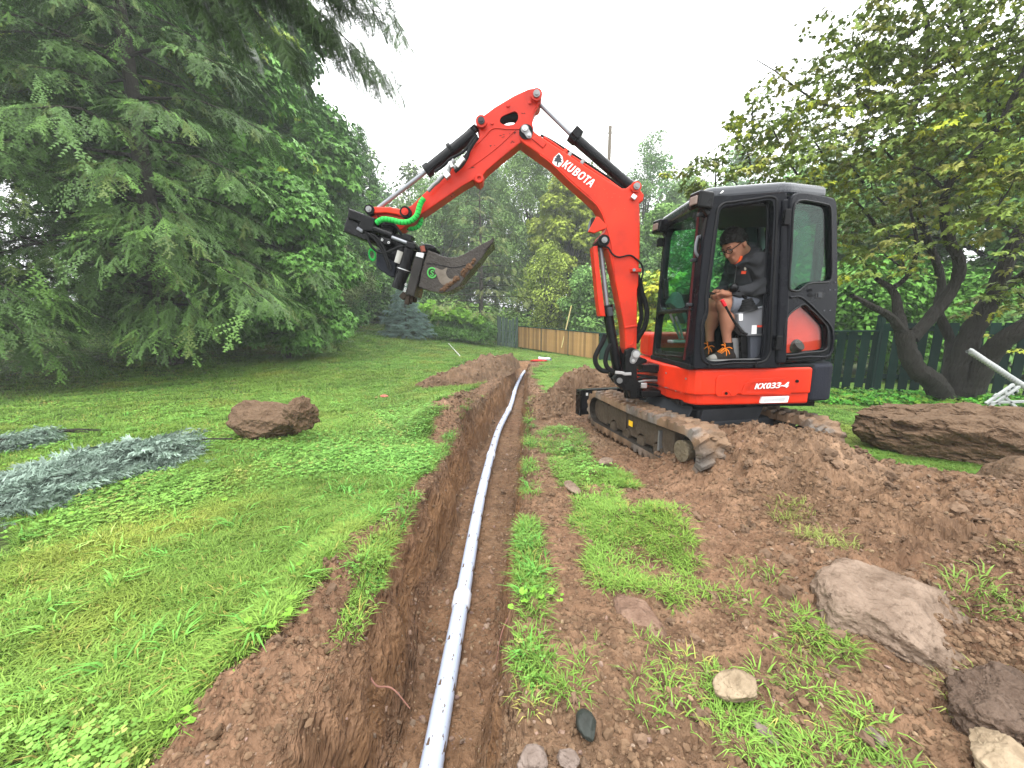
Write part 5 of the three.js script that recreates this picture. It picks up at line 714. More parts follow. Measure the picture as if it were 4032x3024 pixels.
// ---------------------------------------------------------------- the operator
{
  const m = (x, y, z) => U(...ZM(x, y), z);
  const skin = std([0.32, 0.145, 0.09], 0.6), hoodieMat = std([0.028, 0.029, 0.032], 0.9, { bumpMap: fineBump, bumpScale: 0.003 }), shortsMat = std([0.13, 0.14, 0.165], 0.9, { bumpMap: fineBump, bumpScale: 0.003 });
  const J = { neck: m(790, 410, -3.76), chest: m(800, 600, -3.77), belly: m(850, 770, -3.78), pelvis: m(900, 905, -3.78), shL: m(935, 500, -3.60), shR: m(668, 535, -3.93), elL: m(985, 790, -3.56), elR: m(590, 765, -3.95), wrL: m(645, 845, -3.60), wrR: m(500, 828, -3.85), hipL: m(880, 935, -3.68), hipR: m(860, 935, -3.88), knL: m(548, 962, -3.63), knR: m(398, 968, -3.86), anL: m(592, 1400, -3.63), anR: m(402, 1385, -3.86) };
  const F = V(-0.76, -0.58, 0.30).normalize(), UPH = V(-0.52, 0.82, 0.12), S0 = F.clone().cross(UPH).normalize().negate(), Zs = UPH.clone().cross(F).normalize(); // side towards the camera
  const side = Zs.z > 0 ? Zs : S0, Y = side.clone().cross(F).normalize(); if (Y.y < 0) Y.negate();
  const hc = m(668, 322, -3.71), hs = 1.13, loc = V();
  const toHead = (p) => { const d = p.clone().sub(hc); return loc.set(d.dot(F) / hs, d.dot(Y) / hs, d.dot(side) / hs); };
  const head = (x, y, z) => hc.clone().addScaledVector(F, x * hs).addScaledVector(Y, y * hs).addScaledVector(side, z * hs);
  const c1 = V(-0.012, 0.032, 0), c2 = V(0.028, -0.045, 0), a = V(), b = V();
  const cap = (p, x0, y0, z0, x1, y1, z1, r0, r1) => capsule(p, a.set(x0, y0, z0).clone(), b.set(x1, y1, z1).clone(), r0, r1);
  const neckLocal = toHead(J.neck).clone();
  const headSDF = (pw) => {
    const p = toHead(pw).clone(); let d = ellipsoid(p, c1, 0.098, 0.096, 0.077);
    d = smin(d, ellipsoid(p, c2, 0.066, 0.08, 0.056), 0.03); d = smin(d, cap(p, 0.062, -0.105, -0.012, 0.062, -0.105, 0.012, 0.022, 0.022), 0.03);
    d = smin(d, cap(p, 0.092, 0.012, 0, 0.112, -0.032, 0, 0.010, 0.015), 0.014); d = smin(d, cap(p, 0.082, 0.026, -0.035, 0.082, 0.026, 0.035, 0.011, 0.011), 0.016);
    d = smin(d, cap(p, 0.078, -0.02, -0.036, 0.078, -0.02, 0.036, 0.012, 0.012), 0.02); d = smin(d, cap(p, 0.088, -0.066, -0.018, 0.088, -0.066, 0.018, 0.008, 0.008), 0.01); d = smin(d, cap(p, 0.084, -0.078, -0.014, 0.084, -0.078, 0.014, 0.008, 0.008), 0.01);
    for (const s of [-1, 1]) { d = smin(d, ellipsoid(p, b.set(-0.012, -0.008, s * 0.079).clone(), 0.02, 0.034, 0.011), 0.008); d = Math.max(d, -(p.clone().sub(b.set(0.098, 0.004, s * 0.033)).length() - 0.016)); }
    return smin(d * hs, capsule(pw, head(-0.025, -0.04, 0), J.neck, 0.06, 0.066), 0.04);
  };
  const limb = (p, p0, p1, r0, r1) => capsule(p, p0, p1, r0, r1);
  const calfL = m(585, 1120, -3.63).add(V(0.03, 0, 0)), calfR = m(408, 1110, -3.86).add(V(0.03, 0, 0));
  const bodySDF = (p) => {
    let d = limb(p, J.pelvis, J.belly, 0.125, 0.125); d = smin(d, limb(p, J.belly, J.chest, 0.12, 0.13), 0.06); d = smin(d, limb(p, J.shL, J.shR, 0.06, 0.06), 0.06); d = smin(d, limb(p, J.neck, J.chest, 0.062, 0.09), 0.05);
    for (const [s, e, w] of [[J.shL, J.elL, J.wrL], [J.shR, J.elR, J.wrR]]) { d = smin(d, limb(p, s, e, 0.048, 0.042), 0.03); d = smin(d, limb(p, e, w, 0.042, 0.03), 0.02); }
    for (const [h, k, n, cf] of [[J.hipL, J.knL, J.anL, calfL], [J.hipR, J.knR, J.anR, calfR]]) { d = smin(d, limb(p, h, k, 0.085, 0.062), 0.05); d = smin(d, limb(p, k, n, 0.054, 0.036), 0.03); d = smin(d, limb(p, cf, cf.clone().add(V(0.004, -0.06, 0)), 0.05, 0.044), 0.05); d = smin(d, limb(p, n, n.clone().add(V(0, -0.05, 0)), 0.036, 0.042), 0.02); }
    return d;
  };
  const hand = (o) => (p) => { let d = 9; for (const [p0, p1, r0, r1] of o) d = smin(d, limb(p, p0, p1, r0, r1), 0.012); return d; };
  const fingersL = [], fl = (...l) => { for (let i = 0; i < l.length - 1; i++) fingersL.push([l[i], l[i + 1], 0.0098 - 0.0008 * i, 0.009 - 0.0008 * i]); };
  fingersL.push([J.wrL, m(600, 850, -3.60), 0.029, 0.03], [m(600, 848, -3.585), m(535, 845, -3.59), 0.026, 0.019], [m(600, 858, -3.62), m(535, 866, -3.63), 0.026, 0.019]);
  fl(m(535, 838, -3.585), m(480, 852, -3.60), m(440, 872, -3.625), m(425, 872, -3.65)); fl(m(533, 850, -3.598), m(474, 866, -3.61), m(432, 886, -3.635), m(418, 884, -3.66)); fl(m(533, 862, -3.612), m(478, 880, -3.625), m(440, 900, -3.65), m(426, 898, -3.67)); fl(m(538, 872, -3.63), m(490, 894, -3.64), m(458, 910, -3.66), m(444, 908, -3.68));
  fingersL.push([m(590, 835, -3.60), m(535, 818, -3.615), 0.014, 0.0125], [m(535, 818, -3.615), m(480, 826, -3.64), 0.0115, 0.010], [m(480, 826, -3.64), m(448, 838, -3.66), 0.010, 0.0085]);
  const fingersR = [[J.wrR, m(470, 835, -3.80), 0.028, 0.03]]; for (let i = 0; i < 4; i++) { const q = i * 9; fingersR.push([m(470, 826 + q, -3.79 + i * 0.006), m(436, 845 + q, -3.77 + i * 0.004), 0.0098, 0.009], [m(436, 845 + q, -3.77 + i * 0.004), m(420, 866 + q, -3.74 + i * 0.004), 0.009, 0.008]); } fingersR.push([m(480, 818, -3.79), m(452, 816, -3.76), 0.012, 0.0105], [m(452, 816, -3.76), m(430, 832, -3.735), 0.0105, 0.0085]);
  const mid = m(700, 900, -3.74);
  const man = thing('person', 'seated person in dark hoodie, grey shorts and glasses looking down at a phone', 'person', V(mid.x, 0.95, -3.74));
  const bodyG = sdfMesh(V(mid.x, 1.5, -3.74), 0.66, 84, bodySDF), headG = sdfMesh(hc.clone().add(V(0.02, -0.02, 0)), 0.2, 80, headSDF), hlG = sdfMesh(m(530, 860, -3.62), 0.115, 72, hand(fingersL)), hrG = sdfMesh(m(460, 845, -3.79), 0.1, 60, hand(fingersR));
  const body = part(man, 'body', mergeGeometries([bodyG, headG, hlG, hrG]), skin); void body;
  const fold = (p) => 0.016 * fbm(p.x * 9, p.y * 11, p.z * 9, 3) + 0.005 * Math.sin(p.y * 70 + 8 * vnoise(p.x * 8, p.y * 4, p.z * 8)) * smooth(1.35, 1.6, p.y);
  const hoodieSDF = (p) => {
    let d = limb(p, J.pelvis.clone().add(V(0, 0.03, 0)), J.belly, 0.152, 0.155); d = smin(d, limb(p, J.belly, J.chest, 0.15, 0.155), 0.06); d = smin(d, limb(p, J.shL, J.shR, 0.085, 0.085), 0.08); d = smin(d, limb(p, J.neck.clone().add(V(0.05, -0.05, 0)), J.chest, 0.07, 0.12), 0.05);
    for (const [s, e, w] of [[J.shL, J.elL, J.wrL], [J.shR, J.elR, J.wrR]]) { d = smin(d, limb(p, s, e, 0.08, 0.068), 0.035); d = smin(d, limb(p, e, w.clone().lerp(e, 0.06), 0.064, 0.042), 0.03); d = smin(d, limb(p, w.clone().lerp(e, 0.12), w.clone().lerp(e, 0.2), 0.047, 0.05), 0.01); }
    d = smin(d, limb(p, m(905, 400, -3.68), m(835, 345, -3.76), 0.045, 0.05), 0.03); d = smin(d, limb(p, m(835, 345, -3.76), m(870, 400, -3.88), 0.05, 0.05), 0.03); d = smin(d, limb(p, m(905, 400, -3.66), m(775, 500, -3.63), 0.042, 0.028), 0.02); d = smin(d, limb(p, m(775, 500, -3.63), m(700, 545, -3.66), 0.028, 0.022), 0.02); d = smin(d, limb(p, m(690, 490, -3.82), m(690, 545, -3.7), 0.03, 0.024), 0.02);
    return d + fold(p);
  };
  const hemY = m(900, 905, -3.6).y, hoodie = part(man, 'hoodie', sdfMesh(V(mid.x + 0.05, 1.62, -3.76), 0.46, 88, (p) => Math.max(hoodieSDF(p), hemY - 0.03 - p.y)), hoodieMat);
  const shortsSDF = (p) => { let d = limb(p, J.pelvis, J.pelvis.clone().add(V(0, -0.06, 0)), 0.15, 0.14); for (const [h, k] of [[J.hipL, J.knL], [J.hipR, J.knR]]) { const e = h.clone().lerp(k, 0.74); d = smin(d, limb(p, h, e, 0.11, 0.094), 0.04); d = smin(d, limb(p, h.clone().lerp(k, 0.55).add(V(0.02, -0.03, 0)), h.clone().lerp(k, 0.72).add(V(0.03, -0.10, 0)), 0.075, 0.05), 0.03); } return Math.max(d, (h => h)(J.hipL.x + (J.knL.x - J.hipL.x) * 0.84 - p.x)) + 0.007 * fbm(p.x * 12, p.y * 12, p.z * 12, 2); };
  part(man, 'shorts', sdfMesh(V(mid.x + 0.05, 1.36, -3.76), 0.34, 80, shortsSDF), shortsMat);
  const hairSDF = (pw) => { const p = toHead(pw).clone(), e = ellipsoid(p, c1, 0.113, 0.115, 0.089) + 0.012 * fbm(p.x * 55, p.y * 55, p.z * 55, 2), line = 0.006 - (-0.55 * p.x + 0.83 * p.y) + 0.006 * vnoise(p.x * 60, p.z * 60); let d = Math.max(e, line); d = smin(d, cap(p, 0.03, 0.118, 0.02, 0.075, 0.098, -0.01, 0.016, 0.012), 0.02); return d * hs; };
  part(man, 'hair', sdfMesh(hc.clone(), 0.19, 84, hairSDF), std([0.008, 0.007, 0.006], 0.7));
  // glasses
  const glasses = part(man, 'glasses', join([-1, 1].map((s) => { const g = new THREE.TorusGeometry(0.024 * hs, 0.0035, 6, 22); g.scale(1.15, 0.8, 1); return orient(g, head(0.108, 0.004, s * 0.034), side, Y); }).concat([-1, 1].map((s) => cyl(head(0.105, 0.01, s * 0.06), head(-0.01, 0.012, s * 0.083), 0.004, 0.004, 6)), [cyl(head(0.113, 0.006, -0.01), head(0.113, 0.006, 0.01), 0.003, 0.003, 6)])), M.black); void glasses;
  for (const s of [-1, 1]) { part(man, 'eye', new THREE.SphereGeometry(0.0115, 12, 8).translate(...head(0.088, 0.004, s * 0.033).toArray()), std([0.25, 0.2, 0.18], 0.3)); part(man, 'eyebrow', cyl(head(0.098, 0.03, s * 0.016), head(0.088, 0.034, s * 0.05), 0.004, 0.003, 6), std([0.012, 0.01, 0.009], 0.9)); }
  // shoes, socks, laces
  for (const [an, heel, toe, ball, nm] of [[J.anL, m(632, 1510, -3.63), m(420, 1556, -3.60), m(500, 1530, -3.61), 'L'], [J.anR, m(452, 1465, -3.86), m(300, 1490, -3.86), m(360, 1478, -3.86), 'R']]) {
    void nm; const fl0 = 0.955, soleY = fl0 + 0.014; const hh = heel.clone().setY(fl0 + 0.045), bb = ball.clone().setY(fl0 + 0.045), tt = toe.clone().setY(fl0 + 0.032), top = an.clone().setY(fl0 + 0.115).add(V(0.005, 0, 0));
    const sdf = (p) => { let d = limb(p, hh, bb, 0.042, 0.046); d = smin(d, limb(p, bb, tt, 0.044, 0.034), 0.03); d = smin(d, limb(p, hh.clone().add(V(-0.03, 0.03, 0)), top, 0.044, 0.047), 0.04); d = smin(d, limb(p, top, bb.clone().add(V(0.01, 0.012, 0)), 0.036, 0.036), 0.04); return Math.max(d, fl0 + 0.012 - p.y); };
    const ctr = hh.clone().lerp(tt, 0.5).setY(fl0 + 0.07), shoe = part(man, 'shoe', sdfMesh(ctr, 0.2, 64, sdf), std([0.022, 0.017, 0.014], 0.8));
    part(shoe, 'sole', sdfMesh(ctr, 0.2, 56, (p) => Math.max(Math.min(limb(p, hh.clone().setY(soleY), bb.clone().setY(soleY), 0.05, 0.053), limb(p, bb.clone().setY(soleY), tt.clone().setY(soleY), 0.053, 0.042)), p.y - fl0 - 0.026, fl0 - 0.002 - p.y)), std([0.26, 0.25, 0.23], 0.8));
    part(shoe, 'toe_cap', sdfMesh(tt.clone().add(V(0.02, 0, 0)), 0.09, 40, (p) => Math.max(limb(p, bb, tt, 0.047, 0.037), p.x - tt.x - 0.045, fl0 + 0.012 - p.y)), std([0.22, 0.21, 0.19], 0.85));
    part(man, 'sock', taper([an.clone().add(V(0, 0.02, 0)), top.clone().add(V(0, -0.01, 0))], 0.046, 0.05, 4, 14), M.rubber);
    const lace = []; for (let i = 0; i < 6; i++) { const c = top.clone().lerp(bb.clone().add(V(0, 0.025, 0)), 0.1 + i * 0.17).add(V(-0.022 + i * 0.002, 0.024, 0.0)); lace.push(tube([c.clone().add(V(0.012, -0.012, 0.042)), c.clone().add(V(-0.012, 0.006, 0.01)), c.clone().add(V(0.006, 0.004, -0.03))], 0.0042, 8, 5)); }
    const k = top.clone().add(V(-0.04, 0.015, 0.03)); for (const [dx, dy, dz] of [[-0.05, 0.035, 0.02], [0.05, 0.0, 0.03], [-0.02, 0.05, 0.01], [0.0, -0.07, 0.03], [0.03, -0.05, 0.03], [-0.05, -0.02, 0.03]]) lace.push(tube([k, k.clone().add(V(dx * 0.5, dy * 0.6 + 0.012, dz)), k.clone().add(V(dx, dy, dz))], 0.004, 8, 5));
    part(shoe, 'lace', join(lace), std([0.75, 0.22, 0.02], 0.7));
  }
  const hit = (x, y) => { const d = ray(...ZM(x, y)).normalize(), p = V(0, CAM_H, 0).addScaledVector(d, 2.6); for (let i = 0; i < 80; i++) { const q = hoodieSDF(p); if (q < 0.001) break; p.addScaledVector(d, q * 0.6); } return p; };
  const onFront = (list) => list.map(([x, y]) => hit(x, y));
  part(hoodie, 'zip', tube(onFront([[692, 545], [684, 600], [676, 660], [668, 720], [660, 780]]).map((p) => p.add(V(-0.001, 0, 0.003))), 0.004, 24, 5), M.dull);
  { const c = onFront([[745, 600], [797, 602], [790, 634], [740, 632]]), t = new Tris(); const f = c.map((p) => p.add(V(-0.003, 0, 0.006))); t.tri(f[0], f[1], f[2]); t.tri(f[0], f[2], f[3]); part(hoodie, 'chest_print', t.geo(), std([0.6, 0.07, 0.03], 0.8)); const o = onFront([[784, 572]])[0].add(V(0, 0, 0.004)); part(hoodie, 'chest_emblem', new THREE.SphereGeometry(0.012, 10, 8).scale(0.9, 1.6, 0.3).translate(o.x, o.y, o.z), std([0.4, 0.36, 0.3], 0.8)); }
  part(man, 'shirt_collar', tube([m(745, 440, -3.66), m(715, 505, -3.655), m(690, 530, -3.68), m(672, 505, -3.74), m(690, 470, -3.8)], 0.013, 20, 7), std([0.65, 0.08, 0.02], 0.8));
  const ph = thing('phone', 'black phone held in both hands of the seated person', 'phone', m(405, 845, -3.68));
  const pg = box(0.13, 0.011, 0.07, 0.005); pg.rotateZ(-0.12).rotateY(0.1); part(ph, 'case', pg.translate(...m(405, 845, -3.68).toArray()), M.black);
  part(ph, 'screen', box(0.118, 0.003, 0.06, 0.001).rotateZ(-0.12).rotateY(0.1).translate(...m(405, 845, -3.68).add(V(0, 0.0065, 0)).toArray()), M.gloss);
}
// ---------------------------------------------------------------- pipe, fences, pole and small things
function land(sx, sy) { const d = ray(sx, sy).normalize(), p = V(0, CAM_H, 0); for (let i = 0; i < 4000; i++) { p.addScaledVector(d, 0.02); if (p.y <= H(p.x, p.z)) break; if (p.z < -100) break; } return p; }
{
  const pipePath = [[-0.36, -0.615, -0.35], [-0.357, -0.605, -1.4], [-0.354, -0.60, -2.4], [-0.35, -0.6, -3.95], [-0.30, -0.61, -5.6], [-0.24, -0.65, -6.9], [-0.04, -0.72, -9.1], [0.13, -0.8, -12.2], [0.36, -0.78, -14.6], [0.5, -0.72, -15.4]].map(([x, y, z]) => V(x, y, z));
  const c = new THREE.CatmullRomCurve3(pipePath, false, 'centripetal');
  const smear = tileFbm(512, 5, 5, 201, 1, 3), pipeMap = texture(512, (i, j, k) => { let q = [0.9, 0.93, 0.99]; const f = smear[k] - 0.28; if (f > 0 && n1[k] > -0.12) q = mixc(q, rgbL(0.2, 0.12, 0.07), clamp(f * 14)); return q; }, true, 1); pipeMap.repeat.set(7, 1);
  const pm = phys([0.56, 0.59, 0.65], 0.5, { map: pipeMap, specularIntensity: 0.5 });
  const pipe = thing('sewer_pipe', 'long white plastic drain pipe lying along the trench floor', 'pipe', pipePath[0].clone());
  const cuts = [0, 0.135, 0.33, 0.55, 0.72, 0.9, 1];
  for (let i = 0; i < cuts.length - 1; i++) { const n = 30, pts = []; for (let k = 0; k <= n; k++) pts.push(c.getPointAt(clamp(lerp(cuts[i], cuts[i + 1], k / n)))); part(pipe, 'pipe_length', tube(pts, 0.0535, 40, 24), pm); }
  for (const t of cuts.slice(1, -1)) { const a = c.getPointAt(t - 0.002), b = c.getPointAt(t + 0.0055), e = c.getPointAt(t - 0.0035); part(pipe, 'bell_joint', join([cyl(a, b, 0.064, 0.064, 28), cyl(e, a, 0.0545, 0.064, 28)]), M.pvc); }
  part(pipe, 'elbow', tube([V(0.5, -0.72, -15.4), V(0.62, -0.7, -15.75), V(0.85, -0.68, -15.85)], 0.058, 16, 18), M.pvc);
}
// fences
const cedar = [0.9, 1.05, 1.2, 0.7].map((k) => std([0.5 * k, 0.31 * k, 0.125 * k], 0.75, { map: woodMap })), greenPaint = [1, 0.8, 1.2].map((k) => std([0.012 * k, 0.062 * k, 0.046 * k], 0.6, { map: woodMap })), darkGreen = [1, 0.75, 1.25].map((k) => std([0.009 * k, 0.034 * k, 0.027 * k], 0.65, { map: woodMap })), oldGreen = [1, 0.8].map((k) => std([0.07 * k, 0.115 * k, 0.09 * k], 0.8, { map: woodMap }));
function fence(name, label, a, b, h, o) {
  const t = thing(name, label, 'fence', V(a.x, H(a.x, a.z), a.z)), L = Math.hypot(b.x - a.x, b.z - a.z), d = V(b.x - a.x, 0, b.z - a.z).normalize(), n = V(-d.z, 0, d.x), R = rng(o.seed), at = (s, up, off = 0) => { const x = a.x + d.x * s + n.x * off, z = a.z + d.z * s + n.z * off; return V(x, lerp(a.y, b.y, s / L) + up, z); };
  const geos = [0, 1, 2].map((i) => { const hh = h * (o.var ? 0.94 + 0.06 * i : 1); return o.pointed ? (() => { const w = o.w / 2, g = new THREE.ExtrudeGeometry(new THREE.Shape([[-w, 0], [w, 0], [w, hh - 0.07], [0, hh], [-w, hh - 0.07]].map((p) => new THREE.Vector2(...p))), { depth: 0.02, bevelEnabled: false }); g.translate(0, 0, -0.01); return boxUV(g); })() : boxUV(box(o.w, hh, 0.02, 0.003).translate(0, hh / 2, 0)); });
  const ang = Math.atan2(-d.z, d.x); let k = 0; const basePos = bases.get(t);
  for (let s = o.w / 2; s < L; s += o.w + o.gap * (0.6 + 0.8 * R())) { const m = shadowed(new THREE.Mesh(geos[Math.floor(R() * 3)], o.mats[Math.floor(R() * o.mats.length)])); m.name = 'board' + (k ? '_' + String(k).padStart(3, '0') : ''); k++; m.position.copy(at(s, o.lift, 0.03 + 0.006 * R())).sub(basePos); m.rotation.set(0, ang, (o.lean ?? 0) + (R() - 0.5) * (o.wild ?? 0.015), 'YXZ'); t.add(m); }
  for (const [up, hh, m] of o.rails) part(t, 'rail', boxUV(bar(at(0, up), at(L, up), 0.05, hh, 0.006)), m);
  for (let s = 0; s <= L + 0.1; s += o.post) part(t, 'post', boxUV(bar(at(s, -0.3), at(s, o.postH ?? h + 0.06), 0.1, 0.1, 0.008)), o.postMat);
  if (o.cap) part(t, 'top_cap', boxUV(bar(at(0, h + o.lift + 0.02), at(L, h + o.lift + 0.02), 0.14, 0.04, 0.006)), o.cap);
  return t;
}
const W0 = land(...ZE(1490, 440)), W1 = land(...ZE(2130, 540)), R0 = V(6.75, -0.2, -8.6), R1 = V(7.55, -0.17, -7.95), R2 = V(13.0, -0.1, -5.2);
fence('cedar_fence', 'unpainted yellow-brown board fence with green top rail behind the trench', W0, W1, 1.42, { w: 0.145, gap: 0.012, lift: 0.06, mats: cedar, rails: [[0.28, 0.1, cedar[3]], [1.4, 0.14, greenPaint[1]]], post: 2.45, postMat: greenPaint[0], cap: greenPaint[0], seed: 3 });
fence('green_fence', 'dark green board fence seen between boom and cab', W1.clone().add(V(0.05, 0, -0.05)), R0, 1.4, { w: 0.145, gap: 0.02, lift: 0.06, mats: greenPaint, rails: [[0.3, 0.1, greenPaint[1]], [1.36, 0.12, greenPaint[1]]], post: 2.45, postMat: greenPaint[0], cap: greenPaint[2], seed: 5 });
fence('green_fence', 'lower dark green slatted fence section just right of the cab', R0, R1, 1.22, { w: 0.14, gap: 0.045, lift: 0.05, mats: darkGreen, rails: [[0.25, 0.1, darkGreen[1]], [1.16, 0.1, darkGreen[0]]], post: 8, postMat: darkGreen[0], cap: darkGreen[2], seed: 7 });
fence('green_fence', 'taller dark green slatted fence behind the leaning maple trunks', R1, R2, 1.4, { w: 0.14, gap: 0.05, lift: 0.05, mats: darkGreen, rails: [[0.36, 0.1, darkGreen[1]], [1.34, 0.1, darkGreen[0]]], post: 2.4, postMat: darkGreen[0], postH: 1.62, seed: 9 });
{ const a = land(...ZE(1328, 428)), b = land(...ZE(1478, 446)); const L = a.distanceTo(b); void L; fence('picket_fence', 'weathered grey-green picket fence piece leaning beside the yellow-brown boards', a, b, 1.36 * -a.z / 18, { w: 0.13 * -a.z / 18, gap: 0.035, lift: 0.03, mats: oldGreen, rails: [[0.35, 0.09, oldGreen[1]], [1.1, 0.09, oldGreen[1]]], post: 9, postMat: oldGreen[1], pointed: true, var: true, wild: 0.06, lean: -0.03, seed: 11 }); }
// pole, wires
{ const z = -34, top = U(2403, 497, z), p = thing('utility_pole', 'weathered grey wooden utility pole rising behind the boom', 'utility pole', V(top.x, -1, z)); part(p, 'shaft', boxUV(taper([V(top.x, -1.2, z), top], 0.19, 0.14, 6, 12)), std([0.2, 0.165, 0.13], 0.9, { map: barkMap })); part(p, 'bracket', boxUV(box(0.5, 0.06, 0.06, 0.01).translate(top.x, top.y - 0.5, z)), M.dull);
  const w = (a, b, sag) => { const mid = a.clone().lerp(b, 0.5).add(V(0, -sag, 0)); return tube([a, mid, b], 0.013, 24, 5); };
  single('overhead_wire', w(top.clone().add(V(0, -0.4, 0)), U(4300, 250, -22), 0.5), M.rubber, 'upper thin overhead wire running right from the utility pole', 'wire');
  single('overhead_wire', w(top.clone().add(V(0, -2.6, 0)), U(4300, 560, -22), 0.5), M.rubber, 'lower thin overhead wire running right from the utility pole', 'wire'); }
// leaning yellow pole
{ const f = ZE(1832, 440), z = -23.4; single('pole', cyl(U(...f, z), U(...ZE(1910, 108), z - 0.25), 0.036, 0.03, 10), std([0.6, 0.5, 0.22], 0.6), 'thin pale yellow pole leaning against the board fence', 'pole'); }
// red plastic and white fittings at the end of the trench
{ const c = land(...ZE(1650, 552)), k = -c.z / 14; const r = thing('plastic_sack', 'crumpled red plastic sack on the grass at the trench end', 'sack', c); part(r, 'body', (() => { const g = rockGeo(0.30 * k, 0.055 * k, 0.13 * k, 7, 6, 0.2, 10); g.translate(c.x, c.y + 0.05, c.z); return g; })(), std([0.55, 0.03, 0.03], 0.45));
  const w = thing('pipe_fitting', 'white plastic elbow lying beside the red sack', 'pipe fitting', land(...ZE(1725, 545))); const q = bases.get(w); part(w, 'body', tube([V(q.x - 0.18, q.y + 0.08, q.z), V(q.x, q.y + 0.09, q.z), V(q.x + 0.1, q.y + 0.07, q.z + 0.15)], 0.065, 12, 12), M.pvc);
  const w2 = thing('pipe_fitting', 'white plastic coupling lying on top of the red sack', 'pipe fitting', c.clone().add(V(0.1, 0.13, 0))); const q2 = bases.get(w2); part(w2, 'body', cyl(q2.clone().add(V(-0.1, 0.02, 0)), q2.clone().add(V(0.12, 0.0, 0.05)), 0.07, 0.06, 14), M.pvc); }
{ const c = land(...ZE(425, 838)), b = thing('brick', 'broken red brick lying alone on the lawn', 'brick', c); part(b, 'body', rockGeo(0.1, 0.035, 0.05, 17, 9, 0.08, 8).rotateY(-0.3).translate(c.x, c.y + 0.03, c.z), std([0.38, 0.12, 0.09], 0.8)); part(b, 'chip', rockGeo(0.04, 0.02, 0.04, 18, 9, 0.08, 6).translate(c.x - 0.13, c.y + 0.015, c.z + 0.06), std([0.4, 0.16, 0.12], 0.8)); }
{ const g = []; for (let i = 0; i < 9; i++) { const t = i / 9, a = land(...ZE(940 + 92 * t, 418 + 105 * t)), b = land(...ZE(940 + 92 * (t + 0.055), 418 + 105 * (t + 0.055))); g.push(cyl(a.add(V(0, 0.07, 0)), b.add(V(0, 0.07, 0)), 0.022, 0.022, 6)); } const m = single('marking_tape', join(g), M.white, 'broken white tape line running over the far lawn', 'tape'); void m; }
// small dug hole left of the trench, roots in the trench wall
{ const root = std([0.26, 0.13, 0.1], 0.8), rt = (name, label, list, r) => single(name, taper(list, r, r * 0.4, 16, 6, 0.3, 3), root, label, 'root');
  const W = (x, y, z) => V(x, y, z);
  rt('root', 'thick pinkish root stub sticking from the left trench wall', [W(-0.66, -0.22, -1.12), W(-0.58, -0.24, -1.10), W(-0.53, -0.27, -1.09)], 0.012);
  rt('root', 'thin pale forked root hanging on the left trench wall', [W(-0.68, -0.2, -1.52), W(-0.6, -0.24, -1.45), W(-0.52, -0.22, -1.42), W(-0.44, -0.3, -1.4)], 0.006);
  rt('root', 'thin reddish root hanging from the right trench rim', [W(0.0, -0.12, -1.75), W(-0.05, -0.2, -1.7), W(-0.08, -0.34, -1.65)], 0.005);
  rt('root', 'pale straw-coloured root lying on the soil behind the near track', [V(2.05, 0.40, -2.9), V(2.2, 0.41, -2.88), V(2.36, 0.42, -2.93)], 0.006); }
// white garden frame at the right edge
{ const z = -4.9, q = (x, y, dz = 0) => U(...ZL(x, y), z + dz), t = thing('garden_bench', 'white metal garden bench frame with twisted bar at the right edge', 'bench', q(1500, 880).setY(0));
  const wm = std([0.42, 0.44, 0.43], 0.55, { map: grimeMap });
  const a = q(1252, 288), b = q(1900, 715), tw = []; const d = b.clone().sub(a), n1v = V(0, 0, 1), n2v = d.clone().normalize().cross(n1v).normalize(); for (let s = 0; s < 3; s++) { const pts = []; for (let i = 0; i <= 60; i++) { const u = i / 60, an = u * 60 + s * 2.094; pts.push(a.clone().addScaledVector(d, u).addScaledVector(n1v, Math.cos(an) * 0.018).addScaledVector(n2v, Math.sin(an) * 0.018)); } tw.push(tube(pts, 0.02, 180, 6)); }
  part(t, 'twisted_bar', join(tw), wm);
  part(t, 'arched_leg', boxUV((() => { const c = new THREE.CatmullRomCurve3([q(1300, 884), q(1360, 846), q(1440, 815), q(1560, 796), q(1730, 802), q(1900, 840)]), g = []; for (let i = 0; i < 16; i++) g.push(bar(c.getPointAt(i / 16), c.getPointAt(Math.min(1, (i + 1.1) / 16)), 0.06, 0.06, 0.012)); return join(g); })()), wm);
  for (const [x0, y0, x1, y1] of [[1395, 752, 1640, 580], [1430, 775, 1690, 600], [1430, 742, 1740, 732], [1565, 640, 1568, 712], [1568, 700, 1665, 790]]) part(t, 'strut', boxUV(bar(q(x0, y0, 0.1), q(x1, y1, 0.1), 0.03, 0.035, 0.008)), wm);
  for (const [x, y] of [[1490, 690], [1620, 610], [1650, 650], [1530, 740]]) part(t, 'scroll', boxUV(new THREE.TorusGeometry(0.035, 0.011, 6, 16, 4.4).translate(...q(x, y, 0.1).toArray())), wm);
  part(t, 'rear_leg', boxUV(bar(q(1880, 560, -0.4), q(1950, 860, -0.4), 0.05, 0.05, 0.01)), wm); }
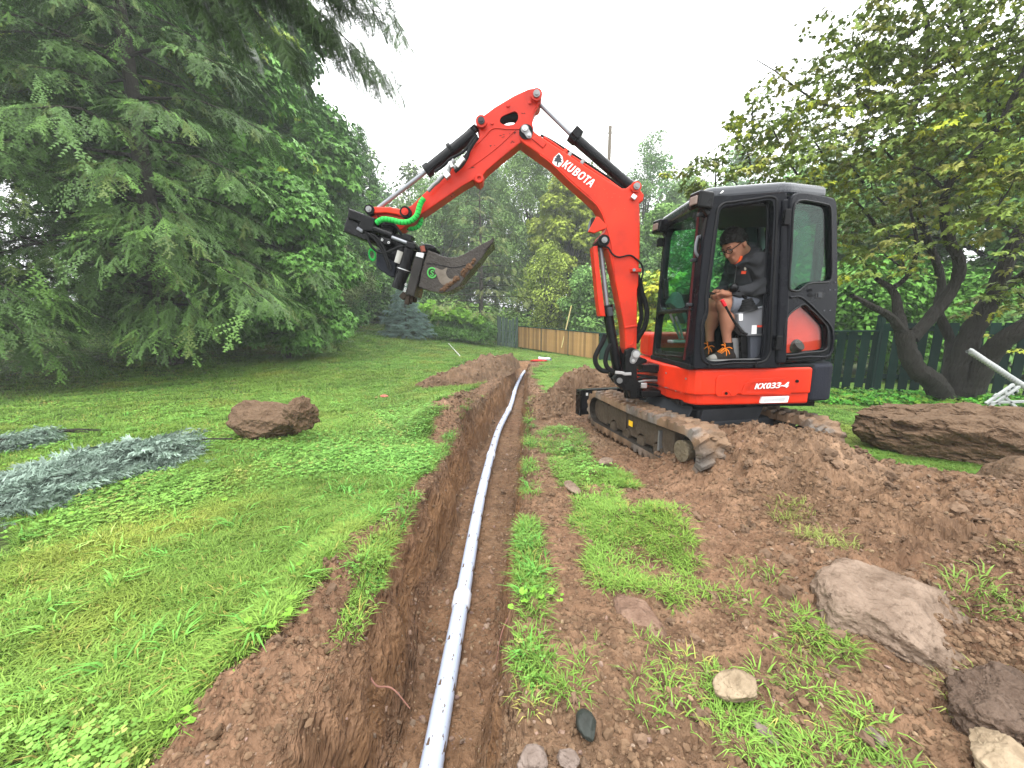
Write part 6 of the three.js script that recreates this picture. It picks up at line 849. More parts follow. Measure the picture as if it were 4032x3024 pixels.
// ---------------------------------------------------------------- grass, clover, weeds
const leafMat = (c, tr = 0.3, rough = 0.55) => phys(c, rough, { specularIntensity: 0.2 });
function tuftGeo(seed, n, h, spread, w, droop) {
  const R = rng(seed), T = new Tris();
  for (let i = 0; i < n; i++) { const a = R() * 6.283, r = spread * Math.sqrt(R()), b = V(Math.cos(a) * r, 0, Math.sin(a) * r), la = a + (R() - 0.5) * 2, hh = h * (0.55 + 0.6 * R()), lean = droop * (0.4 + R()), dir = V(Math.cos(la), 0, Math.sin(la)), sd = V(-dir.z, 0, dir.x).multiplyScalar(w * (0.7 + 0.6 * R())), m = b.clone().addScaledVector(dir, hh * lean * 0.35).add(V(0, hh * 0.6, 0)), t = b.clone().addScaledVector(dir, hh * lean).add(V(0, hh * (1 - 0.25 * lean), 0)), s2 = sd.clone().multiplyScalar(0.75);
    const b0 = b.clone().sub(sd), b1 = b.clone().add(sd), m0 = m.clone().sub(s2), m1 = m.clone().add(s2); T.tri(b0, b1, m1); T.tri(b0, m1, m0); T.tri(m0, m1, t); }
  return T.geo();
}
function cloverGeo(seed, n, r, h, leaf) { const R = rng(seed), T = new Tris();
  for (let i = 0; i < n; i++) { const c = V((R() - 0.5) * 2 * r, h * (0.5 + 0.8 * R()), (R() - 0.5) * 2 * r), a0 = R() * 6, tilt = V((R() - 0.5) * 0.7, 1, (R() - 0.5) * 0.7).normalize(); const X = V(1, 0, 0).cross(tilt).normalize(), Yv = tilt.clone().cross(X); for (let k = 0; k < 3; k++) { const a = a0 + k * 2.094, d = X.clone().multiplyScalar(Math.cos(a)).addScaledVector(Yv, Math.sin(a)), s = X.clone().multiplyScalar(-Math.sin(a)).addScaledVector(Yv, Math.cos(a)), L = leaf * (0.8 + 0.4 * R()), q = (u, v) => c.clone().addScaledVector(d, u * L).addScaledVector(s, v * L); T.tri(q(0, 0), q(0.55, -0.42), q(1, -0.2)); T.tri(q(0, 0), q(1, -0.2), q(1, 0.2)); T.tri(q(0, 0), q(1, 0.2), q(0.55, 0.42)); } }
  return T.geo(); }
function roundLeafGeo(seed, n, r, h, leaf) { const R = rng(seed), T = new Tris(); for (let i = 0; i < n; i++) { const c = V((R() - 0.5) * 2 * r, h * (0.4 + 0.9 * R()), (R() - 0.5) * 2 * r), up = V((R() - 0.5) * 0.8, 1, (R() - 0.5) * 0.8).normalize(), X = V(1, 0, 0.2).cross(up).normalize(), Yv = up.clone().cross(X), L = leaf * (0.6 + 0.6 * R()), a0 = R() * 6, pt = (k) => { const a = a0 + k / 8 * 6.283; return c.clone().addScaledVector(X, Math.cos(a) * L).addScaledVector(Yv, Math.sin(a) * L).addScaledVector(up, 0.25 * L * (k % 2)); }; for (let k = 0; k < 7; k++) T.tri(c, pt(k), pt(k + 1)); } return T.geo(); }
{
  const R = rng(123), mats = leafMat([0.125, 0.22, 0.046], 0.3, 0.5), lists = [[], [], [], []], clover = [[], []], broad = [], weeds = [];
  const tufts = [tuftGeo(1, 12, 0.05, 0.035, 0.0018, 0.9), tuftGeo(2, 12, 0.06, 0.04, 0.0019, 1.1), tuftGeo(3, 11, 0.042, 0.04, 0.0026, 1.3), tuftGeo(4, 14, 0.036, 0.045, 0.003, 1.4)];
  const clovers = [cloverGeo(5, 9, 0.05, 0.04, 0.013), cloverGeo(6, 8, 0.06, 0.05, 0.015)], rl = roundLeafGeo(7, 5, 0.08, 0.035, 0.015), wd = tuftGeo(8, 9, 0.085, 0.02, 0.005, 1.4);
  const N = 230000, dMin = 0.8, dMax = 48, tint = (x, z, d) => { const y = 0.5 + 0.5 * fbm(x * 0.5 + 3, z * 0.5, 71, 3) * 2, v = (0.75 + 0.5 * R()) * (1 + 0.28 * fbm(x * 1.3, z * 1.3, 41, 3)), warm = smooth(-0.35, 0.35, fbm(x * 0.16 + 5, z * 0.16, 87, 2)), dry = smooth(0.15, 0.5, fbm(x * 0.9 + 9, z * 0.9, 19, 3)); if (R() < 0.05) return new THREE.Color(v * 2.0, v * 1.05, v * 1.3); return new THREE.Color(v * (0.95 + 0.25 * y * warm + 0.35 * dry), v * (1.03 + 0.05 * warm - 0.02 * dry), v * (0.95 - 0.1 * warm)); };
  const put = (list, x, z, s, c, sink = 0, hs = 1) => { const y = soilAt(x, z) - sink; const m = new THREE.Matrix4().makeRotationY(R() * 6.283); m.multiply(new THREE.Matrix4().makeRotationX((R() - 0.5) * 0.3)); m.scale(V(s, s * hs, s)); m.setPosition(x, y, z); list.push({ m, c }); };
  function soilAt(x, z) { return H(x, z) + (cover(x, z)[0] ? micro(x, z, inTrench(x, z)) : 0.012 * vnoise(x * 9, z * 9, 2)); }
  for (let i = 0; i < N; i++) {
    const u = R(), d = u < 0.42 ? lerp(dMin, 4, Math.pow(R(), 0.75)) : 4 * Math.pow(dMax / 4, R()), ang = (R() * 2 - 1) * 0.98, x = Math.tan(ang * 0.96) * d * (d < 2 ? 1.15 : 1.02), z = -d; if (x > 12 || x < -40) continue;
    const t = inTrench(x, z); if (t > 0.04) continue; let [s, g] = d < 22 ? cover(x, z) : [0, 1]; if (s && R() > g * 0.9) continue; if (!s && g < 1 && R() > g) continue;
    if (s === 0 && z < -3 && bump2(x, z, -0.7, -11, 1.0, 4.2, -0.27) > 0.15 && R() < 0.8) continue;
    const k = 1 + Math.max(0, d - 2.5) * 0.085, c = tint(x, z, d); const low = x > 0 ? 0.6 : 1;
    const vn = vnoise(x * 2.2, z * 2.2, 77), kind = vn > 0.15 ? (R() < 0.6 ? 2 : 3) : (R() < 0.7 ? (R() < 0.5 ? 0 : 1) : 2);
    put(lists[kind], x, z, k * (0.8 + 0.5 * R()), c, 0.004, (d > 5 ? 0.75 : 1) * low);
    if (d < 7 && x < 1 && R() < 0.16 * smooth(-0.2, 0.5, vnoise(x * 1.4 + 5, z * 1.4, 33))) put(clover[i % 2], x, z, 0.9 + 0.4 * R(), c.clone().multiplyScalar(1.15), 0);
    if (d < 6 && x < 0.2 && z > -4 && R() < 0.02 * smooth(0.05, 0.5, vnoise(x * 1.1 + 2, z * 1.1, 55))) put(broad, x, z, 0.8 + 0.5 * R(), new THREE.Color(1.2, 1.15, 0.85).multiplyScalar(0.8 + 0.4 * R()), 0);
    if (d < 6 && x < 0 && R() < 0.006) put(weeds, x, z, 0.7 + 0.6 * R(), c.clone().multiplyScalar(1.2), 0.005);
  }
  // sods hanging over the trench rims
  for (let i = 0; i < 1700; i++) { const z = -0.75 - 7 * R() * R() - R() * 1.2, left = R() < 0.5, e = trenchEdges(z)[left ? 0 : 1], keep = left ? smooth(-0.1, 0.5, vnoise(z * 2.6, 4.4)) * 0.8 : smooth(-0.15, 0.4, vnoise(z * 3.1, 9.1)) * 0.8; if (R() > keep) continue; const x = e + (left ? -1 : 1) * (0.03 + 0.14 * R() * R()); const c = tint(x, z, 3).multiplyScalar(0.95); put(lists[(i % 3) + 1], x, z, 0.7 + 0.6 * R(), c, 0.004); if (R() < 0.16) put(weeds, x, z, 0.5 + 0.4 * R(), c, 0.01); if (R() < 0.12) put(clover[i % 2], x, z, 0.8, c, 0); }
  // wisps on the spoil
  for (const [px, py, n, sp, dry] of [[1710, 1110, 22, 0.09, 1], [1790, 1170, 26, 0.12, 1], [2135, 1305, 26, 0.1, 0], [2190, 1175, 12, 0.08, 1], [1240, 825, 20, 0.15, 0], [1640, 1240, 8, 0.12, 0], [2190, 1580, 30, 0.12, 1], [1000, 1005, 0, 0.1, 0]]) for (let i = 0; i < n; i++) { const b = land(px * K, py * K), x = b.x + (R() - 0.5) * 2 * sp, z = b.z + (R() - 0.5) * 2 * sp; put(lists[i % 4], x, z, 0.8 + 0.5 * R(), dry ? new THREE.Color(1.55, 1.0, 1.25) : new THREE.Color(1.2, 1.1, 1), 0.0); }
  const nm = ['grass', 'grass_001', 'grass_002', 'grass_003'];
  lists.forEach((l, i) => { const m = instanced(null, nm[i], tufts[i], mats, l, 'stuff'); m.userData.label = 'short green grass blades of the lawn and the strips between the tracks'; m.userData.category = 'grass'; });
  clover.forEach((l, i) => { const m = instanced(null, 'clover' + (i ? '_001' : ''), clovers[i], leafMat([0.11, 0.23, 0.05], 0.25), l, 'stuff'); m.userData.label = 'small three-leaved clover growing through the lawn'; m.userData.category = 'clover'; });
  { const m = instanced(null, 'ground_ivy', rl, leafMat([0.12, 0.26, 0.04], 0.3), broad, 'stuff'); m.userData.label = 'round pale green ground ivy leaves low in the near lawn'; m.userData.category = 'weeds'; }
  { const m = instanced(null, 'broad_grass', wd, leafMat([0.09, 0.24, 0.05], 0.3), weeds, 'stuff'); m.userData.label = 'broad-bladed crabgrass tufts scattered through the lawn'; m.userData.category = 'weeds'; }
}

// ---------------------------------------------------------------- foliage pieces
function mapleLeaf(T, o, d, n, L) { const s = n.clone().cross(d), q = (u, v, w = 0) => o.clone().addScaledVector(d, u * L).addScaledVector(s, v * L).addScaledVector(n, w * L), pts = [q(0, 0), q(0.02, -0.42, -0.1), q(0.34, -0.22), q(0.55, -0.62, -0.12), q(0.6, -0.2), q(1.08, 0, -0.16), q(0.6, 0.2), q(0.55, 0.62, -0.12), q(0.34, 0.22), q(0.02, 0.42, -0.1)]; for (let i = 1; i < 9; i++) T.tri(pts[0], pts[i], pts[i + 1]); }
function ovalLeaf(T, o, d, n, L, wd = 0.34) { const s = n.clone().cross(d), q = (u, v, w = 0) => o.clone().addScaledVector(d, u * L).addScaledVector(s, v * L).addScaledVector(n, w * L), a = q(0, 0), b = q(0.45, -wd, 0.06), c = q(1, 0, -0.08), e = q(0.45, wd, 0.06), m = q(0.5, 0, -0.02); T.tri(a, b, m); T.tri(b, c, m); T.tri(c, e, m); T.tri(e, a, m); }
function leafClump(seed, n, rad, flat, L, fn, droop = 0.35) { const R = rng(seed), T = new Tris(); for (let i = 0; i < n; i++) { const v = V(R() * 2 - 1, R() * 2 - 1, R() * 2 - 1).normalize().multiplyScalar(rad * Math.cbrt(0.15 + 0.85 * R())); v.y *= flat; const d = V(v.x + (R() - 0.5) * rad, -droop * rad * (0.5 + R()), v.z + (R() - 0.5) * rad).normalize(); const up = V((R() - 0.5) * 0.9, 1, (R() - 0.5) * 0.9), n2 = up.sub(d.clone().multiplyScalar(up.dot(d))).normalize(); fn(T, v, d, n2, L * (0.7 + 0.6 * R())); } return T.geo(); }
// flat feathery spray of a hemlock: side shoots along a stem, needles on both sides
function sprayGeo(seed, L, shoots, fine) { const R = rng(seed), T = new Tris();
  const needles = (a, b, w) => { const d = b.clone().sub(a), len = d.length(); d.normalize(); const s = V(-d.z, 0, d.x).normalize(), n = Math.max(3, Math.round(len / fine)); for (let i = 0; i < n; i++) { const t = (i + 0.5) / n, c = a.clone().lerp(b, t), ww = w * (1 - 0.55 * t); for (const k of [-1, 1]) { const tip = c.clone().addScaledVector(s, k * ww).addScaledVector(d, ww * 0.6).add(V(0, -0.25 * ww + (R() - 0.5) * 0.3 * ww, 0)); T.tri(c.clone().addScaledVector(d, -fine * 0.36), c.clone().addScaledVector(d, fine * 0.36), tip); } } };
  const pt = (t) => V(t * L, -0.22 * L * t * t, 0);
  for (let i = 0; i < shoots; i++) { const t = 0.08 + 0.9 * i / shoots, a = pt(t), k = i % 2 ? 1 : -1, len = L * 0.55 * (1 - 0.7 * t) * (0.45 + 0.9 * R()), ang = 0.35 + 0.8 * R(), b = a.clone().add(V(Math.cos(ang) * len, -(0.1 + 0.6 * R() * R()) * len, k * Math.sin(ang) * len * (0.5 + 0.6 * R()))); needles(a, b, 0.055 * L + 0.006); }
  for (let i = 0; i < 4; i++) needles(pt(i / 4), pt((i + 1) / 4), 0.03 * L + 0.004);
  const st = 0.006 * L; for (let i = 0; i < 4; i++) { const a = pt(i / 4), b = pt((i + 1) / 4); T.tri(a.clone().add(V(0, 0, st)), a.clone().add(V(0, 0, -st)), b); }
  return T.geo(); }
function needleShoot(seed, L, n, w, fat = 0.16) { const R = rng(seed), T = new Tris(); for (let i = 0; i < n; i++) { const t = i / n, a = R() * 6.283, c = V(t * L, -0.1 * L * t, 0), r = w * (1 - 0.5 * t), tip = c.clone().add(V(r * 0.8, Math.cos(a) * r, Math.sin(a) * r)), s = V(0, -Math.sin(a), Math.cos(a)).multiplyScalar(w * fat); T.tri(c.clone().sub(s), c.clone().add(s), tip); } for (let k = 0; k < 3; k++) { const a = k * 2.1; for (const sgn of [1]) { const b = V(0.35 * L + 0.12 * L * k, 0, 0), e = b.clone().add(V(0.32 * L, -0.04 * L, (k % 2 ? 1 : -1) * 0.3 * L * sgn)); void a; const d = e.clone().sub(b); for (let i = 0; i < n / 3; i++) { const t = i / (n / 3), an = R() * 6.283, c = b.clone().addScaledVector(d, t), r = w * 0.85, tip = c.clone().addScaledVector(d, r * 2).add(V(0, Math.cos(an) * r, Math.sin(an) * r)), q = V(0, -Math.sin(an), Math.cos(an)).multiplyScalar(w * fat); T.tri(c.clone().sub(q), c.clone().add(q), tip); } } } return T.geo(); }
const tone = (R, r, g, b, v = 0.35) => { const k = 1 + (R() - 0.5) * 2 * v; return new THREE.Color(r * k, g * k, b * k); };

// conifer: limbs in whorls, boughs hung with sprays
function conifer(name, label, category, o) {
  const R = rng(o.seed), y0 = H(o.x, o.z), t = thing(name, label, category, V(o.x, y0, o.z), o.group), T = V(o.x, y0, o.z);
  part(t, 'trunk', boxUV(taper([T.clone().add(V(0, -0.2, 0)), T.clone().add(V(0.06, o.h * 0.5, 0)), T.clone().add(V(0, o.h * 0.98, 0))], o.tr, 0.02, 14, 10, 0.15, o.seed)), o.bark ?? M.bark);
  const limbs = [], sprays = o.geos.map(() => []);
  for (let i = 0; i < o.limbs; i++) {
    const f = o.y0 + (1 - o.y0) * Math.pow(i / o.limbs, o.crowd ?? 1) * 0.985, y = f * o.h, az = o.az ? lerp(o.az[0], o.az[1], R()) : i * 2.399 + R() * 0.6, len = o.rad * Math.pow(1 - (f - o.y0) / (1 - o.y0), o.shape ?? 0.8) * (0.7 + 0.5 * R()) + 0.12;
    const dir = V(Math.cos(az), 0, Math.sin(az)), rise = o.rise ?? 0.1, dr = o.droop, at = (u) => T.clone().add(V(0, y, 0)).addScaledVector(dir, len * u).add(V(0, len * (rise * u - dr * u * u), 0));
    if (at(1).y < y0 + (o.clear ?? 0.3)) continue; if (o.skip && o.skip(at(0.9))) continue;
    limbs.push(boxUV(taper([at(0), at(0.5), at(1)], Math.max(0.012, o.lr * len / o.rad), 0.006, 6, 5)));
    const n = Math.max(3, Math.round(len * o.dens)); for (let k = 0; k < n; k++) { const u = o.from + (1 - o.from) * Math.sqrt((k + R()) / n), p = at(u), side = R() * 2 - 1, yaw = az + side * 1.25, pitch = 0.1 - 0.95 * R() - dr * u * 0.5, off = (1 - 0.4 * u) * len * o.wide * side, pp = p.clone().add(V(-dir.z * off * 0.8, -Math.abs(off) * 0.22 + (R() - 0.5) * 0.1, dir.x * off * 0.8)), d = V(Math.cos(yaw) * Math.cos(pitch), Math.sin(pitch), Math.sin(yaw) * Math.cos(pitch)); const g = Math.floor(R() * o.geos.length), s = o.size * (0.4 + 0.8 * R()) * (0.55 + 0.45 * Math.min(1, len / o.rad * 1.4)); sprays[g].push({ m: placed(pp, d, V((R() - 0.5) * 0.5, 1, (R() - 0.5) * 0.5), s), c: tone(R, ...o.tint(u, R)) }); }
  }
  if (limbs.length) part(t, 'limbs', mergeGeometries(limbs), o.bark ?? M.bark);
  sprays.forEach((l, i) => l.length && instanced(t, 'crown', o.geos[i], o.mat, l, 'stuff'));
  return t;
}
// broadleaf: trunk, limbs to lumps of crown, clumps of leaves over each lump
function broadleaf(name, label, category, o) {
  const R = rng(o.seed), y0 = o.y ?? H(o.x, o.z), B = V(o.x, y0, o.z), t = thing(name, label, category, B, o.group), limbs = [], lists = o.geos.map(() => []);
  let lumps = o.lumps; if (!lumps) { lumps = []; for (let i = 0; i < o.n; i++) { const f = (i + 0.5) / o.n, th = i * 2.399 + R(), cy = Math.pow(f, 0.85), prof = Math.pow(Math.sin(Math.PI * clamp(0.12 + 0.84 * cy)), 0.7), r = o.rad * prof * (0.35 + 0.65 * Math.sqrt(R())); lumps.push([o.x + Math.cos(th) * r, y0 + o.h * (o.low + (1 - o.low) * cy) * (0.95 + 0.08 * R()), o.z + Math.sin(th) * r, o.lump * (0.7 + 0.6 * R())]); } }
  const top = o.fork ?? 0.45; if (o.trunk !== false) part(t, 'trunk', boxUV(taper([B.clone().add(V(0, -0.2, 0)), B.clone().add(V(0.1 * o.rad * (R() - 0.5), o.h * 0.4, 0)), B.clone().add(V(0, o.h * 0.92, 0))], o.tr, 0.03, 12, 9, 0.12, o.seed)), o.bark ?? M.bark);
  for (const [x, y, z, r] of lumps) {
    if (o.limb !== false && R() < (o.limbShare ?? 0.8)) { const s = B.clone().add(V(0, Math.max(o.h * 0.15, Math.min((y - y0) * 0.75, o.h * top * (0.5 + R()))), 0)), e = V(x, y, z), mid = s.clone().lerp(e, 0.5).add(V(0, 0.06 * o.h * (R() - 0.2), 0)); limbs.push(boxUV(taper([s, mid, e], o.tr * 0.3, 0.012, 6, 5))); }
    const n = Math.round(o.dens * r * r * 10); for (let k = 0; k < n; k++) { const v = V(R() * 2 - 1, R() * 2 - 1, R() * 2 - 1).normalize(); if (v.y < -0.3 && R() < 0.6) continue; const rr = r * (0.55 + 0.5 * R()); const p = V(x + v.x * rr, y + v.y * rr * (o.flat ?? 0.75), z + v.z * rr); if (p.y < y0 + 0.15) continue; const g = Math.floor(R() * o.geos.length); lists[g].push({ m: placed(p, V(R() - 0.5, (R() - 0.5) * 0.4, R() - 0.5), V(v.x * 0.6 + (R() - 0.5) * 0.4, 1, v.z * 0.6 + (R() - 0.5) * 0.4), o.size * (0.7 + 0.6 * R())), c: tone(R, ...o.tint(v, R, p)) }); }
  }
  if (limbs.length) part(t, 'limbs', mergeGeometries(limbs), o.bark ?? M.bark);
  lists.forEach((l, i) => l.length && instanced(t, 'crown', o.geos[i], o.mat, l, 'stuff'));
  return t;
}
const sprays = [sprayGeo(1, 1, 13, 0.075), sprayGeo(2, 1, 10, 0.08), sprayGeo(3, 1, 15, 0.08), sprayGeo(6, 1, 8, 0.075), sprayGeo(7, 1.3, 12, 0.1)], fineSprays = [sprayGeo(4, 1, 18, 0.04), sprayGeo(5, 1, 20, 0.042)], shoots = [needleShoot(1, 1, 40, 0.2), needleShoot(2, 1, 36, 0.17)];
const boughs = [needleShoot(3, 1, 30, 0.17, 0.2), needleShoot(4, 1, 28, 0.15, 0.2)], ovals = [1, 2, 3].map((i) => leafClump(i, 34, 0.5, 0.7, 0.2, ovalLeaf)), maples = [4, 5, 6].map((i) => leafClump(i, 30, 0.5, 0.45, 0.26, mapleLeaf, 0.5)), sprigs = [9, 10, 11].map((i) => leafClump(i, 13, 0.55, 0.16, 0.27, mapleLeaf, 0.35)), airy = [7, 8].map((i) => leafClump(i, 22, 0.55, 0.8, 0.13, ovalLeaf));
const hemMat = leafMat([0.075, 0.135, 0.036], 0.25, 0.35), oakMat = leafMat([0.095, 0.2, 0.04], 0.45, 0.4), mapleMat = leafMat([0.15, 0.2, 0.045], 0.5, 0.4), shrubMat = leafMat([0.13, 0.18, 0.065], 0.35, 0.6), blueMat = leafMat([0.17, 0.26, 0.225], 0.1, 0.6), vineMat = leafMat([0.11, 0.24, 0.035], 0.4, 0.5), woodMat = leafMat([0.16, 0.25, 0.07], 0.5, 0.6);

// the big hemlock on the left, with boughs sweeping down to the lawn
conifer('hemlock_tree', 'huge dark green hemlock sweeping its drooping boughs down over the left lawn', 'conifer tree', { seed: 11, x: -10.2, z: -11.4, h: 16, rad: 5.0, tr: 0.34, lr: 0.07, y0: 0.06, limbs: 130, crowd: 1.35, shape: 0.85, droop: 0.42, rise: 0.18, clear: 0.8, dens: 21, from: 0.12, wide: 0.34, size: 0.68, geos: sprays, mat: hemMat, tint: (u, R) => { const q = R(); return q < 0.2 ? [1.4, 1.5, 1.2] : q < 0.3 ? [1.1, 0.9, 0.8] : [0.9, 0.95, 0.95]; } });
conifer('hemlock_tree', 'second hemlock at the far left edge, nearest of the left trees', 'conifer tree', { seed: 12, x: -13.0, z: -8.6, h: 14, rad: 4.6, tr: 0.3, lr: 0.07, y0: 0.12, limbs: 90, crowd: 1.2, shape: 0.5, droop: 0.42, rise: 0.16, clear: 0.7, dens: 19, from: 0.2, wide: 0.34, size: 0.68, geos: sprays, mat: hemMat, tint: (u, R) => R() < 0.2 ? [1.35, 1.45, 1.2] : [0.9, 0.95, 0.95] });
{ // near bough hanging into the top of the picture
  const R = rng(21), t = thing('hemlock_bough', 'dark hemlock bough hanging into the top of the view against the sky', 'bough', V(-5.6, 4.7, -5)); const list = [[], []], st = [];
  const path = (a, b, sag) => [a, a.clone().lerp(b, 0.5).add(V(0, sag, 0)), b];
  const B0 = U(-500, -1100, -5.6);
  for (const [ex, ey, ez, w] of [[1500, 280, -5.0, 1], [1380, 210, -5.2, 1], [1530, 60, -4.8, 1], [1460, -120, -4.7, 0.9], [1150, 200, -5.4, 1], [960, 150, -5.6, 1], [1250, 60, -5.0, 1], [1330, -60, -5.1, 0.9], [1050, -60, -5.4, 1], [820, 60, -5.7, 1], [1180, -250, -5.2, 1], [900, -200, -5.5, 1]]) { const E = U(ex, ey, ez), pts = path(B0, E, 0.55), c = new THREE.CatmullRomCurve3(pts); st.push(boxUV(taper(pts, 0.05, 0.005, 16, 5))); for (let k = 0; k < 150 * w; k++) { const u = 0.42 + 0.58 * Math.pow(R(), 0.8), p = c.getPoint(u), d0 = c.getTangent(u), s = R() * 2 - 1, d = d0.clone().add(V(-d0.z * s * 1.1, -0.25 - 0.5 * R(), d0.x * s * 1.1)).normalize(); p.add(V((R() - 0.5) * 0.25, (R() - 0.5) * 0.12, (R() - 0.5) * 0.5)); list[k % 2].push({ m: placed(p, d, V((R() - 0.5) * 0.7, 1, (R() - 0.5) * 0.7), 0.28 + 0.26 * R()), c: tone(R, 0.62, 0.62, 0.7) }); } }  // same leaf as the hemlocks; backlit shade is put into the darker tone
  part(t, 'limbs', mergeGeometries(st), M.bark); list.forEach((l, i) => instanced(t, 'foliage', fineSprays[i], hemMat, l, 'stuff'));
}
// tall maple and other trees on the left behind the hemlock
broadleaf('maple_tree', 'tall mid-green maple rising behind the hemlock boughs on the left', 'tree', { seed: 31, x: -12.4, z: -16.5, h: 15.5, rad: 4.3, tr: 0.3, n: 44, low: 0.08, lump: 1.45, dens: 11, size: 0.95, geos: maples, mat: oakMat, tint: (v, R) => { const y = R() < 0.08; return y ? [2.2, 1.5, 0.6] : [1.05, 1.15, 0.95]; } });
broadleaf('oak_tree', 'second tall leafy tree on the left, lighter green at the sky edge', 'tree', { seed: 32, x: -16.5, z: -21, h: 20, rad: 6.3, tr: 0.35, n: 50, low: 0.15, lump: 2.0, dens: 7, size: 1.2, geos: ovals, mat: oakMat, tint: (v, R) => [1.05, 1.15, 1.0] });
broadleaf('maple_sapling', 'light green leafy young tree by the hemlock boughs at the lawn edge', 'tree', { seed: 33, x: -7.7, z: -13.2, h: 5.5, rad: 1.7, tr: 0.09, n: 22, low: 0.1, lump: 0.7, dens: 18, size: 0.6, geos: maples, mat: oakMat, tint: (v, R) => [1.0, 1.1, 1.0] });
broadleaf('shrub_tree', 'pale olive spreading shrub tree at the far end of the left lawn', 'shrub', { seed: 34, x: -11.4, z: -23, h: 5.2, rad: 2.7, tr: 0.12, n: 38, low: 0.12, lump: 0.85, dens: 16, size: 0.6, geos: airy, mat: shrubMat, tint: (v, R) => [1.0, 1.0, 0.95] });
broadleaf('dark_shrub', 'low dark green bush under the olive shrub tree', 'shrub', { seed: 35, x: -10.8, z: -24, h: 1.7, rad: 1.5, tr: 0.05, n: 14, low: 0.2, lump: 0.6, dens: 18, size: 0.45, geos: ovals, mat: oakMat, limb: false, tint: () => [0.65, 0.75, 0.7] });
conifer('vine_covered_conifer', 'pointed dark conifer draped with bright green vines left of the bucket', 'conifer tree', { seed: 41, x: -10.6, z: -29, h: 13.5, rad: 2.7, tr: 0.25, lr: 0.05, y0: 0.03, limbs: 130, shape: 0.75, droop: 0.35, rise: 0.15, clear: 0.05, dens: 11, from: 0.35, wide: 0.4, size: 0.8, geos: ovals, mat: oakMat, tint: (u, R) => R() < 0.3 ? [1.5, 1.6, 1.0] : [0.75, 0.85, 0.85] });
broadleaf('leafy_tree', 'small bright green tree beside the vine-covered conifer', 'tree', { seed: 42, x: -12.6, z: -29, h: 7.5, rad: 2.6, tr: 0.15, n: 26, low: 0.1, lump: 1.0, dens: 10, size: 0.8, geos: ovals, mat: oakMat, tint: () => [1.0, 1.1, 0.95] });
conifer('blue_spruce', 'small bluish spruce standing at the lawn edge below the bucket', 'conifer tree', { seed: 43, x: -6.5, z: -23.6, h: 3.3, rad: 1.45, tr: 0.06, lr: 0.02, y0: 0.02, limbs: 120, shape: 0.85, droop: 0.05, rise: 0.12, clear: 0.05, dens: 22, from: 0.3, wide: 0.3, size: 0.3, geos: shoots, mat: blueMat, tint: () => [1, 1, 1] });
broadleaf('vine_hedge', 'bright green leafy vines heaped over a low hedge behind the spruce', 'hedge', { seed: 44, x: -4, z: -25.3, y: H(-4, -25.3), h: 2.1, rad: 2, tr: 0.05, trunk: false, limb: false, lumps: [-5.9, -5.4, -4.9, -4.4, -3.9, -3.4, -2.9, -2.4, -1.9].flatMap((x, i) => [[x, H(x, -25.3) + 0.5, -25, 0.6], [x + 0.2, H(x, -25.3) + 1.1, -25.4, 0.6]]), dens: 20, size: 0.5, geos: ovals, mat: oakMat, tint: () => [0.9, 0.95, 0.9] });
broadleaf('grape_vine', 'bright yellow-green vine leaves spilling over the top of the hedge', 'vine', { seed: 46, x: -4, z: -25.1, y: H(-4, -25.3), h: 2.2, rad: 2, tr: 0.05, trunk: false, limb: false, lumps: [-6.0, -5.4, -4.8, -4.2, -3.6, -3.0, -2.4].map((x, i) => [x, H(x, -25.1) + 1.75 + 0.16 * Math.sin(i * 2), -25.0, 0.5]), dens: 24, size: 0.5, geos: maples, mat: vineMat, tint: () => [1.4, 1.35, 1.0] });
// sparse spruce with its bare lower trunk
conifer('sparse_spruce', 'thin see-through spruce with bare trunk below the bucket tip', 'conifer tree', { seed: 45, x: -2.1, z: -26.2, h: 11.8, rad: 4.0, tr: 0.19, lr: 0.045, y0: 0.14, limbs: 70, crowd: 0.9, shape: 0.7, droop: 0.16, rise: 0.1, clear: 1.6, dens: 4.2, from: 0.35, wide: 0.36, size: 0.6, geos: fineSprays, mat: leafMat([0.13, 0.16, 0.055], 0.3, 0.6), tint: (u, R) => [1.0, 1.0, 0.9] });
// woods beyond the fence
const woodsX = [
  ['ash_tree', 'grey-green slender tree left of the sparse spruce', -7.0, -38, 12.5, 3.4, [0.95, 1.05, 1.05], airy], ['ash_tree', 'tall hazy tree right of the sparse spruce, under the boom knee', 1.6, -36, 16, 3.6, [1.0, 1.05, 1.0], airy],
  ['birch_tree', 'yellow-green tree with forked trunk below the boom lettering', 4.6, -31, 13, 3.0, [1.7, 1.35, 0.7], maples], ['ash_tree', 'dark leafy tree behind the boom cylinder', 7.6, -27, 7.4, 2.6, [0.7, 0.85, 0.85], ovals],
  ['pine_tree', 'tall thin ragged tree beside the utility pole', 12.4, -38, 18.5, 2.3, [0.85, 1.0, 1.0], airy], ['maple_tree', 'bright green tree between the boom and the cab', 10.6, -27.5, 10, 2.9, [1.05, 1.2, 1.0], ovals],
  ['maple_tree', 'pale hazy tree above the cab front light', 17, -38, 14, 4.4, [1.0, 1.1, 1.05], ovals], ['ash_tree', 'thin yellowish sapling behind the board fence', 2.6, -28, 7.0, 1.6, [1.6, 1.35, 0.8], airy], ['ash_tree', 'bushy green sapling above the board fence middle', 5.2, -25.5, 5.4, 1.8, [0.9, 1.1, 0.95], ovals],
  ['ash_tree', 'hazy broad tree left of the slender grey-green one', -3.4, -42, 16, 4.0, [0.9, 1.0, 1.05], airy]];
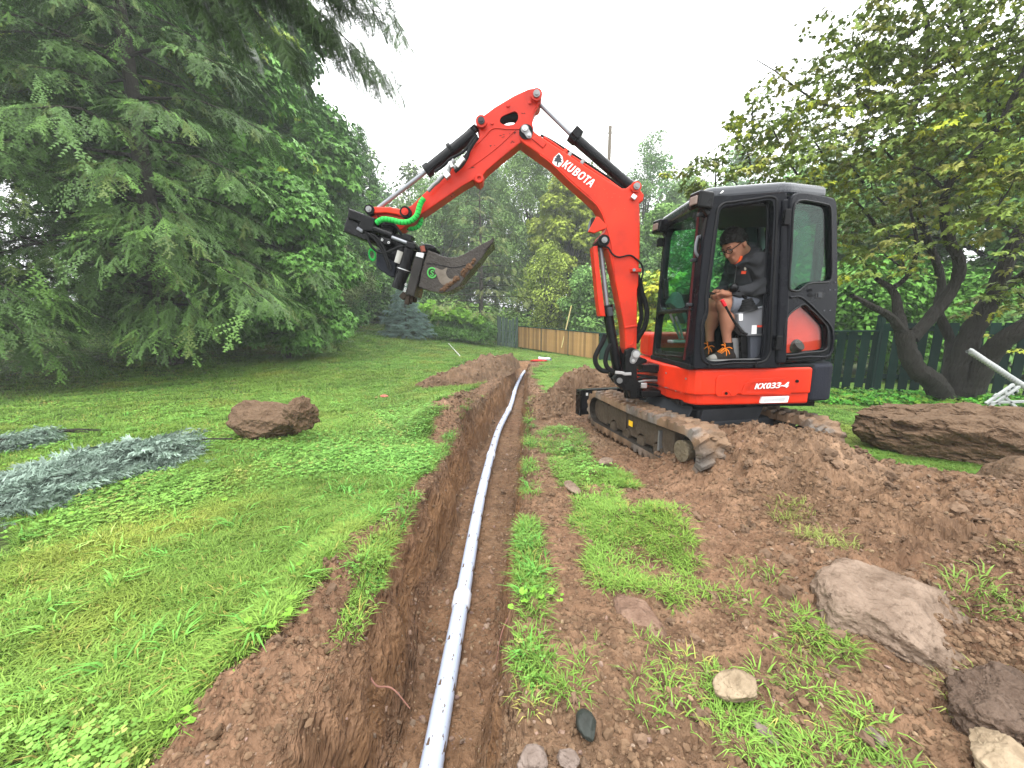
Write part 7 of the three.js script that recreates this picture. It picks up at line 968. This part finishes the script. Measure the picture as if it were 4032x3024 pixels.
woodsX.forEach(([n, l, x, z, h, r, tn, geos], i) => broadleaf(n, l, 'tree', { seed: 60 + i, x, z, h, rad: r, tr: 0.13 + 0.008 * h, n: Math.round(14 + r * 7), low: 0.16, lump: r * 0.34, dens: geos === airy ? 8 : 9, size: geos === airy ? 1.0 : 0.75, geos, mat: woodMat, tint: (v, R) => tn, limbShare: 1 }));
{ // what closes the view behind, reading as one mass
  const R = rng(91), t = thing('distant_woods', 'hazy mass of far woods closing the view beyond the fences', 'woods', V(0, 0, -50)); t.userData.kind = 'stuff'; const lists = [[], [], []], tr = [];
  for (let i = 0; i < 70; i++) { const x = -52 + 110 * (i / 70) + R() * 2, z = -44 - 14 * R(), h = 12 + 5 * R() + (x > 18 || x < -18 ? 6 : 0), y0 = H(x, z); tr.push(boxUV(taper([V(x, y0 - 0.3, z), V(x + R() - 0.5, y0 + h * 0.6, z), V(x, y0 + h, z)], 0.2, 0.03, 6, 6))); const n = 62; for (let k = 0; k < n; k++) { const f = Math.pow(R(), 0.8), r = 3.4 * Math.sin(Math.PI * (0.2 + 0.75 * f)) * Math.sqrt(R()), a = R() * 6.28; lists[k % 3].push({ m: placed(V(x + Math.cos(a) * r, y0 + 0.4 + f * h, z + Math.sin(a) * r), V(R() - 0.5, 0, R() - 0.5), V(R() - 0.5, 1, R() - 0.5), 1.5 + R()), c: tone(R, 0.85 + 0.3 * Math.sin(i * 1.7), 0.95 + 0.15 * Math.sin(i * 2.3), 0.9) }); } }
  for (let i = 0; i < 2600; i++) { const x = -6 + 34 * R(), z = -28 - 16 * R(), f = R(); lists[i % 3].push({ m: placed(V(x, H(x, z) + 0.2 + f * f * 2.2, z), V(R() - 0.5, 0, R() - 0.5), V(0, 1, 0), 0.9 + 0.6 * R()), c: tone(R, 1.0, 1.1, 0.85) }); }
  for (let i = 0; i < 1500; i++) { const x = -32 + 26 * R(), z = -27 - 10 * R() - Math.abs(x + 10) * 0.3; lists[i % 3].push({ m: placed(V(x, H(x, z) + 0.2 + 3.5 * R(), z), V(R() - 0.5, 0, R() - 0.5), V(0, 1, 0), 0.9 + 0.6 * R()), c: tone(R, 0.6, 0.7, 0.75) }); }
  part(t, 'trunks', mergeGeometries(tr), M.bark).userData.kind = 'stuff'; lists.forEach((l, i) => instanced(t, 'crown', ovals[i], woodMat, l, 'stuff'));
}
// the many-stemmed maple on the right
{
  const z0 = -6.4, bark = std([0.055, 0.052, 0.046], 0.85, { map: barkMap, bumpMap: barkBump, bumpScale: 0.03 }), q = (x, y, z) => U(...ZR(x, y), z), base0 = q(1110, 1530, z0), t = thing('japanese_maple', 'spreading many-stemmed maple with dark twisting trunks on the right', 'tree', base0.clone());
  const stems = [
    [[[1105, 1560, -6.4], [1050, 1470, -6.35], [985, 1420, -6.3], [948, 1340, -6.3], [930, 1270, -6.3]], 0.2, 0.14], [[[930, 1275, -6.3], [880, 1215, -6.2], [800, 1170, -6.1], [735, 1135, -6.0]], 0.09, 0.04], [[[930, 1280, -6.3], [915, 1200, -6.4], [895, 1120, -6.5], [830, 1070, -6.5]], 0.11, 0.045],
    [[[965, 1300, -6.3], [1040, 1220, -6.3], [1120, 1110, -6.3], [1150, 1030, -6.2], [1105, 900, -6.1], [1098, 730, -6.0], [1180, 620, -5.9], [1290, 500, -5.8], [1420, 230, -5.6]], 0.12, 0.04], [[[1150, 1560, -6.5], [1165, 1400, -6.5], [1200, 1270, -6.5], [1285, 1130, -6.4], [1335, 990, -6.3], [1400, 860, -6.2]], 0.24, 0.1], [[[1190, 1500, -6.4], [1270, 1360, -6.2], [1340, 1290, -6.0], [1480, 1220, -5.8]], 0.2, 0.14],
    [[[1100, 1480, -6.6], [1112, 1310, -6.8], [1070, 1200, -6.9], [1080, 1080, -7.0], [1020, 900, -7.0], [985, 760, -7.1], [965, 600, -7.1], [968, 450, -7.0], [1012, 300, -6.9], [1025, 100, -6.8], [975, -60, -6.7]], 0.1, 0.03], [[[1020, 900, -7.0], [930, 910, -7.0], [860, 905, -7.0], [800, 830, -6.9], [740, 760, -6.8]], 0.06, 0.02], [[[968, 455, -7.0], [880, 425, -7.0], [760, 412, -7.0], [640, 405, -7.0], [540, 350, -7.1], [450, 280, -7.2], [370, 230, -7.2]], 0.04, 0.008],
    [[[540, 350, -7.1], [560, 300, -7.1], [530, 240, -7.2], [520, 180, -7.2]], 0.012, 0.004], [[[450, 280, -7.2], [440, 240, -7.2], [400, 215, -7.2]], 0.01, 0.004], [[[700, 410, -7], [800, 300, -7], [850, 190, -7]], 0.014, 0.005], [[[1230, 690, -6.2], [1262, 520, -6.2], [1258, 360, -6.1]], 0.05, 0.02], [[[1100, 740, -6.0], [1000, 650, -6.2], [860, 640, -6.4], [700, 610, -6.6]], 0.03, 0.01], [[[1015, 290, -6.9], [1160, 180, -6.6], [1150, 0, -6.4]], 0.04, 0.02], [[[1330, 1100, -6.4], [1400, 1050, -6.2], [1500, 960, -6]], 0.08, 0.04], [[[890, 1110, -6.5], [950, 1060, -6.5], [985, 960, -6.4], [960, 800, -6.4]], 0.05, 0.02]];
  part(t, 'trunk', mergeGeometries(stems.map(([l, r0, r1], i) => boxUV(taper(l.map((p) => q(...p)), r0 * 0.85, r1 * 0.8, 8 * l.length, 10, 0.18, i)))), bark);
  const R = rng(101), lists = [[], [], []], twigs = [], d = (x, y, z) => U(x * K, y * K, z);
  const L = [[1500, 395, -7.4, .45], [1550, 360, -7.4, .5], [1610, 320, -7.3, .6], [1590, 395, -7.0, .6], [1660, 265, -7.2, .6], [1630, 215, -7.5, .35], [1700, 330, -6.9, .7], [1720, 220, -7.2, .6], [1760, 290, -6.8, .7], [1790, 160, -7.2, .6], [1840, 70, -7.1, .6], [1900, 20, -7.2, .7], [1850, 200, -6.8, .7], [1880, 110, -6.9, .7], [1940, 190, -6.6, .7], [1960, 80, -6.8, .7], [2030, 30, -6.6, .8], [2050, 130, -6.4, .8], [2110, 60, -6.2, .8], [2180, 120, -6.0, .8], [2200, 30, -6.2, .8], [2150, 210, -6.0, .8], [2080, 260, -6.3, .8], [1990, 280, -6.4, .7], [1900, 300, -6.5, .7], [1830, 340, -6.6, .6], [1760, 390, -6.8, .55], [1700, 400, -7.2, .5], [1880, 400, -6.6, .6], [1950, 380, -6.3, .6], [2030, 350, -6.1, .7], [2120, 330, -5.8, .7], [2200, 300, -5.7, .7], [1840, 500, -7.0, .5], [1860, 560, -6.9, .4], [1900, 540, -6.3, .5], [1950, 550, -6.1, .35], [2090, 440, -6.4, .5], [2160, 430, -5.6, .6], [2200, 500, -5.0, .4], [2180, 410, -5.2, .45], [2190, 620, -6.2, .5],  [2240, 240, -5.6, .8], [2280, 400, -5.2, .7], [2300, 100, -6, .9], [2300, 560, -5.6, .6], [1980, 460, -7.2, .6], [1900, 470, -7.4, .5], [1820, 440, -7.4, .5], [2230, 700, -7, .6]];
  for (const [x, y, z, r] of L) { const c = d(x, y, z); twigs.push(boxUV(taper([c.clone().add(V(0.5 * (R() - 0.2), -0.35, 0.3 * (R() - 0.5))), c, c.clone().add(V((R() - 0.5) * r, 0.1, (R() - 0.5) * r))], 0.018, 0.005, 5, 5))); const n = Math.round(r * r * 84); for (let k = 0; k < n; k++) { const a = R() * 6.283, rr = r * 1.15 * Math.sqrt(R()), layer = (Math.floor(R() * 4) - 1.5) * r * 0.42, p = c.clone().add(V(Math.cos(a) * rr, layer + (R() - 0.5) * 0.1 - 0.14 * rr * rr / r, Math.sin(a) * rr)); const yl = R(); lists[k % 3].push({ m: placed(p, V(R() - 0.5, -0.1, R() - 0.5), V((R() - 0.5) * 0.5, 1, (R() - 0.5) * 0.5), 0.21 + 0.11 * R()), c: yl < 0.12 ? tone(R, 2.0, 1.7, 0.7) : yl < 0.3 ? tone(R, 1.4, 1.1, 1.2) : tone(R, 1.0, 1.05, 0.9) }); } }
  part(t, 'twigs', mergeGeometries(twigs), bark); lists.forEach((l, i) => instanced(t, 'crown', sprigs[i], mapleMat, l, 'stuff'));
}
// greenery behind the green fence on the right, and the border under the maple
broadleaf('leafy_shrub', 'bright green bush behind the fence right of the cab', 'shrub', { seed: 111, x: 10.5, z: -11.5, h: 3.2, rad: 2.0, tr: 0.06, n: 20, low: 0.12, lump: 0.8, dens: 12, size: 0.6, geos: ovals, mat: vineMat, tint: () => [0.85, 0.95, 0.95] });
broadleaf('leafy_tree', 'dense dark green tree beyond the right fence', 'tree', { seed: 112, x: 17, z: -14, h: 9, rad: 4.5, tr: 0.2, n: 34, low: 0.08, lump: 1.5, dens: 7, size: 0.9, geos: ovals, mat: woodMat, tint: () => [0.75, 0.95, 0.85] });
broadleaf('leafy_tree', 'mid-green tree beyond the fence directly behind the cab', 'tree', { seed: 113, x: 12.5, z: -19, h: 8, rad: 3.6, tr: 0.2, n: 30, low: 0.08, lump: 1.3, dens: 7, size: 0.9, geos: ovals, mat: woodMat, tint: () => [0.85, 1.0, 0.85] });
broadleaf('yellow_shrub', 'yellowing maple bush just left of the cab behind the hoses', 'shrub', { seed: 114, x: 5.3, z: -14.5, h: 3.4, rad: 1.0, tr: 0.05, n: 14, low: 0.2, lump: 0.5, dens: 20, size: 0.5, geos: maples, mat: mapleMat, tint: (v, R) => R() < 0.5 ? [2.6, 2.0, 0.6] : [1.5, 1.6, 1.0] });
{ const R = rng(121), t = thing('ground_cover', 'low leafy ground cover along the foot of the right fence', 'ground cover', V(8, 0, -6.6)), lists = [[], []]; t.userData.kind = 'stuff'; for (let i = 0; i < 2200; i++) { const s = R(), x = lerp(5.4, 11, s), z = lerp(-7.4, -5.5, s) + (R() - 0.35) * 1.1; lists[i % 2].push({ m: placed(V(x, H(x, z) + 0.03 + 0.14 * R() * R(), z), V(R() - 0.5, 0, R() - 0.5), V((R() - 0.5) * 0.6, 1, (R() - 0.5) * 0.6), 0.16 + 0.14 * R()), c: tone(R, 0.7 + 0.5 * (R() < 0.3), 0.8 + 0.4 * R(), 0.8) }); } lists.forEach((l, i) => instanced(t, 'foliage', [ovals[0], maples[0]][i], vineMat, l, 'stuff')); }
// cut blue spruce boughs on the grass
{
  const R = rng(131), mk = (label, spine, wid, n) => { const t = thing('cut_spruce_bough', label, 'cut bough', V(spine[0][0], 0, spine[0][1])), c = new THREE.CatmullRomCurve3(spine.map(([x, z]) => V(x, 0, z))), lists = [[], []], st = []; 
    for (let k = 0; k < 22; k++) { const u = 0.05 + 0.85 * R(), p = c.getPoint(u), g = c.getTangent(u), e = p.clone().add(V(g.x * 0.5 - g.z * (R() - 0.6) * wid * 1.6, 0, g.z * 0.5 + g.x * (R() - 0.6) * wid * 1.6)); st.push(taper([V(p.x, H(p.x, p.z) + 0.05, p.z), V((p.x + e.x) / 2, H(e.x, e.z) + 0.16, (p.z + e.z) / 2), V(e.x, H(e.x, e.z) + 0.1, e.z)], 0.012, 0.005, 6, 5)); }
    st.push(taper(spine.map(([x, z]) => V(x, H(x, z) + 0.08, z)), 0.03, 0.01, 14, 6));
    for (let k = 0; k < n; k++) { const u = R(), p = c.getPoint(u), g = c.getTangent(u), s = (R() * 2 - 1), w = wid * Math.pow(Math.sin(Math.PI * clamp(0.12 + 0.8 * u)), 0.6), x = p.x - g.z * s * w, z = p.z + g.x * s * w, hh = 0.2 * (1 - s * s) + 0.03, d = V(g.x - g.z * s * 1.0 + (R() - 0.5) * 1.8, 0.25 - 0.9 * R(), g.z + g.x * s * 1.0 + (R() - 0.5) * 1.8).normalize(); lists[k % 2].push({ m: placed(V(x, H(x, z) + 0.03 + hh * R(), z), d, V((R() - 0.5) * 0.8, 1, (R() - 0.5) * 0.8), 0.2 + 0.1 * R()), c: tone(R, 1.15, 1.12, 1.15, 0.5) }); }
    for (let k = 0; k < n / 14; k++) { const u = R(), p = c.getPoint(u), a = R() * 6.283, x = p.x + Math.cos(a) * wid * (0.9 + 0.9 * R()), z = p.z + Math.sin(a) * wid * (0.9 + 0.9 * R()); lists[k % 2].push({ m: placed(V(x, H(x, z) + 0.04, z), V(R() - 0.5, 0, R() - 0.5), V(0, 1, 0), 0.1 + 0.08 * R()), c: tone(R, 1, 1, 1, 0.4) }); }
    part(t, 'stem', mergeGeometries(st.map((g) => boxUV(g))), M.bark); lists.forEach((l, i) => instanced(t, 'foliage', boughs[i], leafMat([0.2, 0.27, 0.215], 0.1, 0.6), l, 'stuff')); return t; };
  const g = (x, y) => { const p = G(x * K, y * K, 0); return [p.x, p.z]; };
  mk('pile of cut blue-grey spruce boughs lying on the near left lawn', [g(-60, 1130), g(60, 1085), g(180, 1030), g(300, 995), g(385, 985)], 0.34, 900);
  mk('smaller blue-grey spruce branch at the left edge behind the boughs', [g(-60, 985), g(20, 965), g(85, 955)], 0.13, 80);
}
renderer.render(scene, camera);
